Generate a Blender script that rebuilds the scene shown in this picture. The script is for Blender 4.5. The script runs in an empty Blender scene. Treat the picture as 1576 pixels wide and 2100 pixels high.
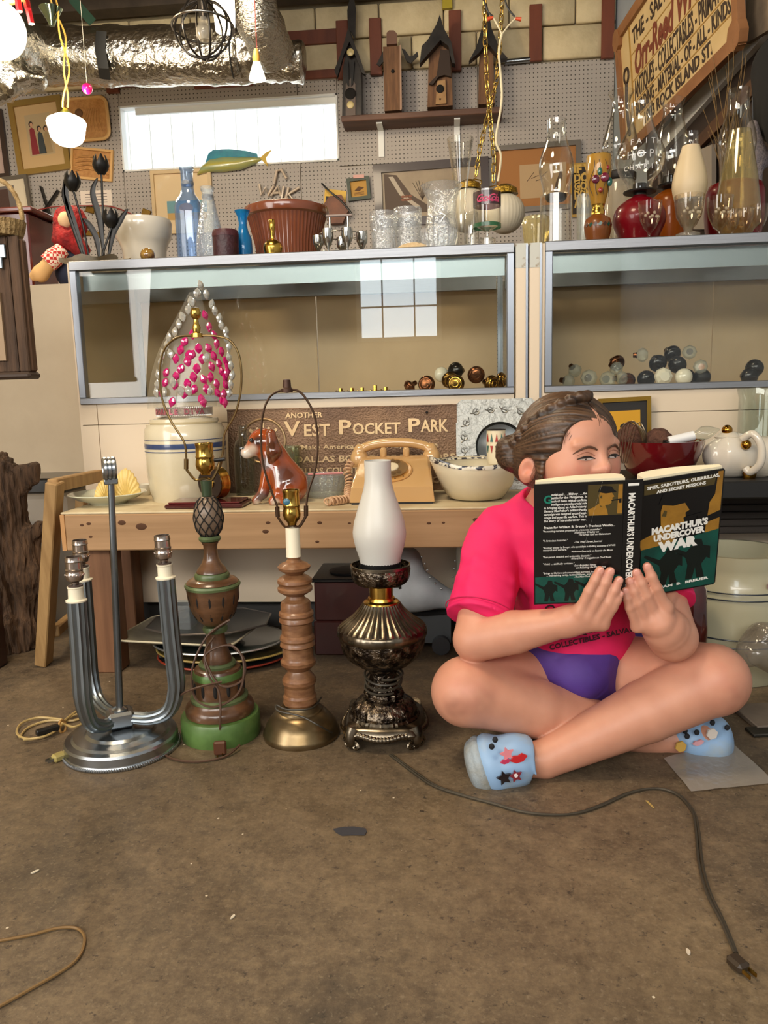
import bpy, math, random
import numpy as np
from mathutils import Vector, Matrix, noise
from math import sin, cos, pi, radians, atan2, sqrt, tan

random.seed(7)
SC = bpy.context.scene
COL = SC.collection
V = Vector

# ------------------------------------------------------------------ camera
FPX, CAMZ = 1580.0, 0.75
_psi, _tau, _rho = radians(5.0), radians(8.8), radians(1.5)
_f0 = V((-sin(_psi), cos(_psi), 0)); _r0 = V((cos(_psi), sin(_psi), 0)); _z = V((0, 0, 1))
CW = _f0 * cos(_tau) - _z * sin(_tau)
_up = _z * cos(_tau) + _f0 * sin(_tau)
CR = _r0 * cos(_rho) - _up * sin(_rho)
CU = _up * cos(_rho) + _r0 * sin(_rho)
CC = V((0, 0, CAMZ))
cam = bpy.data.cameras.new('camera')
cam.sensor_fit = 'HORIZONTAL'; cam.sensor_width = 36.0
cam.lens = 36.0 * FPX / 1576.0
cam.clip_start = 0.02
camo = bpy.data.objects.new('camera', cam); COL.objects.link(camo)
camo.matrix_world = Matrix(((CR.x, CU.x, -CW.x, CC.x), (CR.y, CU.y, -CW.y, CC.y), (CR.z, CU.z, -CW.z, CC.z), (0, 0, 0, 1)))
SC.camera = camo

# ------------------------------------------------------------------ world, sun, daylight openings, added fill, exposure
SC.view_settings.view_transform = 'Standard'
SC.view_settings.look = 'None'
SC.view_settings.gamma = 1.0
SC.view_settings.exposure = 0.45
SC.view_settings.use_curve_mapping = False
SC.cycles.transparent_max_bounces = 32
SC.cycles.max_bounces = 8
SC.cycles.caustics_reflective = False
SC.cycles.caustics_refractive = False
wd = bpy.data.worlds.new('sky'); SC.world = wd; wd.use_nodes = True
wd.node_tree.nodes['Background'].inputs[0].default_value = (0.80, 0.90, 1.0, 1)
wd.node_tree.nodes['Background'].inputs[1].default_value = 2.5

def light(name, kind, loc, energy, col=(1, 1, 1), **k):
    l = bpy.data.lights.new(name, kind); l.energy = energy; l.color = col
    rot = k.pop('aim', None)
    for a, b in k.items(): setattr(l, a, b)
    o = bpy.data.objects.new(name, l); COL.objects.link(o); o.location = loc
    if rot is not None:
        o.rotation_euler = (V(rot) - V(loc)).to_track_quat('-Z', 'Y').to_euler()
    return o

light('sun', 'SUN', (0, -5, 8), 9.0, (1, .96, .9), angle=.01, aim=(0.5, 0, 0))
# daylight of the open garage door behind the photographer and of the small window next to it
light('door_daylight', 'AREA', (-3.5, -1.0, 1.5), 120, (1.0, .955, .90), shape='RECTANGLE', size=3.0, size_y=2.4, aim=(0, 1.2, .7))
light('front_fill', 'AREA', (-.5, -3.6, 2.75), 130, (1.0, .95, .88), shape='RECTANGLE', size=4.6, size_y=.8, aim=(-.3, 2.5, .6))  # unseen high strip light added for frontal fill, kept clear of the case reflections
light('window_daylight', 'AREA', (-.52, -3.7, 1.76), 16, (.82, .93, 1.0), shape='RECTANGLE', size=.80, size_y=.86, aim=(-.52, 3, 1.76))
# warm shop lamps under the ceiling above the photographer
light('shop_lamp', 'AREA', (-.9, .9, 3.1), 34, (1, .80, .55), shape='DISK', size=.8, aim=(-.7, 1.6, 0))

# ------------------------------------------------------------------ picture <-> place helpers
def ray(px, py): return CW + CR * ((px - 788) / FPX) + CU * ((1050 - py) / FPX)
def A(px, py, Y):
    d = ray(px, py); return CC + d * (Y / d.y)
def FL(px, py, z=0.0):
    d = ray(px, py); return CC + d * ((z - CAMZ) / d.z)
def ps(p): return (V(p) - CC).dot(CW) / FPX

# ------------------------------------------------------------------ materials
def hx(h):
    h = h.lstrip('#'); c = [int(h[i:i + 2], 16) / 255 for i in (0, 2, 4)]
    return tuple(x / 12.92 if x <= .04045 else ((x + .055) / 1.055) ** 2.4 for x in c) + (1,)
MATS = {}
def mat(name, col, r=.5, m=0.0, col2=None, sc=8.0, lo=.35, hi=.65, bump=0.0, bsc=60.0, coat=0.0, emit=0.0, sss=0.0, stretch=None, spec=None, alpha=None, trans=0.0, ior=None, det=6):
    if name in MATS: return MATS[name]
    mt = bpy.data.materials.new(name); mt.use_nodes = True; MATS[name] = mt
    nt = mt.node_tree; N = nt.nodes; L = nt.links; b = N['Principled BSDF']
    I = b.inputs
    I['Base Color'].default_value = hx(col); I['Roughness'].default_value = r; I['Metallic'].default_value = m
    if coat: I['Coat Weight'].default_value = coat; I['Coat Roughness'].default_value = .06
    if spec is not None: I['Specular IOR Level'].default_value = spec
    if sss:
        I['Subsurface Weight'].default_value = sss; I['Subsurface Radius'].default_value = (.012, .005, .003); I['Subsurface Scale'].default_value = 1.0
    if emit: I['Emission Color'].default_value = hx(col); I['Emission Strength'].default_value = emit
    if trans: I['Transmission Weight'].default_value = trans
    if ior: I['IOR'].default_value = ior
    if alpha is not None: I['Alpha'].default_value = alpha
    if col2 or bump:
        tc = N.new('ShaderNodeTexCoord'); src = tc.outputs['Object']
        if stretch:
            mp = N.new('ShaderNodeMapping'); mp.inputs['Scale'].default_value = stretch; L.new(src, mp.inputs[0]); src = mp.outputs[0]
        if col2:
            n = N.new('ShaderNodeTexNoise'); n.inputs['Scale'].default_value = sc; n.inputs['Detail'].default_value = det; n.inputs['Roughness'].default_value = .6; L.new(src, n.inputs[0])
            cr_ = N.new('ShaderNodeValToRGB'); e = cr_.color_ramp.elements
            e[0].position = lo; e[0].color = hx(col); e[1].position = hi; e[1].color = hx(col2)
            L.new(n.outputs['Fac'], cr_.inputs[0]); L.new(cr_.outputs[0], I['Base Color'])
        if bump:
            n2 = N.new('ShaderNodeTexNoise'); n2.inputs['Scale'].default_value = bsc; n2.inputs['Detail'].default_value = 4; L.new(src, n2.inputs[0])
            bp = N.new('ShaderNodeBump'); bp.inputs['Strength'].default_value = bump; bp.inputs['Distance'].default_value = .01
            L.new(n2.outputs['Fac'], bp.inputs['Height']); L.new(bp.outputs[0], I['Normal'])
    return mt

def glassmat(name, tint='#f4f8f8', edge=.5, r=.02, body=0.0, bodycol='#ffffff', bump=0, bsc=80):
    """thin clear glass: lets through tinted light, reflects by Fresnel; 'body' adds a milky diffuse share"""
    if name in MATS: return MATS[name]
    mt = bpy.data.materials.new(name); mt.use_nodes = True; MATS[name] = mt
    nt = mt.node_tree; N = nt.nodes; L = nt.links; N.remove(N['Principled BSDF'])
    out = N['Material Output']
    t = N.new('ShaderNodeBsdfTransparent'); t.inputs[0].default_value = hx(tint)
    g = N.new('ShaderNodeBsdfGlossy'); g.inputs['Roughness'].default_value = r
    lw = N.new('ShaderNodeLayerWeight'); lw.inputs[0].default_value = .5
    pw = N.new('ShaderNodeMath'); pw.operation = 'POWER'; pw.inputs[1].default_value = 3.0; L.new(lw.outputs['Facing'], pw.inputs[0])
    fr = N.new('ShaderNodeMapRange'); fr.inputs[3].default_value = (edge / (2 + edge)) ** 2; fr.inputs[4].default_value = .85; L.new(pw.outputs[0], fr.inputs[0])
    mx = N.new('ShaderNodeMixShader'); L.new(fr.outputs[0], mx.inputs[0]); L.new(t.outputs[0], mx.inputs[1]); L.new(g.outputs[0], mx.inputs[2])
    last = mx
    if body:
        d = N.new('ShaderNodeBsdfPrincipled'); d.inputs['Base Color'].default_value = hx(bodycol); d.inputs['Roughness'].default_value = .35
        m2 = N.new('ShaderNodeMixShader'); m2.inputs[0].default_value = body; L.new(mx.outputs[0], m2.inputs[1]); L.new(d.outputs[0], m2.inputs[2]); last = m2
    if bump:
        tc = N.new('ShaderNodeTexCoord'); n2 = N.new('ShaderNodeTexNoise'); n2.inputs['Scale'].default_value = bsc; L.new(tc.outputs['Object'], n2.inputs[0])
        bp = N.new('ShaderNodeBump'); bp.inputs['Strength'].default_value = bump; bp.inputs['Distance'].default_value = .01
        L.new(n2.outputs['Fac'], bp.inputs['Height']); L.new(bp.outputs[0], g.inputs['Normal']); L.new(bp.outputs[0], lw.inputs['Normal'])
    L.new(last.outputs[0], out.inputs['Surface'])
    return mt

# ------------------------------------------------------------------ mesh helpers
def rotm(axis, deg): return Matrix.Rotation(radians(deg), 3, axis)
def crv(pts, n=6):
    P = [V(p) for p in pts]; out = []
    for i in range(len(P) - 1):
        a = P[max(i - 1, 0)]; b = P[i]; c = P[i + 1]; d = P[min(i + 2, len(P) - 1)]
        for k in range(n):
            t = k / n
            out.append(.5 * ((2 * b) + (c - a) * t + (2 * a - 5 * b + 4 * c - d) * t * t + (3 * b - a - 3 * c + d) * t ** 3))
    out.append(P[-1]); return out
def crv2(pr, n=4): return [(max(p.x, 0), p.y) for p in crv([(r, z, 0) for r, z in pr], n)]

class MB:
    def __init__(s): s.v = []; s.f = []
    def add(s, vs, fs):
        n = len(s.v); s.v += [V(x) for x in vs]; s.f += [[i + n for i in f] for f in fs]; return s
    def conv(s, vs, fs):
        c = sum((V(x) for x in vs), V()) / len(vs); o = []
        for f in fs:
            a, b, d = V(vs[f[0]]), V(vs[f[1]]), V(vs[f[2]])
            mid = sum((V(vs[i]) for i in f), V()) / len(f)
            o.append(f if (b - a).cross(d - a).dot(mid - c) >= 0 else f[::-1])
        return s.add(vs, o)
    def box(s, c, sz, M=None, bev=0.0):
        h = [x / 2 for x in sz]; bv = min(bev, min(h) * .9); c = V(c)
        if bv <= 0:
            vs = [V((x * h[0], y * h[1], z * h[2])) for x in (-1, 1) for y in (-1, 1) for z in (-1, 1)]
            fs = [[0, 1, 3, 2], [4, 5, 7, 6], [0, 1, 5, 4], [2, 3, 7, 6], [0, 2, 6, 4], [1, 3, 7, 5]]
        else:
            vs = []; ix = {}
            for x in (-1, 1):
                for y in (-1, 1):
                    for z in (-1, 1):
                        for a in range(3):
                            p = [x * h[0], y * h[1], z * h[2]]
                            for q in range(3):
                                if q != a: p[q] -= (x, y, z)[q] * bv
                            ix[(x, y, z, a)] = len(vs); vs.append(V(p))
            fs = []
            for a in range(3):
                for sg in (-1, 1):
                    f = []
                    for u, w in ((-1, -1), (1, -1), (1, 1), (-1, 1)):
                        k = [0, 0, 0]; k[a] = sg; k[(a + 1) % 3] = u; k[(a + 2) % 3] = w; f.append(ix[(k[0], k[1], k[2], a)])
                    fs.append(f)
                    b = (a + 1) % 3; e = (a + 2) % 3
                    for sb in (-1, 1):
                        f = []
                        for (ax, se) in ((a, -1), (a, 1), (b, 1), (b, -1)):
                            k = [0, 0, 0]; k[a] = sg; k[b] = sb; k[e] = se; f.append(ix[(k[0], k[1], k[2], ax)])
                        fs.append(f)
            for x in (-1, 1):
                for y in (-1, 1):
                    for z in (-1, 1): fs.append([ix[(x, y, z, a)] for a in range(3)])
        n0 = len(vs)
        s.conv(vs, fs); k = len(s.v) - n0
        for i in range(k, len(s.v)): s.v[i] = (M @ s.v[i] if M else s.v[i]) + c
        return s
    def bx(s, x0, x1, y0, y1, z0, z1, bev=0.0): return s.box(((x0 + x1) / 2, (y0 + y1) / 2, (z0 + z1) / 2), (abs(x1 - x0), abs(y1 - y0), abs(z1 - z0)), None, bev)
    def lathe(s, prof, c=(0, 0, 0), seg=32, M=None, fn=None, arc=None):
        c = V(c); rings = []; n0 = len(s.v); vs = []; fs = []
        ns = seg if arc is None else seg + 1
        for r, z in prof:
            if r < 1e-5: rings.append([len(vs)]); vs.append(V((0, 0, z))); continue
            rg = []
            for k in range(ns):
                t = 2 * pi * k / seg if arc is None else arc[0] + (arc[1] - arc[0]) * k / seg
                rr = fn(r, z, t) if fn else r
                rg.append(len(vs)); vs.append(V((rr * cos(t), rr * sin(t), z)))
            rings.append(rg)
        for a, b in zip(rings, rings[1:]):
            for k in range(seg):
                k2 = (k + 1) % ns
                if len(a) == 1 and len(b) == 1: continue
                if len(a) == 1: fs.append([a[0], b[k2], b[k]])
                elif len(b) == 1: fs.append([a[k], a[k2], b[0]])
                else: fs.append([a[k], a[k2], b[k2], b[k]])
        vs = [(M @ q if M else q) + c for q in vs]
        return s.add(vs, fs)
    def tube(s, pts, r, seg=8, closed=False, caps=True, flat=None, fn=None):
        P = [V(p) for p in pts]; n = len(P); T = []
        for i in range(n):
            a = P[(i - 1) % n] if (closed or i > 0) else P[i]; b = P[(i + 1) % n] if (closed or i < n - 1) else P[i]
            t = (b - a); T.append(t.normalized() if t.length > 1e-9 else V((0, 0, 1)))
        u = T[0].orthogonal().normalized(); vs = []; fs = []
        if flat is not None: u = (V(flat) - T[0] * V(flat).dot(T[0])).normalized()
        for i in range(n):
            if i:
                u = (u - T[i] * u.dot(T[i]))
                u = u.normalized() if u.length > 1e-6 else T[i].orthogonal().normalized()
                if flat is not None:
                    w_ = V(flat) - T[i] * V(flat).dot(T[i])
                    if w_.length > .05: u = w_.normalized()
            w = T[i].cross(u); rr = r[i] if isinstance(r, (list, tuple)) else r
            ra, rb = rr if isinstance(rr, (list, tuple)) else (rr, rr)
            for k in range(seg):
                t = 2 * pi * k / seg; q = fn(t) if fn else 1
                vs.append(P[i] + u * (cos(t) * ra * q) + w * (sin(t) * rb * q))
        for i in range(n if closed else n - 1):
            j = (i + 1) % n
            for k in range(seg):
                k2 = (k + 1) % seg; fs.append([i * seg + k, i * seg + k2, j * seg + k2, j * seg + k])
        if caps and not closed: fs.append(list(range(seg))[::-1]); fs.append([(n - 1) * seg + k for k in range(seg)])
        return s.add(vs, fs)
    def cyl(s, a, b, ra, rb=None, seg=16): return s.tube([a, b], [ra, ra if rb is None else rb], seg)
    def sph(s, c, r, seg=16, rings=10, M=None):
        r = r if isinstance(r, (list, tuple)) else (r, r, r)
        n = len(s.v)
        s.lathe([(sin(pi * i / rings), -cos(pi * i / rings)) for i in range(rings + 1)], (0, 0, 0), seg)
        for i in range(n, len(s.v)):
            q = V((s.v[i].x * r[0], s.v[i].y * r[1], s.v[i].z * r[2])); s.v[i] = (M @ q if M else q) + V(c)
        return s
    def torus(s, c, R, r, M=None, seg=28, sg2=10, arc=2 * pi):
        full = arc > 6.28; n = seg if full else seg + 1
        pts = [(M @ V((R * cos(arc * k / seg), R * sin(arc * k / seg), 0)) if M else V((R * cos(arc * k / seg), R * sin(arc * k / seg), 0))) + V(c) for k in range(n)]
        return s.tube(pts, r, sg2, closed=full)
    def prism(s, poly, th, M=None, z0=0.0):
        """polygon (x, y) in a local frame, extruded along its +z by th"""
        M = M or Matrix.Identity(4); n = len(poly)
        ar = sum(poly[i][0] * poly[(i + 1) % n][1] - poly[(i + 1) % n][0] * poly[i][1] for i in range(n))
        if ar < 0: poly = poly[::-1]
        vs = [M @ V((x, y, z0)) for x, y in poly] + [M @ V((x, y, z0 + th)) for x, y in poly]
        fs = [list(range(n))[::-1], [n + i for i in range(n)]] + [[i, (i + 1) % n, n + (i + 1) % n, n + i] for i in range(n)]
        return s.add(vs, fs)
    def text(s, t, size, M, ext=.0005, off=0.0, shear=0.0, align='LEFT', width=None, ysc=1.0, sp=1.0):
        cu = bpy.data.curves.new('t', 'FONT'); cu.body = t; cu.size = size; cu.extrude = ext; cu.offset = off; cu.shear = shear
        cu.align_x = align; cu.resolution_u = 2; cu.space_character = sp
        ob = bpy.data.objects.new('t', cu); COL.objects.link(ob)
        me = bpy.data.meshes.new_from_object(ob)
        vs = [q.co.copy() for q in me.vertices]; fs = [list(p.vertices) for p in me.polygons]
        bpy.data.objects.remove(ob); bpy.data.curves.remove(cu); bpy.data.meshes.remove(me)
        if vs:
            k = 1.0
            if width:
                xs = [q.x for q in vs]; k = width / max(1e-6, max(xs) - min(xs))
            s.add([M @ V((q.x * k, q.y * ysc, q.z)) for q in vs], fs)
        return s
    def xf(s, M, n0=0):
        for i in range(n0, len(s.v)): s.v[i] = M @ s.v[i]
        return s
    def o(s, name, m, parent=None, ang=40, label=None):
        return mesh_obj(name, s.v, s.f, m, parent, ang, label)

WL = {}
def wloc(o): return WL.get(o.name, V())
def mesh_obj(name, vs, fs, m, parent=None, ang=40, label=None):
    me = bpy.data.meshes.new(name)
    arr = np.array([tuple(q) for q in vs], dtype=np.float64) if not isinstance(vs, np.ndarray) else vs
    lo, hi = arr.min(0), arr.max(0)
    org = V(((lo[0] + hi[0]) / 2, (lo[1] + hi[1]) / 2, lo[2]))
    me.from_pydata((arr - np.array(org)).tolist(), [], fs if isinstance(fs, list) else fs.tolist())
    me.update()
    if ang:
        me.shade_smooth()
        if ang < 180: me.set_sharp_from_angle(angle=radians(ang))
    if m: me.materials.append(m)
    o = bpy.data.objects.new(name, me); COL.objects.link(o)
    WL[o.name] = org
    if parent: o.parent = parent; o.location = org - wloc(parent)
    else: o.location = org
    if label: o['label'] = label
    return o
def tag(o, label, cat, group=None):
    o['label'] = label; o['category'] = cat
    if group: o['group'] = group
    return o
def T(name, label, cat, loc, group=None):
    o = bpy.data.objects.new(name, None); COL.objects.link(o); o.empty_display_size = .05
    o.location = loc; WL[o.name] = V(loc); return tag(o, label, cat, group)
def st(o): o['kind'] = 'structure'; return o
def dup(o, loc, parent=None, label=None, rot=None, scale=None):
    c = o.copy(); COL.objects.link(c); c.location = loc; WL[c.name] = V(loc)
    if parent: c.parent = parent
    if label: c['label'] = label
    if rot is not None: c.rotation_euler = rot
    if scale is not None: c.scale = scale
    for ch in list(o.children):
        d = ch.copy(); COL.objects.link(d); d.parent = c
        for g in list(ch.children):
            e = g.copy(); COL.objects.link(e); e.parent = d
    return c
def FR(p, yaw=0.0, pitch=0.0, roll=0.0):
    """frame facing the camera: local x = right, y = up, z = towards the viewer"""
    return Matrix.Translation(V(p)) @ Matrix.Rotation(radians(yaw), 4, 'Z') @ Matrix.Rotation(radians(90 + pitch), 4, 'X') @ Matrix.Rotation(radians(roll), 4, 'Z')
def quadM(tl, tr, bl):
    """frame on a board: origin bottom left, x along the bottom, y up the side, z out of its face (unit lengths)"""
    x = (V(tr) - V(tl)); w = x.length; x.normalize(); y = V(tl) - V(bl); h = y.length; y = (y - x * y.dot(x)).normalized(); z = x.cross(y)
    return Matrix(((x.x, y.x, z.x, bl[0]), (x.y, y.y, z.y, bl[1]), (x.z, y.z, z.z, bl[2]), (0, 0, 0, 1))), w, h
def LPX(x, yb, Y, prof):
    b = A(x, yb, Y); o = []
    for r, y in prof:
        p = A(x, y, Y); o.append((r * ps(p), p.z))
    return V((b.x, b.y, 0)), o
def LT(name, m, parent, x, yb, Y, prof, seg=32, fn=None, ang=40, sm=0, label=None):
    c, p = LPX(x, yb, Y, prof)
    if sm: p = crv2(p, sm)
    return MB().lathe(p, c, seg, None, fn).o(name, m, parent, ang, label)
def PX(pts): return [A(*p) for p in pts]

# ------------------------------------------------------------------ rounded bodies: blended distance field + surface nets
def sdf_mesh(prims, vox):
    """prims: (kind, data, k[, planes]); kind 'c' round cone (a, b, ra, rb), 'e' ellipsoid (c, (rx,ry,rz), M3), sign '-' subtracts"""
    lo = np.full(3, 1e9); hi = np.full(3, -1e9); items = []
    for pr in prims:
        kd, dt, k = pr[:3]; pl = pr[3] if len(pr) > 3 else None
        if kd[-1] == 'c':
            a, b, ra, rb = np.array(dt[0], float), np.array(dt[1], float), dt[2], dt[3]
            l = np.minimum(a - ra, b - rb); h = np.maximum(a + ra, b + rb)
        else:
            c = np.array(dt[0], float); R = max(dt[1]); l = c - R; h = c + R
        items.append((kd, dt, k, pl, l, h))
        if kd[0] != '-': lo = np.minimum(lo, l); hi = np.maximum(hi, h)
    lo -= vox * 4; hi += vox * 4
    dim = np.ceil((hi - lo) / vox).astype(int) + 1
    Fd = np.full(dim, 1.0, np.float32)
    ax = [lo[i] + vox * np.arange(dim[i]) for i in range(3)]
    for kd, dt, k, pl, l, h in items:
        pad = k + vox * 4
        i0 = np.clip(np.floor((l - pad - lo) / vox).astype(int), 0, dim - 1); i1 = np.clip(np.ceil((h + pad - lo) / vox).astype(int) + 1, 1, dim)
        sl = tuple(slice(a_, b_) for a_, b_ in zip(i0, i1))
        X = ax[0][sl[0]][:, None, None]; Y = ax[1][sl[1]][None, :, None]; Z = ax[2][sl[2]][None, None, :]
        if kd[-1] == 'c':
            a, b, ra, rb = np.array(dt[0], float), np.array(dt[1], float), dt[2], dt[3]
            d = b - a; dd = max(d @ d, 1e-12)
            t = np.clip(((X - a[0]) * d[0] + (Y - a[1]) * d[1] + (Z - a[2]) * d[2]) / dd, 0, 1)
            D = np.sqrt((X - a[0] - t * d[0]) ** 2 + (Y - a[1] - t * d[1]) ** 2 + (Z - a[2] - t * d[2]) ** 2) - (ra + (rb - ra) * t)
        else:
            c, r = dt[0], dt[1]; M = np.array(dt[2]) if len(dt) > 2 and dt[2] is not None else np.eye(3)
            q = [(X - c[0]) * M[0][j] + (Y - c[1]) * M[1][j] + (Z - c[2]) * M[2][j] for j in range(3)]
            k0 = np.sqrt((q[0] / r[0]) ** 2 + (q[1] / r[1]) ** 2 + (q[2] / r[2]) ** 2)
            k1 = np.sqrt((q[0] / r[0] ** 2) ** 2 + (q[1] / r[1] ** 2) ** 2 + (q[2] / r[2] ** 2) ** 2)
            D = k0 * (k0 - 1) / np.maximum(k1, 1e-6)
        if pl:
            for p_, n_ in pl: D = np.maximum(D, (X - p_[0]) * n_[0] + (Y - p_[1]) * n_[1] + (Z - p_[2]) * n_[2])
        S_ = Fd[sl]
        if kd[0] == '-':
            hh = np.maximum(k - np.abs(S_ + D), 0) / max(k, 1e-6); Fd[sl] = np.maximum(S_, -D) + hh * hh * k * .25
        else:
            hh = np.maximum(k - np.abs(S_ - D), 0) / max(k, 1e-6); Fd[sl] = np.minimum(S_, D) - hh * hh * k * .25
    s = Fd < 0
    c8 = [(i, j, k) for i in (0, 1) for j in (0, 1) for k in (0, 1)]
    sh = dim - 1
    cnt = np.zeros(sh, np.int8)
    for i, j, k in c8: cnt += s[i:i + sh[0], j:j + sh[1], k:k + sh[2]]
    act = np.argwhere((cnt > 0) & (cnt < 8))
    val = np.stack([Fd[act[:, 0] + i, act[:, 1] + j, act[:, 2] + k] for i, j, k in c8], 1)
    ps_ = np.zeros((len(act), 3)); n_ = np.zeros(len(act))
    for p in range(8):
        for q in range(p + 1, 8):
            if sum(abs(c8[p][m_] - c8[q][m_]) for m_ in range(3)) != 1: continue
            va, vb = val[:, p], val[:, q]; cr_ = (va < 0) != (vb < 0)
            t = np.where(cr_, va / np.where(cr_, va - vb, 1), 0)
            pa, pb = np.array(c8[p], float), np.array(c8[q], float)
            ps_ += np.where(cr_[:, None], pa + t[:, None] * (pb - pa), 0); n_ += cr_
    verts = lo + vox * (act + ps_ / n_[:, None])
    idx = np.full(sh, -1, np.int32); idx[act[:, 0], act[:, 1], act[:, 2]] = np.arange(len(act))
    faces = []
    for a in range(3):
        b, c = (a + 1) % 3, (a + 2) % 3
        s0 = [slice(None)] * 3; s1 = [slice(None)] * 3; s0[a] = slice(0, dim[a] - 1); s1[a] = slice(1, dim[a])
        A_, B_ = s[tuple(s0)], s[tuple(s1)]
        for flip, msk in ((False, A_ & ~B_), (True, ~A_ & B_)):
            e = np.argwhere(msk); e = e[(e[:, b] > 0) & (e[:, c] > 0)]
            e = e[(e[:, b] < sh[b]) & (e[:, c] < sh[c])]
            if not len(e): continue
            q = []
            for db, dc in ((-1, -1), (0, -1), (0, 0), (-1, 0)):
                g = e.copy(); g[:, b] += db; g[:, c] += dc; q.append(idx[g[:, 0], g[:, 1], g[:, 2]])
            q = np.stack(q, 1); faces.append(q[:, ::-1] if flip else q)
    return verts, np.concatenate(faces)
def blob(name, prims, vox, m, parent=None, label=None, disp=None):
    v, f = sdf_mesh(prims, vox)
    if disp is not None: v = disp(v)
    return mesh_obj(name, v, f, m, parent, 180, label)
# ================================================================== the room
YW = 5.2                       # back wall
def xr(Y): return 1.04 + (YW - Y) * .085      # right wall runs slightly outwards
def AW(px, py, off=0.0):
    d = ray(px, py); t = (1.04 + YW * .085 - off) / (d.x + .085 * d.y); return CC + d * t

def floor_mat():
    mt = mat('stained_concrete', '#6a5847', r=.55); nt = mt.node_tree; N = nt.nodes; L = nt.links; b = N['Principled BSDF']
    tc = N.new('ShaderNodeTexCoord')
    def nz(sc, det=8, ro=.62, mp=None):
        n = N.new('ShaderNodeTexNoise'); n.inputs['Scale'].default_value = sc; n.inputs['Detail'].default_value = det; n.inputs['Roughness'].default_value = ro
        L.new(tc.outputs['Object'], n.inputs[0]); return n.outputs['Fac']
    def ramp(s, *st_):
        r = N.new('ShaderNodeValToRGB'); e = r.color_ramp.elements
        while len(e) < len(st_): e.new(.5)
        for q, (p, c) in zip(e, st_): q.position = p; q.color = hx(c) if isinstance(c, str) else (c, c, c, 1)
        L.new(s, r.inputs[0]); return r.outputs[0]
    def mix(f, a, bb, mode='MIX'):
        m = N.new('ShaderNodeMix'); m.data_type = 'RGBA'; m.blend_type = mode
        if isinstance(f, float): m.inputs[0].default_value = f
        else: L.new(f, m.inputs[0])
        for s, q in ((6, a), (7, bb)):
            if isinstance(q, str): m.inputs[s].default_value = hx(q)
            else: L.new(q, m.inputs[s])
        return m.outputs[2]
    base = ramp(nz(1.3, 5), (.34, '#5a4a36'), (.5, '#705c42'), (.66, '#86704c'))
    mid = ramp(nz(9, 9, .7), (.38, '#43382d'), (.52, '#73634f'), (.7, '#8c7a60'))
    c = mix(.5, base, mid)
    fine = ramp(nz(55, 10, .8), (.36, '#2f2720'), (.5, '#6f604d'), (.64, '#9a876a')); c = mix(.38, c, fine)
    bl = ramp(nz(2.3, 12, .78), (.50, 0.0), (.66, .85))                 # dark oil patches
    c = mix(bl, c, '#362f28')
    c = mix(ramp(nz(.8, 6, .6), (.46, 0.0), (.60, .5)), c, '#3a3026')
    sp = ramp(nz(60, 6, .75), (.58, 0.0), (.66, .9))                      # pits
    c = mix(sp, c, '#2e2721')
    sp3 = ramp(nz(140, 3, .6), (.30, .55), (.42, 0.0)); c = mix(sp3, c, '#8c7e69')
    vo = N.new('ShaderNodeTexVoronoi'); vo.inputs['Scale'].default_value = 16; L.new(tc.outputs['Object'], vo.inputs[0])
    gr = N.new('ShaderNodeMath'); gr.operation = 'LESS_THAN'; gr.inputs[1].default_value = .035; L.new(vo.outputs['Distance'], gr.inputs[0])
    c = mix(gr.outputs[0], c, '#d8ccb4')                                   # paint specks
    L.new(c, b.inputs['Base Color'])
    rr = N.new('ShaderNodeMapRange'); rr.inputs[3].default_value = .34; rr.inputs[4].default_value = .75; L.new(nz(5, 6), rr.inputs[0]); L.new(rr.outputs[0], b.inputs['Roughness'])
    bp = N.new('ShaderNodeBump'); bp.inputs['Strength'].default_value = .35; bp.inputs['Distance'].default_value = .004
    L.new(nz(45, 8, .7), bp.inputs['Height']); L.new(bp.outputs[0], b.inputs['Normal'])
    return mt
fl_o = st(MB().bx(-3.6, 1.9, -3.8, 5.2, -.1, 0).o('floor', floor_mat(), ang=0))

def peg_mat():
    mt = mat('pegboard', '#a9a098', r=.6); nt = mt.node_tree; N = nt.nodes; L = nt.links
    g = N.new('ShaderNodeNewGeometry'); sp = N.new('ShaderNodeVectorMath'); sp.operation = 'SCALE'; sp.inputs['Scale'].default_value = 1 / .0254; L.new(g.outputs['Position'], sp.inputs[0])
    fr = N.new('ShaderNodeVectorMath'); fr.operation = 'FRACTION'; L.new(sp.outputs[0], fr.inputs[0])
    sb = N.new('ShaderNodeVectorMath'); sb.operation = 'SUBTRACT'; sb.inputs[1].default_value = (.5, .5, .5); L.new(fr.outputs[0], sb.inputs[0])
    ml = N.new('ShaderNodeVectorMath'); ml.operation = 'MULTIPLY'; ml.inputs[1].default_value = (1, 0, 1); L.new(sb.outputs[0], ml.inputs[0])
    ln = N.new('ShaderNodeVectorMath'); ln.operation = 'LENGTH'; L.new(ml.outputs[0], ln.inputs[0])
    lt = N.new('ShaderNodeMath'); lt.operation = 'LESS_THAN'; lt.inputs[1].default_value = .15; L.new(ln.outputs['Value'], lt.inputs[0])
    m = N.new('ShaderNodeMix'); m.data_type = 'RGBA'; L.new(lt.outputs[0], m.inputs[0]); m.inputs[6].default_value = hx('#a9a098'); m.inputs[7].default_value = hx('#3d3833')
    L.new(m.outputs[2], N['Principled BSDF'].inputs['Base Color']); return mt
M_peg = peg_mat()
M_block = mat('painted_block', '#d9c8a2', r=.75, col2='#c0ad86', sc=5, bump=.5, bsc=25)
M_mortar = mat('mortar', '#8d8069', r=.9, bump=.4)
M_red = mat('redwood_strip', '#7c3f25', r=.6, col2='#5d2c19', sc=6, stretch=(1, 1, .15))
M_white = mat('white_paint', '#e6e6e2', r=.45)
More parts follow.
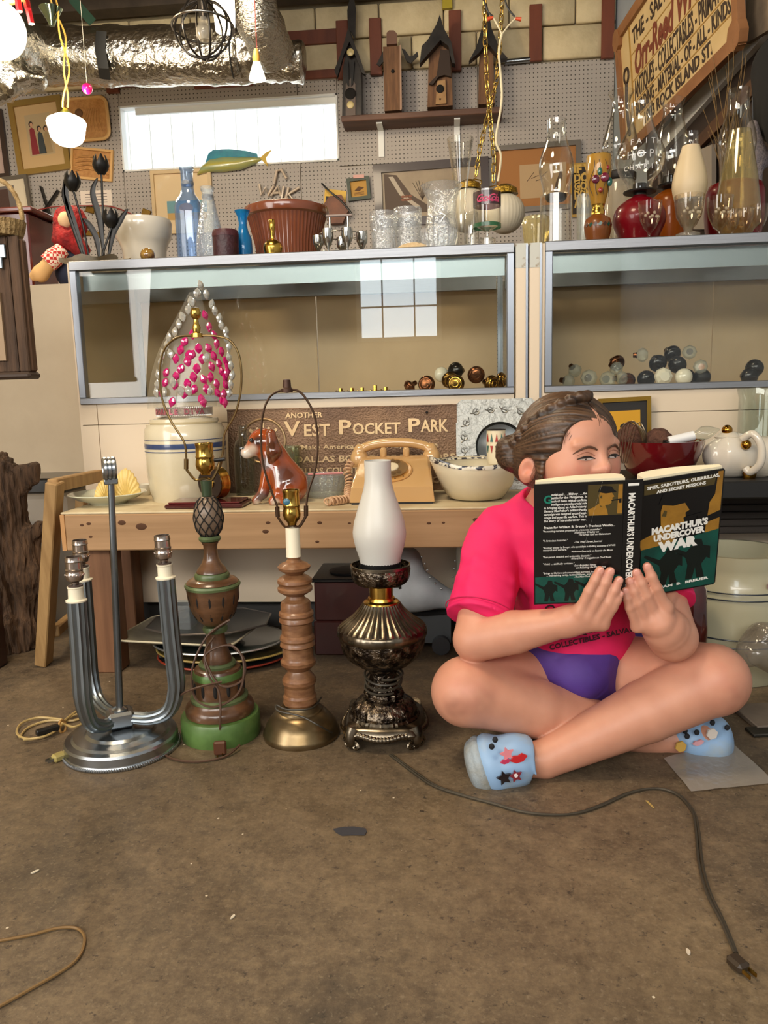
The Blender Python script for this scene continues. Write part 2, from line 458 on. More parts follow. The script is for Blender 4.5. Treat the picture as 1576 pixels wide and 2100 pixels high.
WX0, WX1, WZ0, WZ1 = -2.115, -.682, 2.225, 2.63
wall = MB()
wall.bx(-3.6, WX0, YW, YW + .06, 0, 3.3).bx(WX1, 1.3, YW, YW + .06, 0, 3.3).bx(WX0, WX1, YW, YW + .06, 0, WZ0).bx(WX0, WX1, YW, YW + .06, WZ1, 3.3)
wb = st(wall.o('wall_back', M_mortar, ang=0))
# pegboard sheets
PT = 2.735
for x0, x1, z0, z1 in ((-3.6, -3.0, 0, PT), (-2.995, WX0, 1.23, PT), (-2.995, WX0, 0, 1.225), (WX0 + .004, -.94, 0, WZ0), (-.935, WX1, 0, WZ0), (WX0 + .004, -.94, WZ1, PT), (-.935, WX1 - .004, WZ1, PT), (WX1, .2, 0, 2.19), (WX1, .2, 2.195, PT), (.205, 1.035, 0, 2.19), (.205, 1.035, 2.195, PT)):
    MB().bx(x0, x1, YW - .012, YW - .004, z0, z1).o('pegboard_panel', M_peg, wb, 0)
# concrete blocks above the pegboard
z = PT + .008; row = 0
while z < 3.12:
    x = -2.6 - (row % 2) * .2
    while x < 1.03:
        x1 = min(x + .392, 1.035)
        if x1 - x > .03:
            MB().box(((x + x1) / 2, YW - .012 + random.uniform(-.003, .003), z + .095), (x1 - x, .04, .186), None, .008).o('block', M_block, wb, 60)
        x += .40
    z += .197; row += 1
# furring strips left on the wall
def strip(p0, p1, w, vert=True):
    a, b = A(*p0, YW - .03), A(*p1, YW - .03)
    if vert: MB().bx(a.x - w / 2, a.x + w / 2, YW - .055, YW - .03, b.z, a.z, .003).o('furring_strip', M_red, wb, 0)
    else: MB().bx(a.x, b.x, YW - .05, YW - .03, a.z - w / 2, a.z + w / 2, .003).o('furring_strip', M_red, wb, 0)
for x, y0, y1 in ((702, 45, 165), (770, 40, 156), (933, 24, 148), (1099, 12, 128), (1248, -30, 122)): strip((x, y0), (x, y1), .075)
strip((500, 88), (692, 80), .085, False); strip((560, 160), (692, 152), .05, False); strip((400, 176), (520, 170), .05, False); strip((218, 174), (300, 176), .05, False)
MB().bx(A(218, 172, 5.15).x, A(243, 172, 5.15).x, YW - .06, YW - .03, 2.70, 2.81, .003).o('furring_strip', M_red, wb, 0)

# window with white jambs, blown out daylight behind it
win = st(MB().bx(WX0 + .0, WX1, YW - .02, YW + .06, WZ0 + .001, WZ0 + .012).bx(WX0, WX1, YW - .02, YW + .06, WZ1 - .012, WZ1 - .001).bx(WX0 + .001, WX0 + .012, YW - .02, YW + .06, WZ0, WZ1).bx(WX1 - .012, WX1 - .001, YW - .02, YW + .06, WZ0, WZ1).o('window_1', M_white, ang=0))
MB().bx(WX0 + .1, WX1 - .012, YW + .01, YW + .03, WZ1 - .05, WZ1 - .012).o('blind_rail', M_white, win, 0)
MB().bx(WX0 + .012, WX1 - .012, YW + .04, YW + .046, WZ0 + .012, WZ1 - .012).o('pane', glassmat('window_glass', '#fbfdff'), win, 0)
sd = st(MB().bx(-3.6, 1.5, 6.55, 6.6, 0, 4.2).o('trim_1', M_white, ang=0))
sd['label'] = 'white board fence seen through the window'
for k in range(26):
    MB().box((-3.4 + k * .18, 6.535, 2.1), (.165, .03, 4.2), None, .006).o('board', M_white, sd, 0)

# ceiling, joists, side walls, front wall
M_ceil = mat('old_plywood', '#5d5040', r=.8, col2='#3e352a', sc=3)
ce = st(MB().bx(-3.6, 1.9, -3.8, 5.45, 3.3, 3.4).o('ceiling', M_ceil, ang=0))
M_joist = mat('joist_wood', '#4a3d30', r=.8, col2='#332a21', sc=5)
MB().bx(-3.6, 1.2, 5.02, 5.14, 3.135, 3.3).o('joist', M_joist, ce, 0)
for yy in (4.3, 3.7, 3.1, 2.5): MB().bx(-3.6, 1.5, yy - .02, yy + .02, 3.15, 3.3).o('joist', M_joist, ce, 0)
M_bwall = mat('pale_blue_board', '#aab3bd', r=.6, col2='#98a2ae', sc=3)
p = [(xr(5.2), 5.2), (xr(-3.8), -3.8), (xr(-3.8) + .15, -3.8), (xr(5.2) + .15, 5.2)]
wr = st(MB().prism(p, 3.3).o('wall_right', M_bwall, ang=0))
M_cream = mat('cream_wall', '#b8a98c', r=.8)
st(MB().bx(-3.75, -3.6, -3.8, 5.45, 0, 3.3).o('wall_left', M_cream, ang=0))
st(MB().bx(-3.75, 2.1, -3.95, -3.8, 0, 3.3).o('wall_front', mat('dim_wall', '#6b604f', r=.8), ang=0))
# mullions of the small front window (mirrored in the case glass)
w2 = st(MB().bx(-.97, -.92, -3.69, -3.64, 1.29, 2.23).bx(-.12, -.07, -3.69, -3.64, 1.29, 2.23).bx(-.97, -.07, -3.69, -3.64, 1.29, 1.33).bx(-.97, -.07, -3.69, -3.64, 2.19, 2.23).o('window_2', M_white, ang=0))
MB().bx(-.70, -.685, -3.69, -3.66, 1.33, 2.19).bx(-.36, -.345, -3.69, -3.66, 1.33, 2.19).bx(-.92, -.12, -3.69, -3.66, 1.64, 1.655).o('muntin', mat('dark_trim', '#3a4048', r=.5), w2, 0)

# pale trim and dark doorway on the right wall, under the sign
def on_right(name, quad, th, m, parent=None, out=.0):
    pts = [AW(x, y, .004 + out) for x, y in quad]; n = V((-1, -.085, 0)).normalized()
    vs = pts + [q + n * th for q in pts]
    return MB().conv(vs, [[0, 1, 2, 3], [4, 5, 6, 7], [0, 1, 5, 4], [1, 2, 6, 5], [2, 3, 7, 6], [3, 0, 4, 7]]).o(name, m, parent, 0)
st(on_right('trim_2', ((1360, 322), (1352, 290), (1640, -30), (1640, 10)), .03, M_white))
d1 = st(on_right('door_1', ((1330, 350), (1640, 14), (1640, 900), (1330, 560)), .006, mat('dark_doorway', '#2b1d14', r=.8)))
on_right('lintel', ((1395, 328), (1600, 110), (1600, 150), (1395, 350)), .02, mat('brown_board', '#5a3a20', r=.7, col2='#3e2613', sc=6), d1, .01)
on_right('door_panel', ((1432, 312), (1470, 296), (1470, 470), (1432, 470)), .02, mat('taupe_door', '#8b8175', r=.6), d1, .02)
# ================================================================== display cases, bench, counters
M_alu = mat('brushed_aluminium', '#8f9195', r=.42, m=1.0, bump=.05, bsc=200, stretch=(.05, 1, 1))
M_alu2 = mat('aluminium_edge', '#8a8f97', r=.35, m=1.0)
M_lam = mat('cream_laminate', '#dccab0', r=.4)
M_tan = mat('tan_panel', '#c3ab88', r=.45, col2='#b39b78', sc=2)
M_pane = glassmat('case_glass', '#fbfcf9', .50, .01)
M_case_in = mat('case_lining', '#c9b79c', r=.5)
YC, YB2, ZB, ZT = 2.35, 2.85, .737, 1.168
def case(x0, x1, label, seam, lpost):
    c = T('display_case', label, 'display case', ((x0 + x1) / 2, (YC + YB2) / 2, 0))
    MB().bx(x0, x1, YC - .012, YC + .014, ZT - .028, ZT, .002).o('top_rail', M_alu, c, 0)
    MB().bx(x0, x1, YC - .012, YC + .014, ZB, ZB + .02, .002).o('bottom_rail', M_alu, c, 0)
    for xa in (x0, x1 - .022): MB().bx(xa, xa + .022, YC - .012, YC + .014, ZB + .02, ZT - .028, .002).o('post', M_alu2, c, 0)
    for xa in (x0 + .002, x1 - .018): MB().bx(xa, xa + .016, YB2 - .016, YB2, ZB, ZT).o('rear_post', M_alu2, c, 0)
    MB().bx(x0 + .022, x1 - .022, YC, YC + .005, ZB + .02, ZT - .028).o('front_pane', M_pane, c, 0)
    MB().bx(x0 + .003, x1 - .003, YC + .014, YB2, ZT - .008, ZT - .002).o('top_pane', M_pane, c, 0)
    for xa in (x0 + .004, x1 - .009): MB().bx(xa, xa + .005, YC + .014, YB2 - .016, ZB + .02, ZT - .01).o('side_pane', M_pane, c, 0)
    MB().bx(x0 + .025, x1 - .025, YC + .025, YC + .03, ZT - .085, ZT - .03).o('light_housing', mat('housing', '#8d979c', r=.33, m=.9), c, 0)
    MB().bx(x0 + .025, x1 - .025, YB2 - .05, YB2 - .02, ZT - .07, ZT - .012).o('rear_rail', M_alu, c, 0)
    MB().bx(x0, x1, YC + .014, YB2, ZB - .02, ZB + .004).o('case_floor', M_case_in, c, 0)
    for k, (a, b) in enumerate(((x0 + .02, seam), (seam + .004, x1 - .02))):
        MB().bx(a, b, YB2 - .012 + .006 * k, YB2 - .006 + .006 * k, ZB + .004, ZT - .04).o('sliding_door', M_tan, c, 0)
    # cream base with grooves
    MB().bx(x0 + .004, x1 - .004, YC + .006, YB2, .1, ZB - .02).o('base', mat('groove_dark', '#8a7458', r=.6), c, 0)
    MB().bx(x0 + .05, x1 - .05, YC + .06, YB2 - .02, 0, .1).o('toe_kick', mat('toe_kick', '#3b3a38', r=.6), c, 0)
    sv = x0 + .05
    for a, b in ((x0, sv - .001), (sv + .001, x1)):
        for z0, z1 in ((.1, .672), (.674, ZB)):
            MB().bx(a, b, YC - .004, YC + .006, z0, z1).o('laminate_panel', M_lam, c, 0)
    for xs in (x0 - .008, ):
        MB().bx(xs, xs + .008, YC - .004, YB2, .1, ZT - .004).o('side_panel', M_lam, c, 0)
    return c
X1L, X1R = A(143, 537, YC).x, A(1055, 498, YC).x
X2L = A(1118, 492, YC).x
case(X1L, X1R, 'aluminium framed glass display case with brass doorknobs, behind the row of lamps', A(651, 700, YB2).x, 0)
case(X2L, 1.2, 'glass display case with glass and black doorknobs behind the reading girl', A(1460, 640, YB2).x, 0)
# the two cream filler posts between the cases
pw = (X2L - .008 - X1R)
for k, lb in enumerate(('narrow cream filler post beside the left glass case', 'narrow cream filler post beside the right glass case')):
    xa = X1R + .004 + k * pw * .5
    p_ = T('filler_post', lb, 'post', (xa + pw * .22, YC, .1))
    MB().bx(xa, xa + pw * .44, YC - .006, YC + .05, 0, ZT - .002, .002).o('post', M_lam, p_, 0)
    MB().bx(xa + pw * .44 - .006, xa + pw * .44, YC - .009, YC - .006, .4, ZT - .004).o('edge_strip', M_alu2, p_, 0)
    MB().bx(xa, xa + pw * .44, YC - .007, YC + .05, ZT - .07, ZT - .002).o('worn_cap', mat('worn_cap', '#c3c4bb', r=.5, col2='#9b8a72', sc=30, lo=.55, hi=.62), p_, 0)

# workbench of two by fours
M_pine = mat('pine', '#b48f67', r=.6, col2='#94714b', sc=5, stretch=(.25, 2, 6), lo=.3, hi=.7)
M_pine_d = mat('pine_leg', '#8a6040', r=.65, col2='#6a4529', sc=5, stretch=(4, 4, .3))
M_top = mat('worn_top', '#d5c8a6', r=.6, col2='#bda883', sc=9)
BX0, BX1, BY0, BY1, BZ = -1.03, .44, 1.93, 2.335, .459
b = T('work_bench', 'low bench of knotty pine boards set with crockery behind the lamps', 'bench', ((BX0 + BX1) / 2, 2.13, 0))
MB().bx(BX0 + .012, BX1, BY0, BY0 + .038, BZ - .103, BZ - .006, .003).o('front_board', M_pine, b, 0)
MB().bx(BX0, BX0 + .038, BY0 + .04, BY1, BZ - .103, BZ - .006, .003).o('end_board', M_pine, b, 0)
MB().bx(BX0, BX0 + .0115, BY0 + .001, BY0 + .04, BZ - .103, BZ - .006).o('end_grain', mat('end_grain', '#b98a58', r=.7), b, 0)
for k in range(3):
    ya = BY0 + .002 + k * .135
    MB().bx(BX0 + .002, BX1, ya, ya + .133, BZ - .006, BZ, .002).o('plank', M_top, b, 0)
for x, y in ((A(214, 1200, 2.0).x, 1.975), (A(250, 1200, 2.26).x, 2.262), (.385, 1.975), (.385, 2.26)):
    MB().bx(x - .036, x + .036, y, y + .07, 0, BZ - .104, .003).o('leg', M_pine_d, b, 0)
kn = mat('knot', '#4f3018', r=.8)
for px, py, r in ((250, 1072, 5), (290, 1080, 7), (182, 1074, 3), (168, 1077, 2.5), (186, 1101, 2.5), (545, 1090, 4), (550, 1072, 3), (656, 1072, 3), (717, 1073, 2), (880, 1073, 2.5), (977, 1066, 4), (977, 1083, 3), (910, 1042 + 30, 2), (651, 1111, 2.5)):
    q = A(px, py, BY0); MB().sph((q.x, BY0, q.z), (r * .0022, .0012, r * .0013), 10, 6).o('knot', kn, b)

# wooden trestle frame left of the bench
M_oak = mat('weathered_oak', '#a98757', r=.65, col2='#8d6c40', sc=8, stretch=(5, 5, .5))
fr = T('trestle_frame', 'weathered wooden frame with one leaning leg against the bench end', 'frame', FL(90, 1366))
def bar(m, a, b_, w, t, up=(0, 0, 1)):
    a, b_ = V(a), V(b_); d = (b_ - a); L_ = d.length; d.normalize(); u = V(up).cross(d)
    u = u.normalized() if u.length > 1e-4 else V((1, 0, 0)); w2 = d.cross(u)
    M3 = Matrix((u, w2, d)).transposed()
    return m.box((a + b_) / 2, (w, t, L_), M3, .003)
bar(MB(), FL(90, 1364) + V((0, 0, .005)), A(113, 988, 1.97), .034, .045, (0, 1, 0)).o('leg', M_oak, fr, 0)
bar(MB(), A(108, 996, 1.97), A(205, 975, 2.28), .03, .036).o('top_bar', M_oak, fr, 0)
bar(MB(), A(112, 1296, 2.05), A(150, 1262, 2.28), .025, .03).o('brace', M_oak, fr, 0)
bar(MB(), A(158, 1330, 2.3), A(168, 1010, 2.3), .03, .03, (0, 1, 0)).o('leg', M_oak, fr, 0)

# beige counter behind the doll
M_beige = mat('beige_board', '#b7a890', r=.6, col2='#a99a82', sc=2)
q = A(100, 583, 2.78)
c = T('counter', 'plain beige counter front under the red haired doll', 'counter', (-1.8, 2.98, 0))
MB().bx(-2.5, X1L - .03, 2.78, 2.80, .30, q.z).o('front_panel', M_beige, c, 0)
MB().bx(-2.5, X1L - .03, 2.80, 3.2, q.z - .02, q.z).o('top', M_beige, c, 0)
MB().bx(-2.5, X1L - .06, 2.80, 2.84, 0, .30).o('plinth', mat('plinth', '#57504a', r=.7), c, 0)
# ================================================================== things on the bench
M_cer = mat('cream_stoneware', '#d9cfb4', r=.22, coat=.6, col2='#cbbf9f', sc=4)
M_blue = mat('blue_glaze', '#35466f', r=.25, coat=.5)
M_goldm = mat('polished_brass', '#c9a14a', r=.22, m=1.0)
M_glass = glassmat('clear_glass', '#f3f6f4', .45, .015)
M_cut = glassmat('cut_glass', '#eef3f2', .55, .03, .10, '#ffffff', .6, 70)
def hollow(p, t=.003):
    """turn an outer profile (bottom to top) into a thin walled vessel"""
    return [(0, p[0][1])] + p + [(max(r - t, .001), z) for r, z in reversed(p)] [:-1] + [(max(p[0][0] - t, .001), p[0][1] + t), (0, p[0][1] + t)]

# crock with blue bands and lid
YK = 2.17
k = T('stoneware_crock', 'tall cream stoneware crock with dark blue band and lid', 'crock', V((A(392, 1022, YK).x, YK, BZ)))
def ring_tf(y, YY, x): return A(x, y, YY).z
c_, p_ = LPX(388, 1020, YK, [(70, 1012), (76, 1002), (80, 960), (81, 900), (80, 878), (76, 872), (76, 868)])
p_ = [(r, max(z, BZ)) for r, z in p_]; p_[0] = (p_[0][0], BZ)
c_.x = A(388, 1020, YK).x
MB().lathe([(0, BZ)] + p_ + [(0, p_[-1][1])], c_, 40).o('body', M_cer, k)
for y0, y1 in ((906, 916), (921, 923), (898, 899.5)):
    za, zb = A(388, y1, YK).z, A(388, y0, YK).z; r0 = 81.3 * ps(A(388, y0, YK))
    MB().lathe([(r0, za), (r0 + .0006, (za + zb) / 2), (r0, zb)], c_, 40).o('glaze_band', M_blue, k)
zl = p_[-1][1]
MB().lathe([(0, zl), (.094, zl), (.098, zl + .006), (.096, zl + .014), (.06, zl + .02), (0, zl + .021)], c_, 40).o('lid', M_cer, k)
# jewelled mitre crown on the crock lid
kc = V((c_.x + .004, YK, zl + .021))
cr0 = T('jewelled_crown', 'tall pointed crown of pink and clear teardrop gems on the crock lid', 'crown', kc)
M_acr = glassmat('clear_acrylic', '#f4f4f0', .4, .08, .06, '#f2efe6')
s1 = ps(A(388, 740, YK))
def crow(t): # half width of the crown at height t (0..1)
    return [.5, .52, .53, .52, .50, .46, .40, .32, .23, .14, .06][min(10, int(t * 10))] if t < 1 else .03
def cw(t):
    a = [73, 74, 74, 72, 68, 62, 53, 42, 31, 20, 10]; i = min(9, int(t * 10)); f = t * 10 - i
    return (a[i] * (1 - f) + a[i + 1] * f) * s1
zc0, zc1 = zl + .045, A(402, 600, YK).z
for sg in (-1, 1):
    pts = [(-cw(t / 20), t / 20) for t in range(21)] + [(cw(t / 20), t / 20) for t in range(20, -1, -1)]
    vs = []; n = 9; fs = []
    for i in range(21):
        t = i / 20; w = cw(t); z = zc0 + (zc1 - zc0) * t
        for j in range(n):
            u = -1 + 2 * j / (n - 1); vs.append(V((kc.x + .05 * t + u * w, YK + sg * .075 * sqrt(max(0, 1 - (u * .95) ** 2)) * (1 - .75 * t), z)))
    for i in range(20):
        for j in range(n - 1): fs.append([i * n + j, i * n + j + 1, (i + 1) * n + j + 1, (i + 1) * n + j])
    MB().add(vs, fs).o('crown_shell', M_acr, cr0)
MB().lathe([(.070, zl + .0215), (.078, zl + .022), (.079, zl + .047), (.07, zl + .047), (.07, zl + .0215)], (kc.x, YK, 0), 32).o('band', mat('silver_band', '#cfc7bd', r=.25, m=.8, bump=.8, bsc=300), cr0)
rb = MB()
for k_ in range(44):
    a = -pi * k_ / 43
    for zz in (.0235, .0455): rb.sph((kc.x + .0795 * cos(a), YK + .0795 * sin(a), zl + zz), .0024, 6, 4)
rb.o('rhinestones', mat('rhinestone', '#f2eee8', r=.05, m=.9), cr0)
tx = MB(); word = 'SPARKLE DIVA'
for i, ch in enumerate(word):
    a = radians(-152 + i * 10.6); M_ = Matrix.Translation((kc.x + .0803 * cos(a), YK + .0803 * sin(a), zl + .0275)) @ Matrix.Rotation(a + pi / 2, 4, 'Z') @ Matrix.Rotation(pi / 2, 4, 'X')
    tx.text(ch, .021, M_, .0006, .0006, 0, 'CENTER')
tx.o('lettering', mat('rose_letters', '#b0606c', r=.3, m=.4), cr0)
M_pink = mat('pink_gem', '#c4126a', r=.08, coat=1.0, spec=.9)
M_clr = mat('clear_gem', '#d8d6cc', r=.05, m=.55, coat=1.0)
def gem_mesh(nm, m):
    o = MB().lathe([(0, -.015), (.006, -.011), (.0105, -.003), (.011, .002), (.0075, .008), (.003, .013), (0, .0155)], (0, 0, 0), 8).o(nm, m, None, 20)
    for q in o.data.vertices: q.co.y *= .5
    return o
gp = gem_mesh('pink_gem', M_pink); gc = gem_mesh('clear_gem', M_clr)
gcount = [0, 0]
def gem(x, y, pink, rot):
    q = A(x, y, YK - .07); t = min(1, max(0, (q.z - zc0) / (zc1 - zc0))); u = q.x - kc.x - .05 * t; w = max(cw(t), .01)
    un = max(-1, min(1, u / w)); yy = YK - .077 * sqrt(max(0, 1 - (un * .93) ** 2)) * (1 - .75 * t) - .003
    pr = gp if pink else gc
    o = pr if gcount[pink] == 0 else pr.copy()
    if gcount[pink]: COL.objects.link(o)
    gcount[pink] += 1
    o.parent = cr0; o.location = V((q.x, yy, q.z)) - kc; o.rotation_euler = (0, radians(rot), radians(un * 60))
pinks = [(404, 632), (417, 656), (388, 672), (424, 674), (377, 690), (368, 706), (400, 702), (416, 702), (434, 692), (442, 708), (357, 724), (378, 730), (392, 716), (409, 724), (427, 718), (448, 730), (372, 746), (400, 744), (436, 734), (452, 744), (341, 755), (361, 760), (392, 762), (409, 768), (426, 762), (442, 750), (448, 764), (456, 752), (340, 775), (359, 778), (381, 776), (400, 788), (419, 786), (434, 776), (449, 780), (337, 797), (380, 796), (409, 808), (434, 796), (450, 797), (357, 814), (412, 814), (442, 814), (452, 815), (384, 716), (424, 740)]
for i, (x, y) in enumerate(pinks): gem(x, y, 1, 180 + ((i * 37) % 50 - 25) - (x - 400) * .35)
clr = [(401, 590), (392, 608), (411, 610), (386, 626), (420, 630), (377, 643), (430, 645), (369, 658), (437, 660), (359, 674), (445, 676), (349, 690), (452, 688), (339, 702), (457, 704), (333, 718), (460, 722), (328, 736), (463, 742), (323, 754), (465, 760), (321, 778), (466, 780), (319, 800), (466, 800), (348, 736), (416, 744), (337, 815), (375, 813), (392, 812), (425, 812), (355, 795), (320, 816), (461, 816)]
for i, (x, y) in enumerate(clr): gem(x, y, 0, (i * 29) % 40 - 20)

# plate with painted rose and yellow seashells
q0 = A(222, 1028, 2.10)
pl = T('dinner_plate', 'pale china plate with pink rose, set on the bench end', 'plate', V((q0.x, 2.10, BZ)))
s2 = ps(q0)
MB().lathe([(0, BZ), (.05, BZ), (.055, BZ + .006), (.085, BZ + .016), (.108, BZ + .03), (.106, BZ + .032), (.08, BZ + .02), (.05, BZ + .010), (0, BZ + .009)], (q0.x, 2.10, 0), 40).o('plate', mat('pale_china', '#cfd3bf', r=.15, coat=.7), pl)
for dx, dy in ((-.055, -.03), (-.048, -.024), (-.06, -.02)): MB().sph((q0.x + dx, 2.10 + dy, BZ + .015), (.014, .012, .004), 10, 6).o('painted_rose', mat('rose_paint', '#d39ab5', r=.3), pl)
def shell(loc, w, h, yaw, lb):
    m = MB(); n = 11; vs = []; fs = []
    for side in (0, 1):
        for i in range(n * 4 + 1):
            a = radians(-78 + 156 * i / (n * 4)); rr = h * (1 - .12 * abs(sin(a)) - .03 * (i % 4 == 0)) ; 
            for j in range(5):
                f = j / 4; z = cos(a) * rr * f; x = sin(a) * rr * f * w / h * .75; yb = .012 * sin(pi * f) * (1 if side == 0 else .6) + .004 * (abs((i % 4) - 2) / 2) * f
                vs.append(V((x, (-yb if side == 0 else -yb + .004), z)))
        o = side * (n * 4 + 1) * 5
        for i in range(n * 4):
            for j in range(4):
                f = [o + i * 5 + j, o + i * 5 + j + 1, o + (i + 1) * 5 + j + 1, o + (i + 1) * 5 + j]; fs.append(f if side else f[::-1])
    m.add(vs, fs); Mx = Matrix.Translation(loc) @ Matrix.Rotation(radians(yaw), 4, 'Z'); m.xf(Mx)
    return tag(m.o('seashell', mat('yellow_shell', '#e3c77c', r=.4, col2='#d4b260', sc=20), None, 60), lb, 'seashell', 'yellow seashells on the plate')
zs = BZ + .012
shell(V((A(264, 1010, 2.10).x, 2.09, zs)), .062, .088, 0, 'large upright yellow scallop shell on the plate')
shell(V((A(222, 1010, 2.07).x, 2.05, zs)), .045, .062, 35, 'smaller yellow scallop shell behind the chrome ring of the lamp')
sm_ = MB().lathe([(0, BZ), (.014, BZ), (.022, BZ + .02), (.025, BZ + .034), (.023, BZ + .034), (.012, BZ + .006), (0, BZ + .006)], (A(300, 985, 2.26).x - .01, 2.27, 0), 20)
tag(sm_.o('china_dish', mat('white_china', '#dcd6c4', r=.2)), 'small white china dish tucked beside the cream crock', 'dish')

# dark red plinth and round black and gold clock
q1 = A(418, 1036, 2.0)
t = T('wooden_plinth', 'dark red lacquered plinth board in front of the crock', 'plinth', V((q1.x, 2.02, BZ)))
xa, xb = A(337, 1030, 1.97).x, A(497, 1030, 1.97).x
MB().bx(xa, xb, 1.965, 2.075, BZ, BZ + .012, .004).o('board', mat('red_lacquer', '#451316', r=.2, coat=.8), t, 0)
MB().bx(xa + .008, xb - .008, 1.972, 2.068, BZ + .012, BZ + .017, .003).o('board_top', mat('red_lacquer2', '#5c1d1f', r=.2, coat=.8), t, 0)
q2 = A(437, 985, 2.02); zc = BZ + .0175
R_ = .044
t = T('desk_clock', 'round black and gold drum clock standing on the red plinth', 'clock', V((q2.x, 2.03, zc)))
Mx = Matrix.Rotation(radians(-28), 4, 'Z') @ Matrix.Rotation(radians(90), 4, 'X')
cc = V((q2.x, 2.03, zc + R_))
def cyl_m(prof, nm, m):
    return MB().lathe(prof, (0, 0, 0), 36).xf(Matrix.Translation(cc) @ Mx).o(nm, m, t)
cyl_m([(0, -.018), (R_, -.018), (R_, -.014), (R_ * .98, -.011), (R_, -.008), (R_ * .98, -.005), (R_, -.002), (R_ * .98, .001), (R_, .004), (R_ * .98, .007), (R_, .010), (R_, .014), (0, .014)], 'drum', M_goldm)
cyl_m([(0, .0145), (R_ * .97, .0145), (R_ * .97, .018), (0, .018)], 'face', mat('black_wood', '#1d1113', r=.15, coat=.8))
cyl_m([(0, .0185), (.016, .0185), (.016, .021), (.012, .022), (0, .022)], 'medallion', M_goldm)

# clear flask behind the dog, pale jar
def flask(name, label, x, yb, Y, prof, m=None, cat='bottle', seg=28, sm=0, group=None, t=.0025):
    c, p = LPX(x, yb, Y, prof); z0 = p[0][1]
    if sm: p = crv2(p, sm)
    return tag(MB().lathe(hollow(p, t), c, seg).o(name, m or M_glass), label, cat, group)
def onz(y0, Y, x, z):  # picture row of height z at depth Y
    lo_, hi_ = 0, 2200
    for _ in range(40):
        mid = (lo_ + hi_) / 2
        if A(x, mid, Y).z > z: lo_ = mid
        else: hi_ = mid
    return lo_
yb_ = onz(0, 2.24, 505, BZ)
flask('glass_flask', 'empty clear glass bottle standing behind the dog figurine', 505, yb_, 2.24, [(20, yb_), (21, 990), (21, 920), (17, 906), (10, 898), (9, 876), (11, 872)], None)
yb_ = onz(0, 2.25, 600, BZ)
flask('glass_jar', 'pale green glass jar between dog figurine and bronze plaque', 598, yb_, 2.25, [(18, yb_), (20, 985), (21, 930), (20, 918), (22, 914)], glassmat('pale_green_glass', '#eef2e6', .5, .03, .04, '#d8dcc6'), 'jar')

# bronze plaque
tl, tr, bl = A(470, 840, 2.325), A(937, 836 - 12, 2.325), A(470, 1024, 2.29)
zt = tl.z; pw_ = tr.x - tl.x
M_br = mat('dark_bronze', '#5b4637', r=.42, m=.75, col2='#7d6148', sc=6, bump=.25, bsc=180)
M_brl = mat('bronze_letters', '#b79a72', r=.35, m=.8)
ph = zt - BZ
Mq = Matrix.Translation((tl.x, 2.297, BZ)) @ Matrix.Rotation(radians(90 - 4), 4, 'X')
pq = T('bronze_plaque', 'cast bronze VEST POCKET PARK plaque leaning against the case base', 'plaque', V((tl.x + pw_ / 2, 2.30, BZ)))
MB().prism([(0, 0), (pw_, 0), (pw_, ph), (0, ph)], .012, Mq).o('plate', M_br, pq, 0)
MB().prism([(0, 0), (pw_, 0), (pw_, .004), (0, .004)], .015, Mq).prism([(0, ph - .004), (pw_, ph - .004), (pw_, ph), (0, ph)], .015, Mq).o('rim', M_br, pq, 0)
tx = MB()
def ptx(s_, x, y, size, w, off=.0006, sp=1.0):
    u0 = (A(x, y, 2.29) - Mq.translation); tx.text(s_, size, Mq @ Matrix.Translation((u0.x, (A(x, y, 2.29).z - BZ), .0135)), .0018, off, 0, 'LEFT', w, 1.0, sp)
k1 = ps(A(700, 900, 2.29))
ptx('ANOTHER', 585, 858, .022, 78 * k1)
def caps(x, y, big, small, wb, word_w, word):
    ptx(word[0], x, y, big, wb * k1, .0012); ptx(word[1:], x + wb + 4, y, small, (word_w - wb - 4) * k1, .0010)
caps(584, 895, .062, .05, 34, 92, 'VEST'); caps(693, 891, .06, .046, 26, 128, 'POCKET'); caps(836, 886, .056, .05, 24, 84, 'PARK')
ptx('a "Make America Better" Project of the', 598, 923, .02, 302 * k1, .0003)
ptx('DALLAS BOARD OF REALTORS', 605, 949, .026, 330 * k1, .0006)
ptx('DALLAS COUNTY', 600, 972, .024, 150 * k1); ptx('PARK AND RECREATION', 655, 994, .026, 270 * k1)
tx.o('lettering', M_brl, pq, 0)['kind'] = 'stuff'
u0 = A(540, 905, 2.29); Mc = Mq @ Matrix.Translation((u0.x - Mq.translation.x, u0.z - BZ, .013))
em = MB(); em.torus((0, 0, 0), .066, .004, None, 40, 8).xf(Mc); n0 = len(em.v)
for a in range(7):
    n0 = len(em.v); em.box((0, 0, 0), (.008, .05 if a % 2 else .03, .004)); em.xf(Mc @ Matrix.Rotation(radians(-75 + a * 25), 4, 'Z') @ Matrix.Translation((0, .03, 0)), n0)
em.o('emblem', M_brl, pq, 30)
for x, y in ((876, 846),): 
    q = A(x, y, 2.285); MB().sph(q + V((0, .004, 0)), .004, 8, 6).o('bolt_hole', mat('hole_black', '#120d0a', r=.9), pq)

# cut glass dish with a pink stick
yb_ = onz(0, 2.18, 668, BZ)
def fl_cut(n, d): return lambda r, z, t: r * (1 + d * abs(sin(n * t / 2)))
c, p = LPX(664, yb_, 2.18, [(32, yb_), (39, 1006), (46, 985), (49, 972)])
gd = T('cut_glass_dish', 'round cut glass dish holding a pink stick, beside the phone cord', 'dish', V((c.x, c.y, BZ)))
MB().lathe(hollow(p, .004), c, 64, None, fl_cut(22, .05)).o('bowl', M_cut, gd, 25)
tag(MB().cyl(A(632, 973, 2.15), A(703, 970, 2.18), .0032, None, 8).o('pink_stick', mat('pink_plastic', '#e79a9a', r=.4)), 'short pink stick lying across the cut glass dish', 'stick')

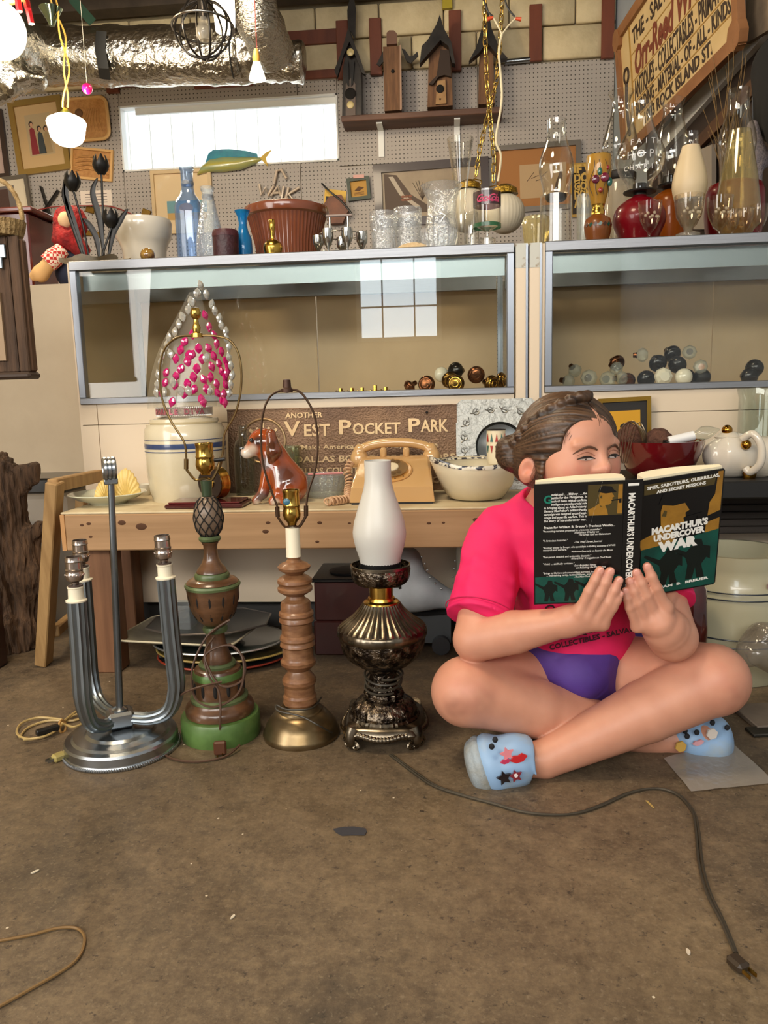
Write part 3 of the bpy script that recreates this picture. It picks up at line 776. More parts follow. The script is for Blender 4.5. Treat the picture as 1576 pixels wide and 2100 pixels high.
# rotary telephone
M_ph = mat('tan_bakelite', '#c39c68', r=.22, coat=.5)
qa, qb = A(722, 1030, 2.05), A(893, 1026, 2.05)
xm = (qa.x + qb.x) / 2; hw = (qb.x - qa.x) / 2
ph_ = T('rotary_phone', 'tan rotary dial telephone with coiled handset cord', 'telephone', V((xm, 2.1, BZ)))
# body wedge: side profile in (y, z)
fy, by = 2.0, 2.2
prof = [(fy, BZ + .006), (fy + .002, BZ + .045), (fy + .012, BZ + .055), (2.12, BZ + .108), (2.15, BZ + .116), (2.185, BZ + .112), (by, BZ + .05), (by, BZ + .006)]
vs = []; fs = []; n = len(prof); st_ = [(-1, .93, .8), (-.93, 1, .93), (-.5, 1, 1), (.5, 1, 1), (.93, 1, .93), (1, .93, .8)]
for (u, fz, fyk) in st_:
    for (y, z) in prof:
        tp = 1 - .10 * (z - BZ) / .11
        vs.append(V((xm + u * hw * tp * (.97 if y > 2.1 else 1), 2.1 + (y - 2.1) * (.985 if abs(u) == 1 else 1), BZ + (z - BZ) * (fz if z > BZ + .01 else 1))))
for i in range(len(st_) - 1):
    for j in range(n): fs.append([i * n + j, i * n + (j + 1) % n, (i + 1) * n + (j + 1) % n, (i + 1) * n + j])
fs.append(list(range(n))[::-1]); fs.append([(len(st_) - 1) * n + j for j in range(n)])
MB().add(vs, [f[::-1] for f in fs]).o('body', M_ph, ph_, 35)
MB().bx(xm - hw * .95, xm + hw * .95, fy + .004, by - .004, BZ, BZ + .007).o('base_plate', mat('black_plate', '#1a1714', r=.5), ph_, 0)
slope = atan2(.053, .108)
Md = Matrix.Translation((xm - .004, 2.066, BZ + .0815)) @ Matrix.Rotation(slope, 4, 'X')
MB().lathe([(0, 0), (.056, 0), (.057, .003), (.053, .006), (.04, .004), (0, .004)], (0, 0, 0), 40).xf(Md).o('dial_plate', mat('dial_plate', '#c08f50', r=.3, coat=.4), ph_)
dl = MB().lathe([(.019, .009), (.043, .0085), (.045, .011), (.04, .0125), (.019, .0125)], (0, 0, 0), 40).xf(Md).o('finger_wheel', glassmat('dial_plastic', '#d9c6a2', .5, .05, .25, '#bfa272'), ph_)
MB().lathe([(0, .013), (.02, .013), (.019, .0155), (0, .016)], (0, 0, 0), 28).xf(Md).o('hub_label', mat('hub_label', '#d8c9a8', r=.4), ph_)
fh = MB(); num = MB()
for i in range(10):
    a = radians(60 + i * 28); fh.lathe([(0, 0), (.0062, 0), (.0062, .0012), (0, .0012)], (.032 * cos(a), .032 * sin(a), .0127), 12)
    num.text('1234567890'[i], .009, Matrix.Translation((.05 * cos(a), .05 * sin(a) - .003, .0068)), .0002, 0, 0, 'CENTER')
fh.xf(Md).o('finger_holes', mat('finger_hole', '#5e4526', r=.5), ph_); num.xf(Md).o('numerals', mat('numeral_black', '#2a1a0e', r=.6), ph_, 0)
for u in (-.032, .032): MB().box((xm + u, 2.155, BZ + .125), (.018, .03, .03), None, .005).o('cradle_prong', M_ph, ph_)
hz = BZ + .142
hs = MB(); hpts = crv([(xm - .105, 2.165, hz - .035), (xm - .095, 2.165, hz - .008), (xm - .055, 2.165, hz + .006), (xm, 2.165, hz + .010), (xm + .055, 2.165, hz + .006), (xm + .095, 2.165, hz - .008), (xm + .105, 2.165, hz - .035)], 5)
nn = len(hpts) - 1
hs.tube(hpts, [(.020 if abs(i / nn - .5) > .33 else .013) for i in range(nn + 1)], 14)
for sg in (-1, 1): hs.lathe([(0, -.05), (.024, -.05), (.026, -.044), (.025, -.02), (.018, -.005), (0, 0)], (xm + sg * .102, 2.165, hz - .006), 20)
hs.o('handset', M_ph, ph_, 50)
# coiled cord
path = crv([A(722, 946, 2.12), A(712, 965, 2.1), A(716, 985, 2.09), A(714, 1005, 2.07), V((A(712, 1020, 2.03).x, 2.03, BZ + .014)), V((A(688, 1022, 2.0).x, 1.99, BZ + .013)), V((A(672, 1024, 1.98).x, 1.985, BZ + .012)), V((A(690, 1026, 2.0).x, 2.01, BZ + .013)), V((A(720, 1020, 2.02).x, 2.03, BZ + .013))], 10)
coil = []; tot = 0
for i in range(len(path) - 1):
    d = (path[i + 1] - path[i]); nst = max(2, int(d.length / .0009)); t_ = d.normalized() if d.length > 0 else V((0, 0, 1)); u = t_.orthogonal().normalized() if i == 0 else (u - t_ * u.dot(t_)).normalized(); w = t_.cross(u)
    for k_ in range(nst):
        tot += d.length / nst; ph0 = tot / .0105 * 2 * pi; coil.append(path[i] + d * (k_ / nst) + u * (.0095 * cos(ph0)) + w * (.0095 * sin(ph0)))
MB().tube(coil, .0025, 6).o('coiled_cord', mat('cord_tan', '#c9a27c', r=.4), ph_)

# embossed pewter tray leaning on the case
M_pew = mat('pewter', '#87867f', r=.38, m=.9, bump=.3, bsc=60)
qt = A(935, 818, 2.335); qr = A(1100, 812, 2.335); w_ = qr.x - qt.x; h_ = qt.z - BZ
Mt = Matrix.Translation((qt.x, 2.27, BZ)) @ Matrix.Rotation(radians(90 - 10), 4, 'X')
tr_ = T('pewter_tray', 'square embossed pewter tray with round well, leaning behind the bowl', 'tray', V((qt.x + w_ / 2, 2.28, BZ)))
def sq_ring(m, w, h, cx, cy, r, th, n=48):
    vs = []; fs = []
    for i in range(n):
        a = 2 * pi * i / n; ca, sa = cos(a), sin(a); k = min((w / 2) / max(abs(ca), 1e-6), (h / 2) / max(abs(sa), 1e-6))
        for z in (0, th):
            vs.append(V((w / 2 + ca * k, h / 2 + sa * k, z))); vs.append(V((cx + r * ca, cy + r * sa, z)))
    for i in range(n):
        j = (i + 1) % n; a, b_ = i * 4, j * 4
        fs += [[a + 2, a + 3, b_ + 3, b_ + 2][::-1], [a, a + 1, b_ + 1, b_][:: 1], [a, a + 2, b_ + 2, b_][::-1], [a + 1, a + 3, b_ + 3, b_ + 1]]
    return m.add(vs, fs)
cy_ = h_ * .48
sq_ring(MB(), w_, h_, w_ / 2 + .01, cy_, .072, .006).xf(Mt).o('rim', M_pew, tr_, 30)
MB().lathe([(.072, .006), (.066, -.008), (.045, -.012), (0, -.012)], (w_ / 2 + .01, cy_, 0), 36).xf(Mt).o('well', mat('pewter_dark', '#6f716e', r=.28, m=.9), tr_)
ev = MB()
for i in range(16):
    a = i * pi / 8 + .15; ca, sa = cos(a), sin(a); k = min((w_ / 2) / max(abs(ca), 1e-6), (h_ / 2) / max(abs(sa), 1e-6)); rr = (.072 + k) / 2
    x, y = w_ / 2 + rr * ca, h_ / 2 + rr * sa
    ev.torus((x, y, .0065), .009, .002, None, 12, 5); ev.torus((x + .006 * sa, y - .006 * ca, .0065), .004, .0016, None, 10, 5)
    for b_ in (-1, 1): ev.tube(crv([(x, y, .0065), (x + b_ * .012 * sa, y - b_ * .012 * ca, .0065), (x + b_ * .018 * sa + .006 * ca, y - b_ * .018 * ca + .006 * sa, .0065)], 3), .0016, 5)
ev.xf(Mt).o('scroll_relief', M_pew, tr_)

# spatterware batter bowl with spout, small painted cup in it
qc = A(985, 1025, 2.08); xb_ = A(978, 1000, 2.08).x
bw = T('batter_bowl', 'cream spouted stoneware bowl with black speckled rim on the bench', 'bowl', V((xb_, 2.09, BZ)))
pb = [(.055, BZ), (.075, BZ + .006), (.098, BZ + .04), (.106, BZ + .075), (.108, BZ + .098), (.106, BZ + .107)]
def spout(r, z, t):
    k = max(0, cos(t - radians(205))) ** 14; return r * (1 + .28 * k * max(0, (z - BZ - .05) / .06))
def spz(m):
    for i, q in enumerate(m.v):
        t = atan2(q.y - 2.09, q.x - xb_); k = max(0, cos(t - radians(205))) ** 14; zz = max(0, (q.z - BZ - .06) / .045); m.v[i] = q + V((0, 0, .014 * k * zz - .010 * max(0, cos(t - radians(270))) ** 2 * zz))
    return m
spz(MB().lathe(hollow(pb, .006), (xb_, 2.09, 0), 56, None, spout)).o('bowl', M_cer, bw)
spz(MB().lathe([(.1085, BZ + .096), (.1088, BZ + .104), (.107, BZ + .1085), (.102, BZ + .1085), (.099, BZ + .10)], (xb_, 2.09, 0), 56, None, spout)).o('speckled_rim', mat('speckled_rim', '#d9d2bd', r=.3, col2='#1c1d2b', sc=70, lo=.47, hi=.52, coat=.5), bw)
qk = A(1018, 922, 2.13)
cp = T('painted_cup', 'small cream cup painted with red and green triangles, standing in the bowl', 'cup', qk)
c, p = LPX(1018, 945, 2.13, [(17, 950), (19, 930), (19.5, 900), (19, 882)])
MB().lathe(hollow(p, .003), c, 24).o('cup', mat('cup_cream', '#e3d6b4', r=.4), cp)
for row, (ya, yb2) in enumerate(((905, 888), (913, 928))):
    for i in range(5):
        a = radians(-150 + i * 30); R1 = 19.9 * ps(qk); z0, z1 = A(1018, ya, 2.13).z, A(1018, yb2, 2.13).z
        Mk = Matrix.Translation((c.x + R1 * cos(a), c.y + R1 * sin(a), z0)) @ Matrix.Rotation(a + pi / 2, 4, 'Z') @ Matrix.Rotation(pi / 2, 4, 'X')
        MB().prism([(-.0042, 0), (.0042, 0), (0, z1 - z0)], .0008, Mk).o('triangle', mat(('tri_red', 'tri_green')[(i + row) % 2], ('#a8322a', '#3d6c62')[(i + row) % 2], r=.5), cp, 0)
MB().lathe([(19.8 * ps(qk), A(1018, 882, 2.13).z), (20.2 * ps(qk), A(1018, 880, 2.13).z), (17 * ps(qk), A(1018, 881, 2.13).z)], c, 24).o('dark_rim', mat('rim_dark', '#2b2622', r=.5), cp)
# ================================================================== the four lamps on the floor
M_chr = mat('satin_chrome', '#a7adb2', r=.27, m=1.0)
M_chr2 = mat('grey_fluted_metal', '#8b949a', r=.34, m=1.0)
M_brass = mat('socket_brass', '#c8a352', r=.2, m=1.0, col2='#a9843a', sc=30)
M_sock = mat('aged_nickel', '#bdb0a6', r=.25, m=1.0)
M_ivory = mat('ivory_candle', '#efe6cc', r=.45)
M_bronze = mat('harp_bronze', '#5a4530', r=.4, m=.8)
M_cordb = mat('brown_cord', '#4c3424', r=.55)
M_cordg = mat('olive_cord', '#3b352a', r=.5)
M_cordc = mat('clear_cord', '#b59c66', r=.35)

# ---- lamp P : chrome disc base, ring topped rod, three fluted arms
bP = FL(252, 1531); YP = bP.y; sP = ps(bP)
P = T('three_arm_lamp', 'chrome three arm lamp with fluted arms and ring topped rod', 'lamp', V((bP.x, YP, 0)))
R = 113 * sP
MB().lathe([(0, 0), (R, 0), (R * 1.01, .004), (R, .008), (R * .985, .010), (R * .985, .026), (R * .96, .031), (R * .86, .033), (R * .82, .038), (R * .63, .040), (R * .58, .045), (.02, .047), (0, .047)], (bP.x, YP, 0), 56).o('base', M_chr, P, 30)
rib = MB()
for i in range(150):
    a = 2 * pi * i / 150; rib.sph((bP.x + R * 1.005 * cos(a), YP + R * 1.005 * sin(a), .004), (.003, .003, .004), 6, 4)
rib.o('beaded_edge', M_chr, P)
hub = V((bP.x, YP, .048))
MB().box(hub + V((0, 0, .019)), (.055, .05, .036), rotm('Z', 30), .006).o('hub', M_chr, P, 20)
top = A(226, 1000, YP)
rod0 = V((bP.x, YP, .08))
rod1 = V((A(228, 992, YP).x, YP, A(228, 992, YP).z))
MB().lathe([(0, .066), (.016, .066), (.017, .073), (.012, .077), (.016, .082), (.017, .088), (.009, .094), (0, .094)], (bP.x, YP, 0), 20).o('collar', M_chr, P)
MB().cyl(rod0, rod1, .0078, .0066, 14).o('rod', mat('rod_grey', '#7f868c', r=.35, m=1.0), P)
d = (rod1 - rod0).normalized()
fin = T_ = None
rc = V((rod1.x - .001, YP, A(222, 962, YP).z))
Mr = Matrix.Rotation(radians(-62), 3, 'Z') @ Matrix.Rotation(pi / 2, 3, 'X')
rg = MB(); rg.box(rod1 + V((0, 0, .006)), (.028, .028, .013), rotm('Z', 25), .002)
for off in (-.008, 0, .008): rg.torus(rc + Mr @ V((0, 0, off)), .0205, .0056, Mr, 30, 8)
rg.o('ring_finial', M_chr, P, 40)
def flute(n, d): return lambda t: 1 - d * abs(cos(n * t / 2))
def arm(az, top_px, bow, sgn):
    """fluted arm: leaves the hub level, bends up, stands upright; ends at the picture point"""
    tz = top_px.z; ex, ey = top_px.x, top_px.y
    dx, dy = ex - hub.x, ey - hub.y; L_ = sqrt(dx * dx + dy * dy); ux, uy = dx / L_, dy / L_
    def at_(r, z): return V((hub.x + ux * r, hub.y + uy * r, z))
    ctl = [at_(.02, .068), at_(L_ * .55, .066), at_(L_ * .88 + bow * .3, .085), at_(L_ + bow, .135), at_(L_ + bow, .19), at_(L_ + bow * .5, .25), at_(L_, tz)]
    pts = crv(ctl, 7); n = len(pts)
    MB().tube(pts, [.0125 + .0065 * min(1, i / (n * .55)) for i in range(n)], 44, fn=flute(11, .14)).o('fluted_arm', M_chr2, P, 25)
    ax = (pts[-1] - pts[-4]).normalized()
    Mx = ax.to_track_quat('Z', 'Y').to_matrix()
    e = pts[-1]
    cd = MB().lathe([(0, 0), (.0205, 0), (.021, .003), (.0155, .0055), (.0150, .027), (.0165, .0285), (.0165, .031), (0, .031)], e, 24, Mx).o('candle_cup', M_ivory, P, 35)
    MB().lathe([(0, .0312), (.0145, .0312), (.0145, .034), (0, .034)], e, 20, Mx).o('gasket', mat('gasket_dark', '#4a3a33', r=.5), cd)
    MB().lathe([(0, .034), (.007, .034), (.008, .040), (.0155, .044), (.018, .052), (.0175, .058), (.0165, .060), (.0168, .064), (.0175, .066), (.0160, .068), (.0158, .081), (.0172, .083), (.0162, .0855), (.0162, .092), (.0150, .092), (.0150, .07), (0, .07)], e, 26, Mx).o('socket', M_sock, P, 35)
    g = MB()
    for i in range(16):
        a = 2 * pi * i / 16; g.sph(e + Mx @ V((.0178 * cos(a), .0178 * sin(a), .0555)), .0018, 6, 4)
    g.o('socket_beads', M_sock, P)
arm(0, A(340, 1186, YP + .0), .006, 1)
arm(1, A(157, 1233, YP - .075), .004, 1)
arm(2, A(170, 1190, YP + .085), .004, 1)
# its clear cord, coiled and held by a rubber band
cz = .005
cb = P
def floor_pts(l, z=.004): return [FL(x, y, z) for x, y in l]
for k_, pts in enumerate(([(40, 1512), (58, 1492), (100, 1478), (150, 1478), (180, 1466)], [(185, 1464), (150, 1470), (110, 1500), (66, 1518), (36, 1508), (44, 1486), (80, 1474), (128, 1478)], [(48, 1522), (90, 1516), (120, 1500), (136, 1480), (165, 1460), (195, 1458)], [(128, 1490), (150, 1498), (170, 1490), (176, 1472), (160, 1466)])):
    MB().tube(crv([p + V((0, 0, .003 * k_)) for p in floor_pts(pts)], 6), .0028, 6).o('cord_loop', M_cordc, cb)
a_, b__ = FL(74, 1504, .016), FL(122, 1490, .016)
bar(MB(), a_, b__, .016, .014).o('inline_switch', mat('black_plastic', '#161616', r=.3), cb, 0)
MB().torus(FL(128, 1490, .012), .014, .003, Matrix.Rotation(radians(80), 3, 'Y'), 16, 6).o('rubber_band', mat('rubber_band', '#b58a4e', r=.6), cb)
q = FL(121, 1552, .008)
pg = MB().box(q, (.02, .028, .016), rotm('Z', -35), .004).o('plug_body', mat('yellow_clear', '#a99a5e', r=.35), P, 0)
for s_ in (-.005, .005): MB().box(q + rotm('Z', -35) @ V((s_, -.02, 0)), (.002, .014, .006), rotm('Z', -35)).o('prong', M_chr, pg, 0)
MB().tube(crv([q + V((.004, .012, 0)), FL(136, 1530, .005), FL(146, 1518, .004)], 5), .0026, 6).o('cord_end', M_cordc, pg)

# ---- lamp Q : turned wood and green
def lampax(x, y): return FL(x, y)
bQ = FL(455, 1503); YQ = bQ.y
M_wal = mat('walnut_stain', '#6b4a30', r=.3, coat=.4, col2='#4b311e', sc=14, stretch=(1, 1, 4))
M_grn = mat('green_paint', '#5a7a3e', r=.4, col2='#47632f', sc=20)
M_grn2 = mat('dull_green', '#6c7c52', r=.35, col2='#4c5a38', sc=18)
M_slot = mat('slot_black', '#120d09', r=.8)
Q = T('urn_lamp', 'tall brown and green turned wood urn lamp with harp', 'lamp', V((bQ.x, YQ, 0)))
def LQ(nm, m, prof, **k):
    c, p = LPX(455, 1503, YQ, prof)
    p = [(r, max(0, z)) for r, z in p]
    return MB().lathe(p, V((bQ.x, YQ, 0)), 40).o(nm, m, Q, k.get('ang', 40))
LQ('base', M_grn, [(0, 1503), (79, 1503), (80, 1498), (80, 1464), (77, 1459), (60, 1457), (0, 1457)])
LQ('plinth_moulding', M_wal, [(0, 1457), (69, 1457), (70, 1448), (67, 1440), (61, 1436), (59, 1430), (0, 1430)])
LQ('plinth_ring', M_grn2, [(0, 1430), (58, 1430), (58.5, 1425), (55, 1421), (0, 1421)])
LQ('pedestal', M_wal, [(0, 1421), (51, 1421), (50, 1384), (0, 1384)])
LQ('pedestal_band', M_grn, [(0, 1385), (51, 1385), (51, 1376), (49, 1372), (0, 1372)])
LQ('pedestal_top', M_wal, [(0, 1372), (48, 1372), (46, 1367), (38, 1364), (0, 1364)])
LQ('stem_ring', M_grn2, [(0, 1364), (37, 1364), (38, 1359), (35, 1355), (0, 1355)])
LQ('stem', M_wal, [(0, 1355), (30, 1355), (30, 1350), (25, 1335), (20, 1316), (18, 1302), (19, 1294), (0, 1294)])
LQ('neck_ring', M_grn2, [(0, 1295), (24, 1294), (26, 1288), (24, 1283), (0, 1282)])
LQ('urn', M_wal, [(0, 1283), (18, 1282), (26, 1276), (36, 1266), (44, 1254), (49, 1240), (52, 1222), (54, 1203), (0, 1203)])
LQ('urn_rim', M_grn2, [(0, 1204), (55, 1203), (57, 1198), (55, 1194), (0, 1193)])
LQ('urn_lid', M_wal, [(0, 1193), (53, 1193), (49, 1188), (39, 1184), (0, 1184)])
LQ('lid_ring', M_grn2, [(0, 1184), (35, 1184), (36, 1178), (33, 1173), (0, 1173)])
LQ('trumpet', M_wal, [(0, 1173), (31, 1172), (29, 1166), (20, 1155), (15, 1142), (13.5, 1128), (14, 1118), (18, 1110), (0, 1109)])
LQ('collar_ring', M_grn2, [(0, 1110), (21, 1108), (23, 1103), (20, 1098), (0, 1098)])
egg = [(0, 1100), (15, 1099), (24, 1088), (29, 1072), (30, 1059), (28, 1045), (23, 1030), (14, 1019), (0, 1017)]
LQ('pineapple', mat('pineapple', '#7d6a58', r=.35, col2='#6a5645', sc=10), egg, ang=80)
# lattice grooves of the pineapple
c_, pe = LPX(455, 1503, YQ, egg[1:-1]); pe = crv2(pe, 4); lat = MB()
for s_ in (-1, 1):
    for k_ in range(10):
        pts = []
        for i, (r, z) in enumerate(pe):
            a = 2 * pi * k_ / 10 + s_ * (i / len(pe)) * 2.1; pts.append(V((bQ.x + (r + .0003) * cos(a), YQ + (r + .0003) * sin(a), z)))
        lat.tube(pts, .0013, 5)
lat.o('lattice', M_slot, Q)
LQ('neck', mat('green_neck', '#35442e', r=.3), [(0, 1018), (10, 1017), (11, 1000), (12, 985), (0, 985)])
def slots(x, y0, y1, r0, r1, n, w):
    z0, z1 = A(455, y0, YQ).z, A(455, y1, YQ).z; k0 = ps(A(455, y0, YQ))
    for i in range(n):
        a = 2 * pi * (i + .3) / n; m = MB(); pts = [V((bQ.x + (r0 + (r1 - r0) * f) * k0 * cos(a), YQ + (r0 + (r1 - r0) * f) * k0 * sin(a), z0 + (z1 - z0) * f)) for f in (0, .12, .3, .5, .7, .88, 1)]
        m.tube(pts, [w * .3, w * .8, w, w, w, w * .8, w * .3], 8); m.o('slot', M_slot, Q)
slots(455, 1415, 1390, 49.2, 49.2, 12, .0045)
slots(455, 1264, 1214, 37.5, 51.8, 12, .0042)
def harp(par, x0, saddle_px, L, Rr, Y, topx, topy, m, r=.0024):
    """bent wire harp through picture points at depth Y, with ferrules, saddle and cap"""
    z0 = A(*saddle_px, Y).z
    MB().tube(crv(PX([(x, y, Y) for x, y in L]) + PX([(x, y, Y) for x, y in Rr[::-1]]), 6), r, 8).o('harp', m, par)
    for pts in (L, Rr):
        a, b_ = A(*pts[0], Y), A(*pts[1], Y); MB().cyl(a, a + (b_ - a).normalized() * .022, .0048, .0048, 10).o('ferrule', m, par)
    MB().tube(crv([A(*L[0], Y), A((L[0][0] + saddle_px[0]) / 2, saddle_px[1] + 3, Y), A(*saddle_px, Y), A((Rr[0][0] + saddle_px[0]) / 2, saddle_px[1] + 3, Y), A(*Rr[0], Y)], 4), [.003] * 17, 6).o('harp_saddle', m, par)
hQ = dict(Y=YQ)
def socket(par, x, y0, y1, r, Y, m=M_brass, cx=None):
    c, p = LPX(x, y0, Y, [(0, y0 + 8), (r * .5, y0 + 8), (r * .6, y0 + 2), (r * .95, y0 - 4), (r * 1.06, y0 - 12), (r * 1.02, y0 - 22), (r * .96, y0 - 25), (r * .98, (y0 + y1) / 2 + 2), (r * 1.05, (y0 + y1) / 2), (r * .97, (y0 + y1) / 2 - 3), (r * .96, y1 + 7), (r * 1.02, y1 + 4), (r, y1), (r * .9, y1), (r * .88, y1 + 15), (0, y1 + 15)])
    c = V((cx.x, cx.y, 0)) if cx else c
    return MB().lathe(p, c, 28).o('socket', m, par, 35)
socket(Q, 421, 966, 908, 18.5, YQ, M_brass, bQ)
harp(Q, 421, (420, 981), [(382, 962), (382, 936), (377, 905), (350, 862), (332, 815), (328, 760), (338, 715), (365, 692), (402, 688)], [(449, 958), (457, 930), (461, 890), (484, 845), (495, 790), (492, 735), (474, 700), (442, 689), (408, 688)], YQ, 404, 688, mat('harp_brass', '#7a6440', r=.35, m=.9))
MB().cyl(A(440, 944, YQ - .012), A(462, 941, YQ - .012), .0042, .0042, 10).o('switch_key', mat('black_plastic', '#161616'), Q)
c, p = LPX(404, 690, YQ, [(0, 694), (13, 692), (12, 684), (7, 682), (9, 672), (6, 664), (5, 655), (10, 650), (11, 640), (8, 632), (0, 629)])
c.x = bQ.x + (A(404, 690, YQ).x - A(421, 966, YQ).x) * 0 ; c.x = A(404, 686, YQ).x
MB().lathe(p, c, 20).o('finial', M_brass, Q)
# brown cord wound round the urn lamp
qz = MB(); pts = []
w0 = [(430, 1300, -.03), (470, 1272, -.055), (425, 1305, -.05), (395, 1370, -.065), (400, 1430, -.07), (440, 1450, -.08), (490, 1420, -.07), (500, 1360, -.06), (478, 1325, -.05), (440, 1330, -.06), (420, 1350, -.06), (430, 1390, -.07), (450, 1420, -.075), (452, 1480, -.085), (449, 1530, -.07)]
qc_ = Q
MB().tube(crv([A(x, y, YQ + dy) if y < 1500 else V((A(x, y, YQ + dy).x, YQ + dy, A(x, y, YQ + dy).z)) for x, y, dy in w0], 6), .0026, 6).o('cord_loop', M_cordb, qc_)
MB().tube(crv([A(440, 1305, YQ - .03), A(420, 1345, YQ - .06), A(452, 1405, YQ - .072), A(497, 1395, YQ - .065), A(500, 1350, YQ - .05), A(470, 1320, YQ - .03)], 6), .0026, 6).o('cord_loop', M_cordb, qc_)
MB().tube(crv([A(455, 1398, YQ - .07), A(380, 1420, YQ - .09), FL(330, 1465, .035), FL(318, 1520, .004), FL(345, 1552, .004), FL(400, 1562, .004), FL(460, 1552, .004), FL(492, 1528, .012)], 7), .0026, 6).o('cord_loop', M_cordb, qc_)
q = FL(452, 1541, .012)
MB().box(q + V((0, .0, .008)), (.026, .012, .03), rotm('Z', 10), .003).o('plug', mat('brown_plug', '#54311f', r=.4), qc_, 0)
for s_ in (-.006, .006): MB().box(q + V((s_, -.002, -.006)), (.002, .006, .012), rotm('X', 15)).o('prong', M_brass, qc_, 0)

# ---- lamp R : turned maple column, brass bell foot
bR = FL(619, 1506); YR = bR.y
M_map = mat('turned_maple', '#8d6443', r=.4, col2='#70492d', sc=20, stretch=(2, 2, 5), coat=.2)
M_bell = mat('tarnished_brass', '#8c7a5c', r=.33, m=.9, col2='#6f5b3c', sc=12)
Rl = T('spindle_lamp', 'turned wooden spindle lamp on a stepped brass foot, with harp', 'lamp', V((bR.x, YR, 0)))
def LR(nm, m, prof, seg=36, ang=50):
    c, p = LPX(619, 1506, YR, prof); p = [(r, max(0, z)) for r, z in p]
    return MB().lathe(p, V((bR.x, YR, 0)), seg).o(nm, m, Rl, ang)
LR('foot', M_bell, [(0, 1506), (77, 1506), (78.5, 1500), (77, 1494), (74, 1490), (72, 1482), (66, 1474), (64, 1471), (62, 1469), (56, 1462), (50, 1457), (45, 1455), (44, 1451), (39, 1447), (37, 1443), (0, 1443)], 44, 30)
zR = lambda z: 760 + z / 2.622
col = [(0, 1786), (33, 1786), (35, 1775), (33.5, 1760), (34, 1745), (31, 1732), (31, 1690), (34.5, 1672), (34.5, 1655), (31, 1640), (24, 1618), (22, 1606), (29, 1592), (36, 1572), (36.5, 1556), (33, 1545), (31.5, 1535), (31.5, 1482), (36, 1472), (35, 1458), (33, 1450), (36, 1438), (35, 1424), (31.5, 1412), (31, 1352), (36, 1342), (35, 1328), (33.5, 1320), (36, 1308), (35, 1294), (31.5, 1286), (31, 1252), (29, 1238), (20, 1222), (17.5, 1208), (26, 1196), (35.5, 1180), (36, 1164), (33, 1154), (33, 1146), (36, 1134), (35, 1120), (28, 1106), (17, 1094), (22, 1082), (32, 1066), (34, 1052), (27, 1036), (17, 1026), (13, 1012), (14, 998), (0, 997)]
LR('column', M_map, [(r, zR(z)) for r, z in col], 40, 24)
LR('candle_sleeve', M_ivory, [(0, 1141), (15.5, 1141), (15, 1138), (14.5, 1082), (0, 1081)], 24)
socket(Rl, 600, 1068, 1004, 17.5, YR, M_brass, bR)
lb = MB().sph((bR.x - .006, YR - .0165, A(600, 1027, YR).z), (.008, .003, .0075), 12, 8).o('blue_sticker', mat('blue_sticker', '#3d6f86', r=.3), Rl)
harp(Rl, 600, (600, 1077), [(570, 1060), (569, 1040), (560, 1015), (543, 965), (536, 915), (539, 852), (553, 815), (575, 801), (592, 799)], [(628, 1058), (628, 1042), (633, 1008), (647, 962), (652, 905), (645, 852), (626, 815), (610, 801), (594, 799)], YR, 590, 798, mat('harp_dark', '#4a3627', r=.4, m=.7))
c, p = LPX(589, 800, YR, [(0, 806), (12, 804), (12, 797), (9, 795), (8, 779), (0, 777)]); c.x = A(589, 798, YR).x
MB().lathe(p, c, 12).o('finial', mat('finial_brown', '#4b3428', r=.5, m=.5), Rl)
rc_ = Rl
MB().tube(crv([A(659, 1430, YR + .06), A(640, 1452, YR - .04), A(590, 1455, YR - .056), A(568, 1446, YR - .05), A(572, 1458, YR - .062), A(620, 1470, YR - .078), A(658, 1490, YR - .085), FL(690, 1506, .004), FL(712, 1500, .004)], 7), .0021, 6).o('cord', M_cordg, rc_)

# ---- lamp S : embossed bronze oil lamp with frosted chimney
bS = FL(790, 1508); YS = bS.y
M_emb = mat('embossed_bronze', '#85796a', r=.24, m=1.0, col2='#332c26', sc=55, lo=.42, hi=.56, bump=.9, bsc=75)
M_brs = mat('antique_bronze', '#837a6b', r=.27, m=1.0, col2='#5d5447', sc=20)
S_ = T('oil_lamp', 'embossed bronze oil lamp with frosted white glass chimney', 'lamp', V((bS.x, YS, 0)))
def LS(nm, m, prof, seg=48, fn=None, ang=40):
    c, p = LPX(790, 1508, YS, prof); p = [(r, max(0, z)) for r, z in p]
    return MB().lathe(p, V((bS.x, YS, 0)), seg, None, fn).o(nm, m, S_, ang)
zS = lambda z: 920 + z / 3.18
def rope(n, d): return lambda r, z, t: r * (1 + d * cos(n * t))
zf = .035
def foot_fn(r, z, t): return r * (1 + .16 * abs(cos(2 * (t - pi / 4))) ** 6 - .05 * abs(cos(2 * t)) ** 2)
LS('base_plate', M_brs, [(0, 1481), (72, 1484), (84, 1483), (88, 1476), (84, 1468), (76, 1463), (0, 1460)], 64, foot_fn)
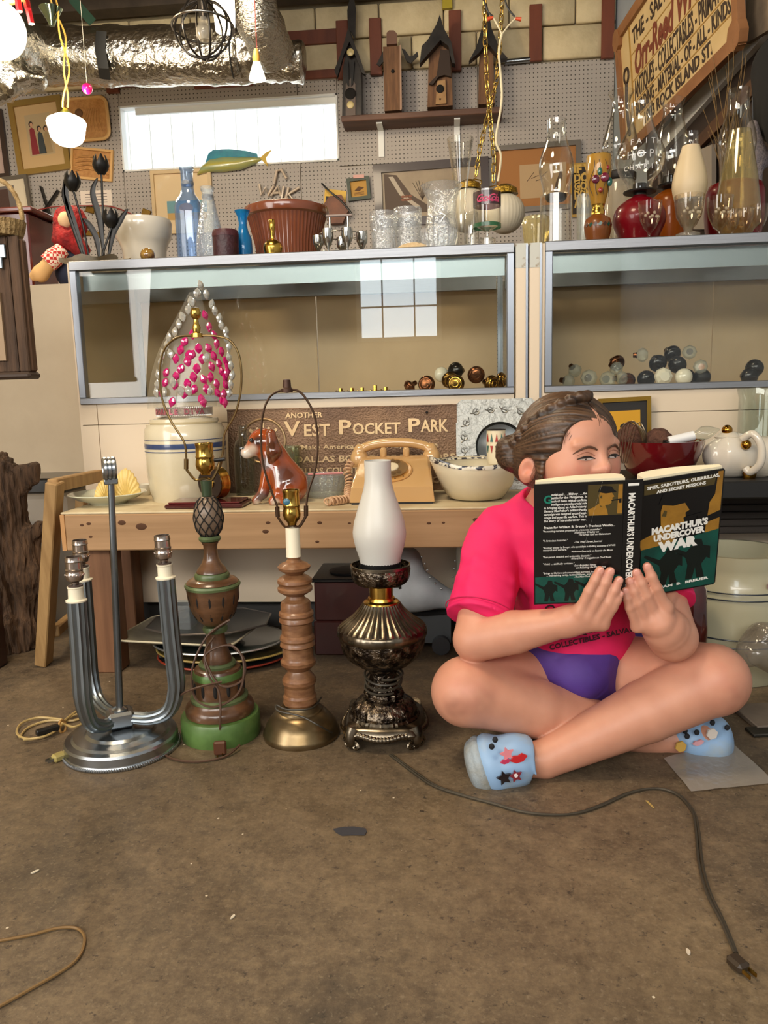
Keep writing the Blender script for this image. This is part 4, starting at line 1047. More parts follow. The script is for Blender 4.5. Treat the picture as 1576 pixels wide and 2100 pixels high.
for k_ in range(4):
    a = radians(45 + 90 * k_ + 3); rr = 82 * ps(bS); p0 = V((bS.x + rr * cos(a), YS + rr * sin(a), 0))
    m = MB(); m.tube(crv([p0 + V((0, 0, .045)), p0 + V((.01 * cos(a), .01 * sin(a), .026)), p0 + V((.004 * cos(a), .004 * sin(a), .012)), p0 + V((.012 * cos(a), .012 * sin(a), .011))], 4), [.02, .019, .018, .016, .014, .013, .012, .011, .010, .010, .0095, .009, .008], 12)
    ft = m.o('foot', M_brs, S_)
    for sg in (-1, 1):
        tv = V((-sin(a), cos(a), 0)) * sg; Mv = Matrix((tv, V((0, 0, 1)), tv.cross(V((0, 0, 1))))).transposed(); ctr = p0 + tv * .014 + V((.009 * cos(a), .009 * sin(a), .013)); sp_ = []
        for i in range(22): aa = i * .5; r_ = .0115 * (1 - i / 26); sp_.append(ctr + Mv @ V((r_ * cos(aa), r_ * sin(aa), 0)))
        MB().tube(sp_, .0032, 6).o('scroll', M_brs, ft)
for k_ in range(4):
    a0 = radians(48 + 90 * k_); a1 = a0 + radians(84); pts = []
    for i in range(13):
        f = i / 12; a = a0 + (a1 - a0) * f; r_ = 84 * ps(bS) * (1 + .10 * abs(2 * f - 1) ** 3); pts.append(V((bS.x + r_ * cos(a), YS + r_ * sin(a), .034 - .004 * cos(pi * (2 * f - 1)))))
    n = len(crv(pts, 6)); MB().tube(crv(pts, 6), [(.0075 if i % 4 < 2 else .0062) for i in range(n)], 8).o('rope_edge', M_brs, S_)
LS('dome', M_emb, [(0, 1468), (66, 1468), (68, 1464), (65, 1460), (66, 1452), (64, 1444), (54, 1434), (42, 1428), (0, 1427)], 60, rope(16, .025))
LS('bead_ring', M_brs, [(66, 1466), (71, 1465), (72, 1461), (69, 1457), (64, 1458)], 96, rope(40, .018))
LS('stem_collar', M_emb, [(0, 1430), (36, 1430), (40, 1420), (38, 1414), (30, 1410), (27, 1400), (0, 1400)], 48, rope(14, .05))
LS('stem', M_emb, [(0, 1404), (26, 1404), (29, 1392), (27, 1380), (30, 1372), (36, 1364), (0, 1362)], 40)
LS('font', M_emb, [(0, 1366), (40, 1365), (58, 1356), (72, 1345), (82, 1330), (86, 1314), (87, 1303), (0, 1303)], 72, rope(9, .018))
LS('font_rim', M_brs, [(86, 1305), (91, 1300), (92, 1293), (91, 1286), (88, 1283)], 90, rope(30, .008))
LS('fluted_shoulder', M_brs, [(89, 1285), (84, 1279), (70, 1270), (57, 1259), (47, 1248), (41, 1240), (38, 1235), (0, 1235)], 120, rope(40, .022), 25)
LS('neck', M_goldm, [(0, 1238), (37, 1236), (36, 1232), (29, 1229), (27, 1224), (0, 1224)])
LS('burner', M_brass, [(0, 1228), (24, 1228), (24.5, 1205), (24, 1196), (0, 1196)])
LS('gallery', M_emb, [(22, 1198), (50, 1195), (56, 1190), (60, 1178), (61, 1166), (60, 1160), (58, 1160), (56, 1170), (50, 1180), (22, 1185)], 60, rope(20, .012))
LS('gallery_rim', M_brs, [(59, 1164), (61.5, 1162), (61.5, 1157), (59, 1156)], 48)
LS('chimney_cup', mat('black_plastic', '#161616'), [(0, 1188), (41, 1188), (42, 1146), (39, 1146), (39, 1180), (0, 1182)], 40)
LS('chimney', mat('frosted_glass', '#e8e6de', r=.35, trans=.25, sss=.0), [(38, 1176), (41, 1158), (43, 1142), (50, 1121), (54.5, 1100), (55, 1090), (52, 1070), (45, 1046), (36, 1020), (30, 1000), (27.8, 985), (27.3, 965), (27.6, 944), (26, 944), (26, 985), (34, 1020), (52, 1085), (50, 1105), (40, 1142)], 48, None, 80)
MB().cyl(A(808, 1203, YS - .01), A(822, 1202, YS - .01), .003, .003, 8).cyl(A(818, 1203, YS - .01), A(823, 1202, YS - .01), .006, .006, 10).o('switch_knob', mat('black_plastic', '#161616'), S_)
# dark cord wound round its stem, running off over the floor
sc_ = S_
hel = []
for i in range(60):
    a = -pi / 2 + i * .33; f = i / 59; hel.append(V((bS.x + (.043 + .004 * sin(i * .7)) * cos(a), YS + (.043 + .004 * sin(i * .7)) * sin(a), A(790, 1376 + 30 * f, YS).z + .004 * sin(a * 1.0))))
MB().tube(crv(hel, 2), .0027, 6).o('wound_cord', M_cordg, sc_)
fp = floor_pts([(800, 1548), (845, 1582), (890, 1612), (950, 1632), (1010, 1648), (1070, 1665), (1130, 1671), (1180, 1668), (1230, 1652), (1290, 1626), (1345, 1617), (1390, 1630), (1420, 1665), (1428, 1705), (1434, 1770), (1450, 1830), (1480, 1890), (1508, 1955)], .003)
MB().tube(crv(fp, 6), .0024, 6).o('floor_cord', M_cordg, sc_)
MB().tube(crv([p + V((.0042 + .0015 * sin(i), .001, 0)) for i, p in enumerate(fp)], 6), .0022, 6).o('floor_cord', M_cordg, sc_)
q = FL(1514, 1975, .008)
pg_ = MB().box(q, (.02, .026, .014), rotm('Z', 25), .004).o('plug', mat('dark_plug', '#33271a', r=.5), sc_, 0)
for s_ in (-.005, .005): MB().box(q + rotm('Z', 25) @ V((s_, -.019, 0)), (.002, .013, .005), rotm('Z', 25)).o('prong', M_brass, pg_, 0)
# ================================================================== the reading girl
G = A
hc = G(1166, 925, 1.53)
hk = ps(hc) / .001 * .001            # metres per picture point at the head
th, phi = radians(34), radians(6)
hf0 = V((sin(th), -cos(th), 0)); hs_ = V((cos(th), sin(th), 0)); hz_ = V((0, 0, 1))
hF = hf0 * cos(phi) - hz_ * sin(phi); hU = hz_ * cos(phi) + hf0 * sin(phi)
HM = Matrix((hs_, hF, hU)).transposed()
def HL(s_, f_, u_): return hc + (hs_ * s_ + hF * f_ + hU * u_) * hk
def he(s_, f_, u_, r, k, sg='', M=None): return (sg + 'e', (HL(s_, f_, u_), tuple(x * hk for x in r), HM if M is None else M), k)
def hcap(a, b_, ra, rb, k): return ('c', (HL(*a), HL(*b_), ra * hk, rb * hk), k)

KR, KL = G(957, 1418, 1.47), G(1462, 1394, 1.49)
HR, HL_ = G(1130, 1392, 1.68), G(1250, 1385, 1.68)
ANL, ANR = G(1118, 1556, 1.44), G(1345, 1512, 1.57)
SR, SL = G(1018, 1098, 1.62), G(1318, 1094, 1.64)
ER, EL = G(975, 1312, 1.475), G(1380, 1306, 1.47)
WR, WLf = G(1160, 1276, 1.43), G(1352, 1277, 1.432)
pv = G(1188, 1380, 1.70); bel = G(1180, 1285, 1.67); che = G(1160, 1140, 1.63); nb = G(1128, 1040, 1.62)
body = []
# head
body += [he(0, -8, 24, (91, 99, 88), 0), he(0, 34, -30, (72, 58, 72), .03), he(-45, 50, -28, (35, 36, 38), .025), he(45, 50, -28, (36, 38, 40), .025), he(0, 66, -86, (28, 24, 22), .03), he(0, 52, 46, (46, 32, 36), .02)]
body += [he(-33, 77, 27, (27, 11, 9), .012), he(33, 77, 27, (27, 11, 9), .012)]
body += [he(-36, 99, 7, (21, 13, 11), .012, '-'), he(36, 99, 7, (21, 13, 11), .012, '-')]
body += [he(-36, 72, 6, (20, 17, 15), .006), he(36, 72, 6, (20, 17, 15), .006)]
body += [hcap((0, 82, 22), (0, 104, -14), 7.5, 11.5, .012), he(0, 104, -19, (13, 12.5, 11), .008), he(-13, 95, -22, (9, 9.5, 8), .006), he(13, 95, -22, (9, 9.5, 8), .006)]
body += [he(0, 90, -50, (20, 8, 5.5), .008), he(0, 88, -59, (17, 8, 6), .006)]
ME = HM @ Matrix.Rotation(radians(-14), 3, 'X')
for sd in (-1, 1):
    Me = HM @ Matrix.Rotation(radians(28 * sd), 3, 'Z') @ Matrix.Rotation(radians(-10), 3, 'X')
    body += [he(sd * 92, -14, -36, (8, 19, 28), .004, '', Me), he(sd * 99, -8, -32, (6, 11, 17), .004, '-', Me), he(sd * 93, -8, -46, (6, 8, 9), .004, '', Me)]
# neck and trunk
body += [('c', (nb, HL(0, -22, -80), .050, .047), .03), ('c', (che, bel, .098, .105), .04), ('c', (bel, pv, .105, .125), .05), ('c', (SR + V((.02, 0, 0)), SL - V((.02, 0, 0)), .05, .05), .05)]
# legs
body += [('c', (HR, KR, .088, .068), .012), ('c', (KR, KR.lerp(ANR, .35), .066, .060), .012), ('c', (KR.lerp(ANR, .35), ANR, .058, .036), .008)]
body += [('c', (HL_, KL, .092, .071), .010), ('c', (KL, KL.lerp(ANL, .4), .067, .060), .005), ('c', (KL.lerp(ANL, .4), ANL, .060, .037), .004)]
body += [('c', (ANL, G(1040, 1562, 1.43), .036, .032), .006), ('c', (ANR, G(1440, 1515, 1.55), .034, .030), .006)]
# arms
body += [('c', (SR, ER, .047, .043), .006), ('c', (ER, ER.lerp(WR, .45), .0435, .042), .004), ('c', (ER.lerp(WR, .45), WR, .0415, .0275), .004)]
body += [('c', (SL, EL, .047, .046), .006), ('c', (EL, EL.lerp(WLf, .6), .047, .042), .004), ('c', (EL.lerp(WLf, .5), WLf, .0425, .031), .004)]
# hands
YF = 1.372
def finger(tip, pip, mcp, r, ys):
    t, p_, m_ = G(tip[0], tip[1], ys[0]), G(pip[0], pip[1], ys[1]), G(mcp[0], mcp[1], ys[2]); d_ = t.lerp(p_, .45) + V((0, -.0015, 0))
    return [('c', (m_, p_, r * 1.15, r * 1.02), .006), ('c', (p_, d_, r * 1.02, r * .95), .003), ('c', (d_, t, r * .95, r * .84), .003)], t, d_
tips = []
def hand(fl, wr, YF, rad, thumb):
    for (t, p_, m_), r in zip(fl, rad):
        c_, tt, dd = finger(t, p_, m_, r, (YF, YF, YF + .010)); body.extend(c_); tips.append((tt, dd, r))
        mc = G(m_[0], m_[1], YF + .014); body.append(('c', (wr, mc, .022, r * 1.35), .012))
    m1 = G(*fl[1][2], YF + .02); body.append(('c', (m1.lerp(wr, .35), m1.lerp(wr, .75), .021, .024), .015))
    a, b_, c2 = thumb; body.extend([('c', (wr.lerp(G(*fl[0][2], YF + .03), .45), a, .016, .0125), .012), ('c', (a, b_, .0115, .0105), .004), ('c', (b_, c2, .0105, .0085), .003)])
hand([((1231, 1170), (1209, 1213), (1190, 1254)), ((1252, 1172), (1230, 1222), (1206, 1264)), ((1270, 1190), (1249, 1236), (1222, 1274)), ((1272, 1218), (1258, 1246), (1237, 1280))], WR, 1.396, (.0100, .0102, .0098, .0084), (G(1205, 1215, 1.462), G(1225, 1185, 1.470), G(1240, 1160, 1.474)))
hand([((1328, 1162), (1347, 1206), (1366, 1246)), ((1306, 1174), (1327, 1222), (1347, 1264)), ((1292, 1192), (1311, 1236), (1328, 1276)), ((1283, 1212), (1292, 1246), (1308, 1284))], WLf, 1.412, (.0100, .0102, .0098, .0086), (G(1375, 1215, 1.490), G(1370, 1185, 1.496), G(1360, 1160, 1.50)))
bv, bf = sdf_mesh(body, .0028)

def skin_mat():
    mt = mat('skin', '#dda384', r=.48, sss=.12); N = mt.node_tree.nodes; L = mt.node_tree.links; b_ = N['Principled BSDF']
    at_ = N.new('ShaderNodeVertexColor'); at_.layer_name = 'tint'
    tc = N.new('ShaderNodeTexCoord'); n = N.new('ShaderNodeTexNoise'); n.inputs['Scale'].default_value = 22; n.inputs['Detail'].default_value = 6; L.new(tc.outputs['Object'], n.inputs[0])
    r = N.new('ShaderNodeValToRGB'); r.color_ramp.elements[0].position = .35; r.color_ramp.elements[0].color = (.90, .86, .84, 1); r.color_ramp.elements[1].position = .65; r.color_ramp.elements[1].color = (1, 1, 1, 1); L.new(n.outputs['Fac'], r.inputs[0])
    m = N.new('ShaderNodeMix'); m.data_type = 'RGBA'; m.blend_type = 'MULTIPLY'; m.inputs[0].default_value = .7; L.new(at_.outputs[0], m.inputs[6]); L.new(r.outputs[0], m.inputs[7]); L.new(m.outputs[2], b_.inputs['Base Color'])
    return mt
girl = T('person', 'girl in pink t-shirt sitting cross-legged on the floor reading a book', 'person', V((pv.x, pv.y, 0)))
M_skin = skin_mat()
bo = mesh_obj('body', bv, bf, M_skin, girl, 180)
col = np.tile(np.array(hx('#cf957b')[:3]), (len(bv), 1))
def paint(c, rad, colr, amt, soft=1.5):
    d = np.linalg.norm(bv - np.array(c), axis=1); w = np.clip(1 - (d / rad) ** soft, 0, 1)[:, None] * amt
    nz_ = np.array([noise.noise(V(q) * 60) for q in bv[w[:, 0] > 0]])
    ww = w.copy(); ww[w[:, 0] > 0, 0] *= np.clip(.75 + .8 * nz_, 0, 1.2)
    col[:] = col * (1 - ww) + np.array(hx(colr)[:3]) * ww
for p_, r_, a_ in ((HL(-46, 82, -28), .034, .45), (HL(46, 82, -28), .03, .45), (HL(0, 116, -19), .016, .35)): paint(p_, r_, '#d9776a', a_)
paint(HL(-100, -8, -34), .03, '#d5705a', .55)
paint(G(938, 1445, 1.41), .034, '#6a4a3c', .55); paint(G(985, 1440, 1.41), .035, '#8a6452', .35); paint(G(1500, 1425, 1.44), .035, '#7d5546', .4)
paint(KR + V((0, -.05, .03)), .08, '#c9806c', .35); paint(KL + V((0, -.05, .02)), .09, '#c9806c', .3)
for t, d_, r in tips: paint(t, .02, '#cf7f70', .4)
for x, y, Y in ((1389, 1397, 1.43), (1395, 1419, 1.43), (1167, 1281, 1.39)): paint(G(x, y, Y), .0045, '#4a2f22', .9, 4)
ca = bo.data.color_attributes.new('tint', 'FLOAT_COLOR', 'POINT')
ca.data.foreach_set('color', np.concatenate([col, np.ones((len(col), 1))], 1).astype(np.float32).ravel())
M_nail = mat('nail', '#dd9c8a', r=.25)
for t, d_, r in tips:
    ax = (t - d_).normalized(); Mn = Matrix((V((0, -1, 0)).cross(ax).normalized(), V((0, -1, 0)), ax)).transposed()
    MB().sph(t + V((0, -r * .72, 0)) + ax * r * .1, (r * .58, r * .16, r * .72), 10, 8, Mn).o('nail', M_nail, girl)
# eyes: lowered lids with lash line, brows
M_eye = mat('eye_white', '#bfb0a8', r=.3); M_iris = mat('iris', '#2a1b14', r=.1); M_hairc = mat('brow', '#583a29', r=.7)
_d = (bv - np.array(hc)) / hk; _ls, _lf, _lu = _d @ np.array(hs_), _d @ np.array(hF), _d @ np.array(hU)
def surf(s0, u0, lift=.6):
    m_ = (np.abs(_ls - s0) < 3.2) & (np.abs(_lu - u0) < 3.2) & (_lf > 20); return HL(s0, (_lf[m_].max() if m_.any() else 80) + lift, u0)
for sd in (-1, 1):
    q = surf(36 * sd, -1, 0)
    vs = []; fs = []; n_ = 11
    for i in range(n_):          # narrow almond of eye white under the lowered lid
        f = i / (n_ - 1); x = 36 * sd - 17 + 34 * f; b0 = sin(pi * f)
        vs += [surf(x, 2 + 1.5 * b0, .9), surf(x, .4 - 2.6 * b0, .7)]
    for i in range(n_ - 1): fs.append([2 * i, 2 * i + 1, 2 * i + 3, 2 * i + 2])
    eb = MB().add(vs, fs).o('eye_white', M_eye, girl)
    MB().sph(surf(36 * sd + 2, .4, -.5), tuple(x * hk for x in (8.0, 1.8, 3.6)), 12, 8, HM).o('iris', M_iris, eb)
    MB().tube(crv([surf(36 * sd + x, u_, .9) for x, u_ in ((-19, .5), (-10, 3.4), (0, 4.4), (10, 3.7), (19, 1))], 4), [(.0005 + .0019 * sin(pi * i / 16), .0012) for i in range(17)], 6, flat=hU).o('lashes', mat('lash', '#1c120d', r=.6), girl)
    MB().tube(crv([surf(36 * sd + x, u_, .5) for x, u_ in ((-19, 7), (-10, 12), (0, 14), (10, 12), (19, 6))], 4), [.0006] * 17, 5).o('lid_crease', mat('crease', '#a8705a', r=.6), girl)
    MB().tube(crv([surf(sd * x, u_, .8) for x, u_ in ((14, 18), (25, 23), (38, 24), (53, 16), (61, 10))], 4), [(.0006 + .0017 * sin(pi * min(1, (i + 3) / 19)), .0012) for i in range(17)], 6, flat=hU).o('eyebrow', M_hairc, girl)
# hair: parted, braided back into a low bun
hair = [he(0, -10, 25, (99, 104, 95), 0), he(-30, -40, -22, (70, 70, 62), .03)]
hair += [he(-9, 116, -14, (70, 62, 97), .006, '-'), he(-40, 92, 24, (40, 50, 50), .008, '-'), he(-56, 72, -50, (50, 58, 66), .006, '-'), he(64, 74, -56, (46, 60, 62), .006, '-'), he(-104, -8, -38, (22, 22, 34), .006, '-'), he(0, 86, 100, (3.2, 52, 26), .004, '-')]
bun = HL(-84, -84, -12)
hair += [('e', (bun, (.027, .03, .036), HM), .012), ('e', (bun + V((.004, -.012, -.012)), (.022, .022, .024), HM), .006), ('e', (bun + V((-.006, -.008, .012)), (.02, .022, .02), HM), .006)]
br = [(-8, 44, 117), (-30, 34, 110), (-52, 18, 96), (-68, -2, 78), (-80, -24, 56), (-88, -44, 30), (-88, -62, 8)]
for i, q in enumerate(crv(br, 3)):
    hair.append(('e', (HL(*q) + hs_ * ((-1) ** i * .004), (.013, .011, .011), HM), .004))
hair.append(he(-88, 22, -30, (5, 9, 26), .006)); hair.append(he(84, 34, -10, (6, 10, 40), .008))
def hdisp(v):
    ax_ = np.array((bun - hc).normalized()); u0 = np.cross(ax_, [0, 0, 1.]); u0 /= np.linalg.norm(u0); w0_ = np.cross(ax_, u0)
    d = v - np.array(hc); ph_ = np.arctan2(d @ w0_, d @ u0); rad = d / np.linalg.norm(d, axis=1)[:, None]; ln = d @ ax_
    amp = np.array([noise.noise(V((p * 22, l * 12, 0))) + .7 * noise.noise(V((p * 55, l * 10, 3))) for p, l in zip(ph_, ln)])
    hdisp.amp = amp; return v + rad * (amp * .0016)[:, None]
M_hair = mat('brown_hair', '#4a3324', r=.42); _N = M_hair.node_tree.nodes; _a = _N.new('ShaderNodeVertexColor'); _a.layer_name = 'tint'; M_hair.node_tree.links.new(_a.outputs[0], _N['Principled BSDF'].inputs['Base Color'])
hv, hfc = sdf_mesh(hair, .0022); hv = hdisp(hv)
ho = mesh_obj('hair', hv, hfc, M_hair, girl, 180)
w_ = np.clip(.5 + hdisp.amp * .9, 0, 1)[:, None]; hcl = np.array(hx('#24170f')[:3]) * (1 - w_) + np.array(hx('#604631')[:3]) * w_
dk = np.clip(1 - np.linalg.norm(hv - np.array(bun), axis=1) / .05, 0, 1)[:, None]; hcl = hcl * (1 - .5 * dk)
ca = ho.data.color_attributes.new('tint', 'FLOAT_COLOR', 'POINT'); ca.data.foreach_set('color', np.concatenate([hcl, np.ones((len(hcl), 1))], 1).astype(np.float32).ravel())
wsp = MB()
for i in range(26):
    s0 = -62 + i * 4.6 + random.uniform(-2, 2); a_ = [(s0, 74 - abs(s0) * .36, 84 - abs(s0) * .42), (s0 * 1.05 - 3, 86 - abs(s0) * .42, 66 - abs(s0) * .3), (s0 * 1.1 - random.uniform(2, 14), 90 - abs(s0) * .5, 44 - random.uniform(0, 22))]
    wsp.tube(crv([HL(*q) for q in a_], 3), [.0005] * 6 + [.0002], 4)
for i in range(9): wsp.tube(crv([HL(-84, 30 - i * 2, 0), HL(-90, 26 - i * 3, -26), HL(-92 - i, 22 - i * 3, -58 - i * 3)], 3), .0004, 4)
o_ = wsp.o('wisps', mat('wisp', '#5c4330', r=.5), girl); o_['kind'] = 'stuff'

# t-shirt, shorts
M_shirt = mat('pink_cotton', '#e81f63', r=.75, col2='#d9175a', sc=6, bump=.25, bsc=14)
def pl(p_, n_): return (tuple(p_), tuple(n_))
dR = (ER - SR).normalized(); hemR = SR.lerp(ER, .80); dL = (EL - SL).normalized(); hemL = SL.lerp(EL, .72)
shirt = [('c', (che + V((0, .0, 0)), bel, .112, .118), 0), ('c', (bel, pv + V((0, -.01, -.005)), .118, .128), .04, [pl(G(1160, 1362, 1.57), (.12, 0, -1))]), ('c', (SR + V((.015, 0, 0)), SL - V((.015, 0, 0)), .062, .062), .05),
         ('c', (nb + V((0, .01, -.015)), che, .07, .10), .05),
         ('c', (SR, SR.lerp(ER, 1.05), .058, .070), .012, [pl(hemR, dR)]), ('c', (SL, SL.lerp(EL, 1.05), .058, .066), .035, [pl(hemL, dL)]),
         ('-c', (nb + V((.006, -.01, .03)), nb + V((.006, -.01, .2)), .060, .075), .008)]
random.seed(5)
for i in range(9):   # folds
    a_ = che.lerp(bel, .1 + i * .1) + V((-.07 + random.uniform(-.02, .02), -.085, 0)); shirt.append(('c', (a_, a_ + V((random.uniform(.06, .13), .0, random.uniform(-.06, .02))), .012, .006), .03))
for i in range(4):
    a_ = SR.lerp(ER, .3 + .13 * i) + V((.0, -.058, 0)); shirt.append(('c', (a_ + V((-.03, .01, .02)), a_ + V((.04, 0, -.02)), .007, .004), .02))
def wrinkle(v):
    a = np.array([noise.noise(V((q[0] * 9, q[1] * 9, q[2] * 20))) + .5 * noise.noise(V((q[0] * 22 + q[2] * 30, q[1] * 20, q[2] * 12))) for q in v])
    d = v - np.array(che.lerp(bel, .5)); d /= np.linalg.norm(d, axis=1)[:, None]; return v + d * (a * .0085)[:, None]
blob('t_shirt', shirt, .0034, M_shirt, girl, None, wrinkle)
# hem stitching of the visible sleeve, printed lettering
Mh = dR.to_track_quat('Z', 'Y').to_matrix()
MB().torus(hemR - dR * .012, .0715, .0012, Mh, 40, 5).o('hem_seam', mat('pink_seam', '#c21752', r=.8), girl)
pm = mat('dark_print', '#3d0f22', r=.8)
pt = MB()
for s1_, x, y, sz in (('COLLECTIBLES - SALVAGE', 1128, 1333, .016), ('ANTIQUES', 1150, 1312, .018), ('ORR-REED', 1118, 1262, .03)):
    q = G(x, y, 1.535); pt.text(s1_, sz, FR(q, 6, 8, 12), .0006, .0004, 0, 'LEFT', None)
pt.o('shirt_print', pm, girl, 0)['kind'] = 'stuff'
M_short = mat('purple_shorts', '#4b2f86', r=.7, col2='#3f2674', sc=8, bump=.2, bsc=20)
dTR, dTL = (KR - HR).normalized(), (KL - HL_).normalized()
hs1, hs2 = HR.lerp(KR, .26), HL_.lerp(KL, .30)
blob('shorts', [('e', (pv + V((0, -.01, 0)), (.14, .13, .09)), 0), ('c', (HR, KR, .098, .084), .03, [pl(hs1, dTR)]), ('c', (HL_, KL, .104, .088), .03, [pl(hs2, dTL)]), ('c', (G(1150, 1352, 1.62), G(1185, 1392, 1.56), .05, .045), .04), ('c', (G(1105, 1345, 1.62), G(1160, 1375, 1.57), .05, .04), .04), ('c', (G(1225, 1335, 1.60), G(1205, 1380, 1.565), .045, .04), .04), ('c', (pv + V((.0, -.06, -.02)), pv + V((0, -.09, -.05)), .07, .05), .04)], .0036, M_short, girl)

# clogs
M_clog = mat('light_blue_clog', '#8fb1d6', r=.5, col2='#a3a69c', sc=9, lo=.5, hi=.75)
M_sole = mat('worn_sole', '#9aa7b0', r=.6, col2='#8d8877', sc=14, bump=.3, bsc=120)
M_clogd = mat('clog_hole', '#17181d', r=.8)
def clog(prims, sole, holes, charms, lb, nm):
    t = T(nm, lb, 'shoe', V(prims[0][1][0]), 'light blue clogs')
    blob('upper', prims, .0022, M_clog, t); blob('sole', sole, .0022, M_sole, t)
    for x, y, Y in holes: MB().sph(G(x, y, Y), (.0055, .004, .0062), 10, 6).o('vent_hole', M_clogd, t)
    for (x, y, Y), shp, cl, s_ in charms:
        MB().prism([(a * s_, b_ * s_) for a, b_ in shp], .004, FR(G(x, y, Y), 10, 0, 15)).o('charm', mat('charm_' + cl.strip('#'), cl, r=.3, coat=.4), t, 0)
    return t
c0 = G(1050, 1560, 1.425)
star = [(cos(pi / 2 + i * pi / 5) * (1 if i % 2 == 0 else .5), sin(pi / 2 + i * pi / 5) * (1 if i % 2 == 0 else .5)) for i in range(10)]
lips = [(-1, 0), (-.5, .45), (0, .3), (.5, .45), (1, 0), (.4, -.45), (-.4, -.45)]
hexa = [(cos(i * pi / 3), sin(i * pi / 3)) for i in range(6)]
Ms = Matrix.Rotation(radians(-18), 3, 'Y')
clog([('e', (c0, (.062, .052, .052), Ms), 0, [pl(G(1107, 1560, 1.42), (1, -.1, -.05))]), ('e', (G(1008, 1566, 1.425), (.032, .055, .060), Ms), .02)  , ('e', (G(1092, 1556, 1.43), (.012, .047, .048), Ms), .004, [pl(G(1107, 1560, 1.42), (1, -.1, -.05))]),
      ('-c', (G(1100, 1560, 1.43), G(1140, 1555, 1.43), .044, .044), .004)],
     [('e', (G(990, 1571, 1.427), (.026, .056, .060), Ms), 0), ('e', (G(976, 1574, 1.43), (.017, .054, .052), Ms), .006)],
     [(1016, 1517, 1.385), (1009, 1531, 1.378), (990, 1596, 1.380), (982, 1617, 1.395)],
     [((1064, 1554, 1.370), lips, '#c4242b', .017), ((1040, 1545, 1.368), star, '#e58a94', .014), ((1037, 1560, 1.366), lips, '#c2385e', .010), ((1034, 1594, 1.366), star, '#1d1518', .015), ((1058, 1590, 1.369), star, '#7d2530', .013), ((1058, 1589, 1.3675), hexa, '#e9dfe0', .004)],
     'left light blue clog with red lips charm, its sole turned to the lamps', 'clog')
c1 = G(1428, 1512, 1.575)
clog([('e', (c1, (.075, .06, .042), Matrix.Rotation(radians(22), 3, 'Y')), 0), ('e', (G(1462, 1512, 1.58), (.034, .06, .046), Matrix.Rotation(radians(20), 3, 'Y')), .02)],
     [('e', (G(1446, 1526, 1.582), (.076, .064, .024), Matrix.Rotation(radians(20), 3, 'Y')), 0)],
     [(1462, 1482, 1.525), (1430, 1502, 1.518), (1410, 1510, 1.517), (1406, 1499, 1.52), (1492, 1492, 1.535)],
     [((1460, 1504, 1.516), hexa, '#d8cfc6', .012), ((1396, 1530, 1.517), hexa, '#c9a04c', .012), ((1432, 1522, 1.512), lips, '#d8a0aa', .012)],
     'light blue clog with patterned charms tucked under the other knee', 'clog')

# ------------------------------------------------------------------ the book
bk = T('book', 'open hardback book with dark jacket held up by the girl', 'book', G(1290, 1225, 1.42))
M_blk = mat('jacket_black', '#0f0f10', r=.3, coat=.3); M_teal = mat('jacket_teal', '#0e5347', r=.35, coat=.3, col2='#0a3a33', sc=14); M_och = mat('jacket_ochre', '#a87a2c', r=.35, coat=.3, col2='#8a6122', sc=20); M_wt = mat('jacket_white', '#f0eee6', r=.5); M_olv = mat('jacket_olive', '#4c4020', r=.4)
M_grc = mat('jacket_green_cap', '#1f7a66', r=.4); M_page = mat('page_cream', '#efe3c2', r=.8); M_skd = mat('jacket_silhouette', '#0a1512', r=.4)  # last one is the near-black print of the soldier silhouettes
# back cover (left in the picture)
tl, tr, bl_ = V((.1482, 1.3798, .5822)), V((.3061, 1.3839, .5868)), V((.154, 1.4198, .3507))
Mb, w, h = quadM(tl, tr, bl_)
MB().prism([(0, 0), (w, 0), (w, h), (0, h)], .0022, Mb).o('back_cover', M_blk, bk, 0)
n_lay = [0]
def lay(M, poly, m, nm, z): return MB().prism(poly, .0003, M, .0022 + .0002 * z).o(nm, m, bk, 0)
lay(Mb, [(.002, .003), (w - .002, .003), (w - .002, h * .23), (w * .6, h * .25), (.002, h * .235)], M_teal, 'jungle_band', 1)
def soldier(M, x, y, s_, z):
    sh = [(-.3, 0), (-.1, 0), (-.02, .35), (.05, 0), (.28, 0), (.16, .42), (.30, .62), (.42, .55), (.40, .95), (.18, 1.02), (.12, 1.22), (-.08, 1.25), (-.16, 1.05), (-.32, .88), (-.8, 1.12), (-.84, 1.05), (-.34, .7), (-.26, .45)]
    lay(M, [(x + a * s_, y + b_ * s_) for a, b_ in sh], M_skd, 'soldier_silhouette', z)
for i, (u, s_) in enumerate(((.18, .034), (.42, .036), (.66, .037))): soldier(Mb, w * u, .006, s_, 3)
lay(Mb, [(w * .60, h * .73), (w * .985, h * .73), (w * .985, h * .975), (w * .60, h * .975)], M_olv, 'portrait_ground', 1)
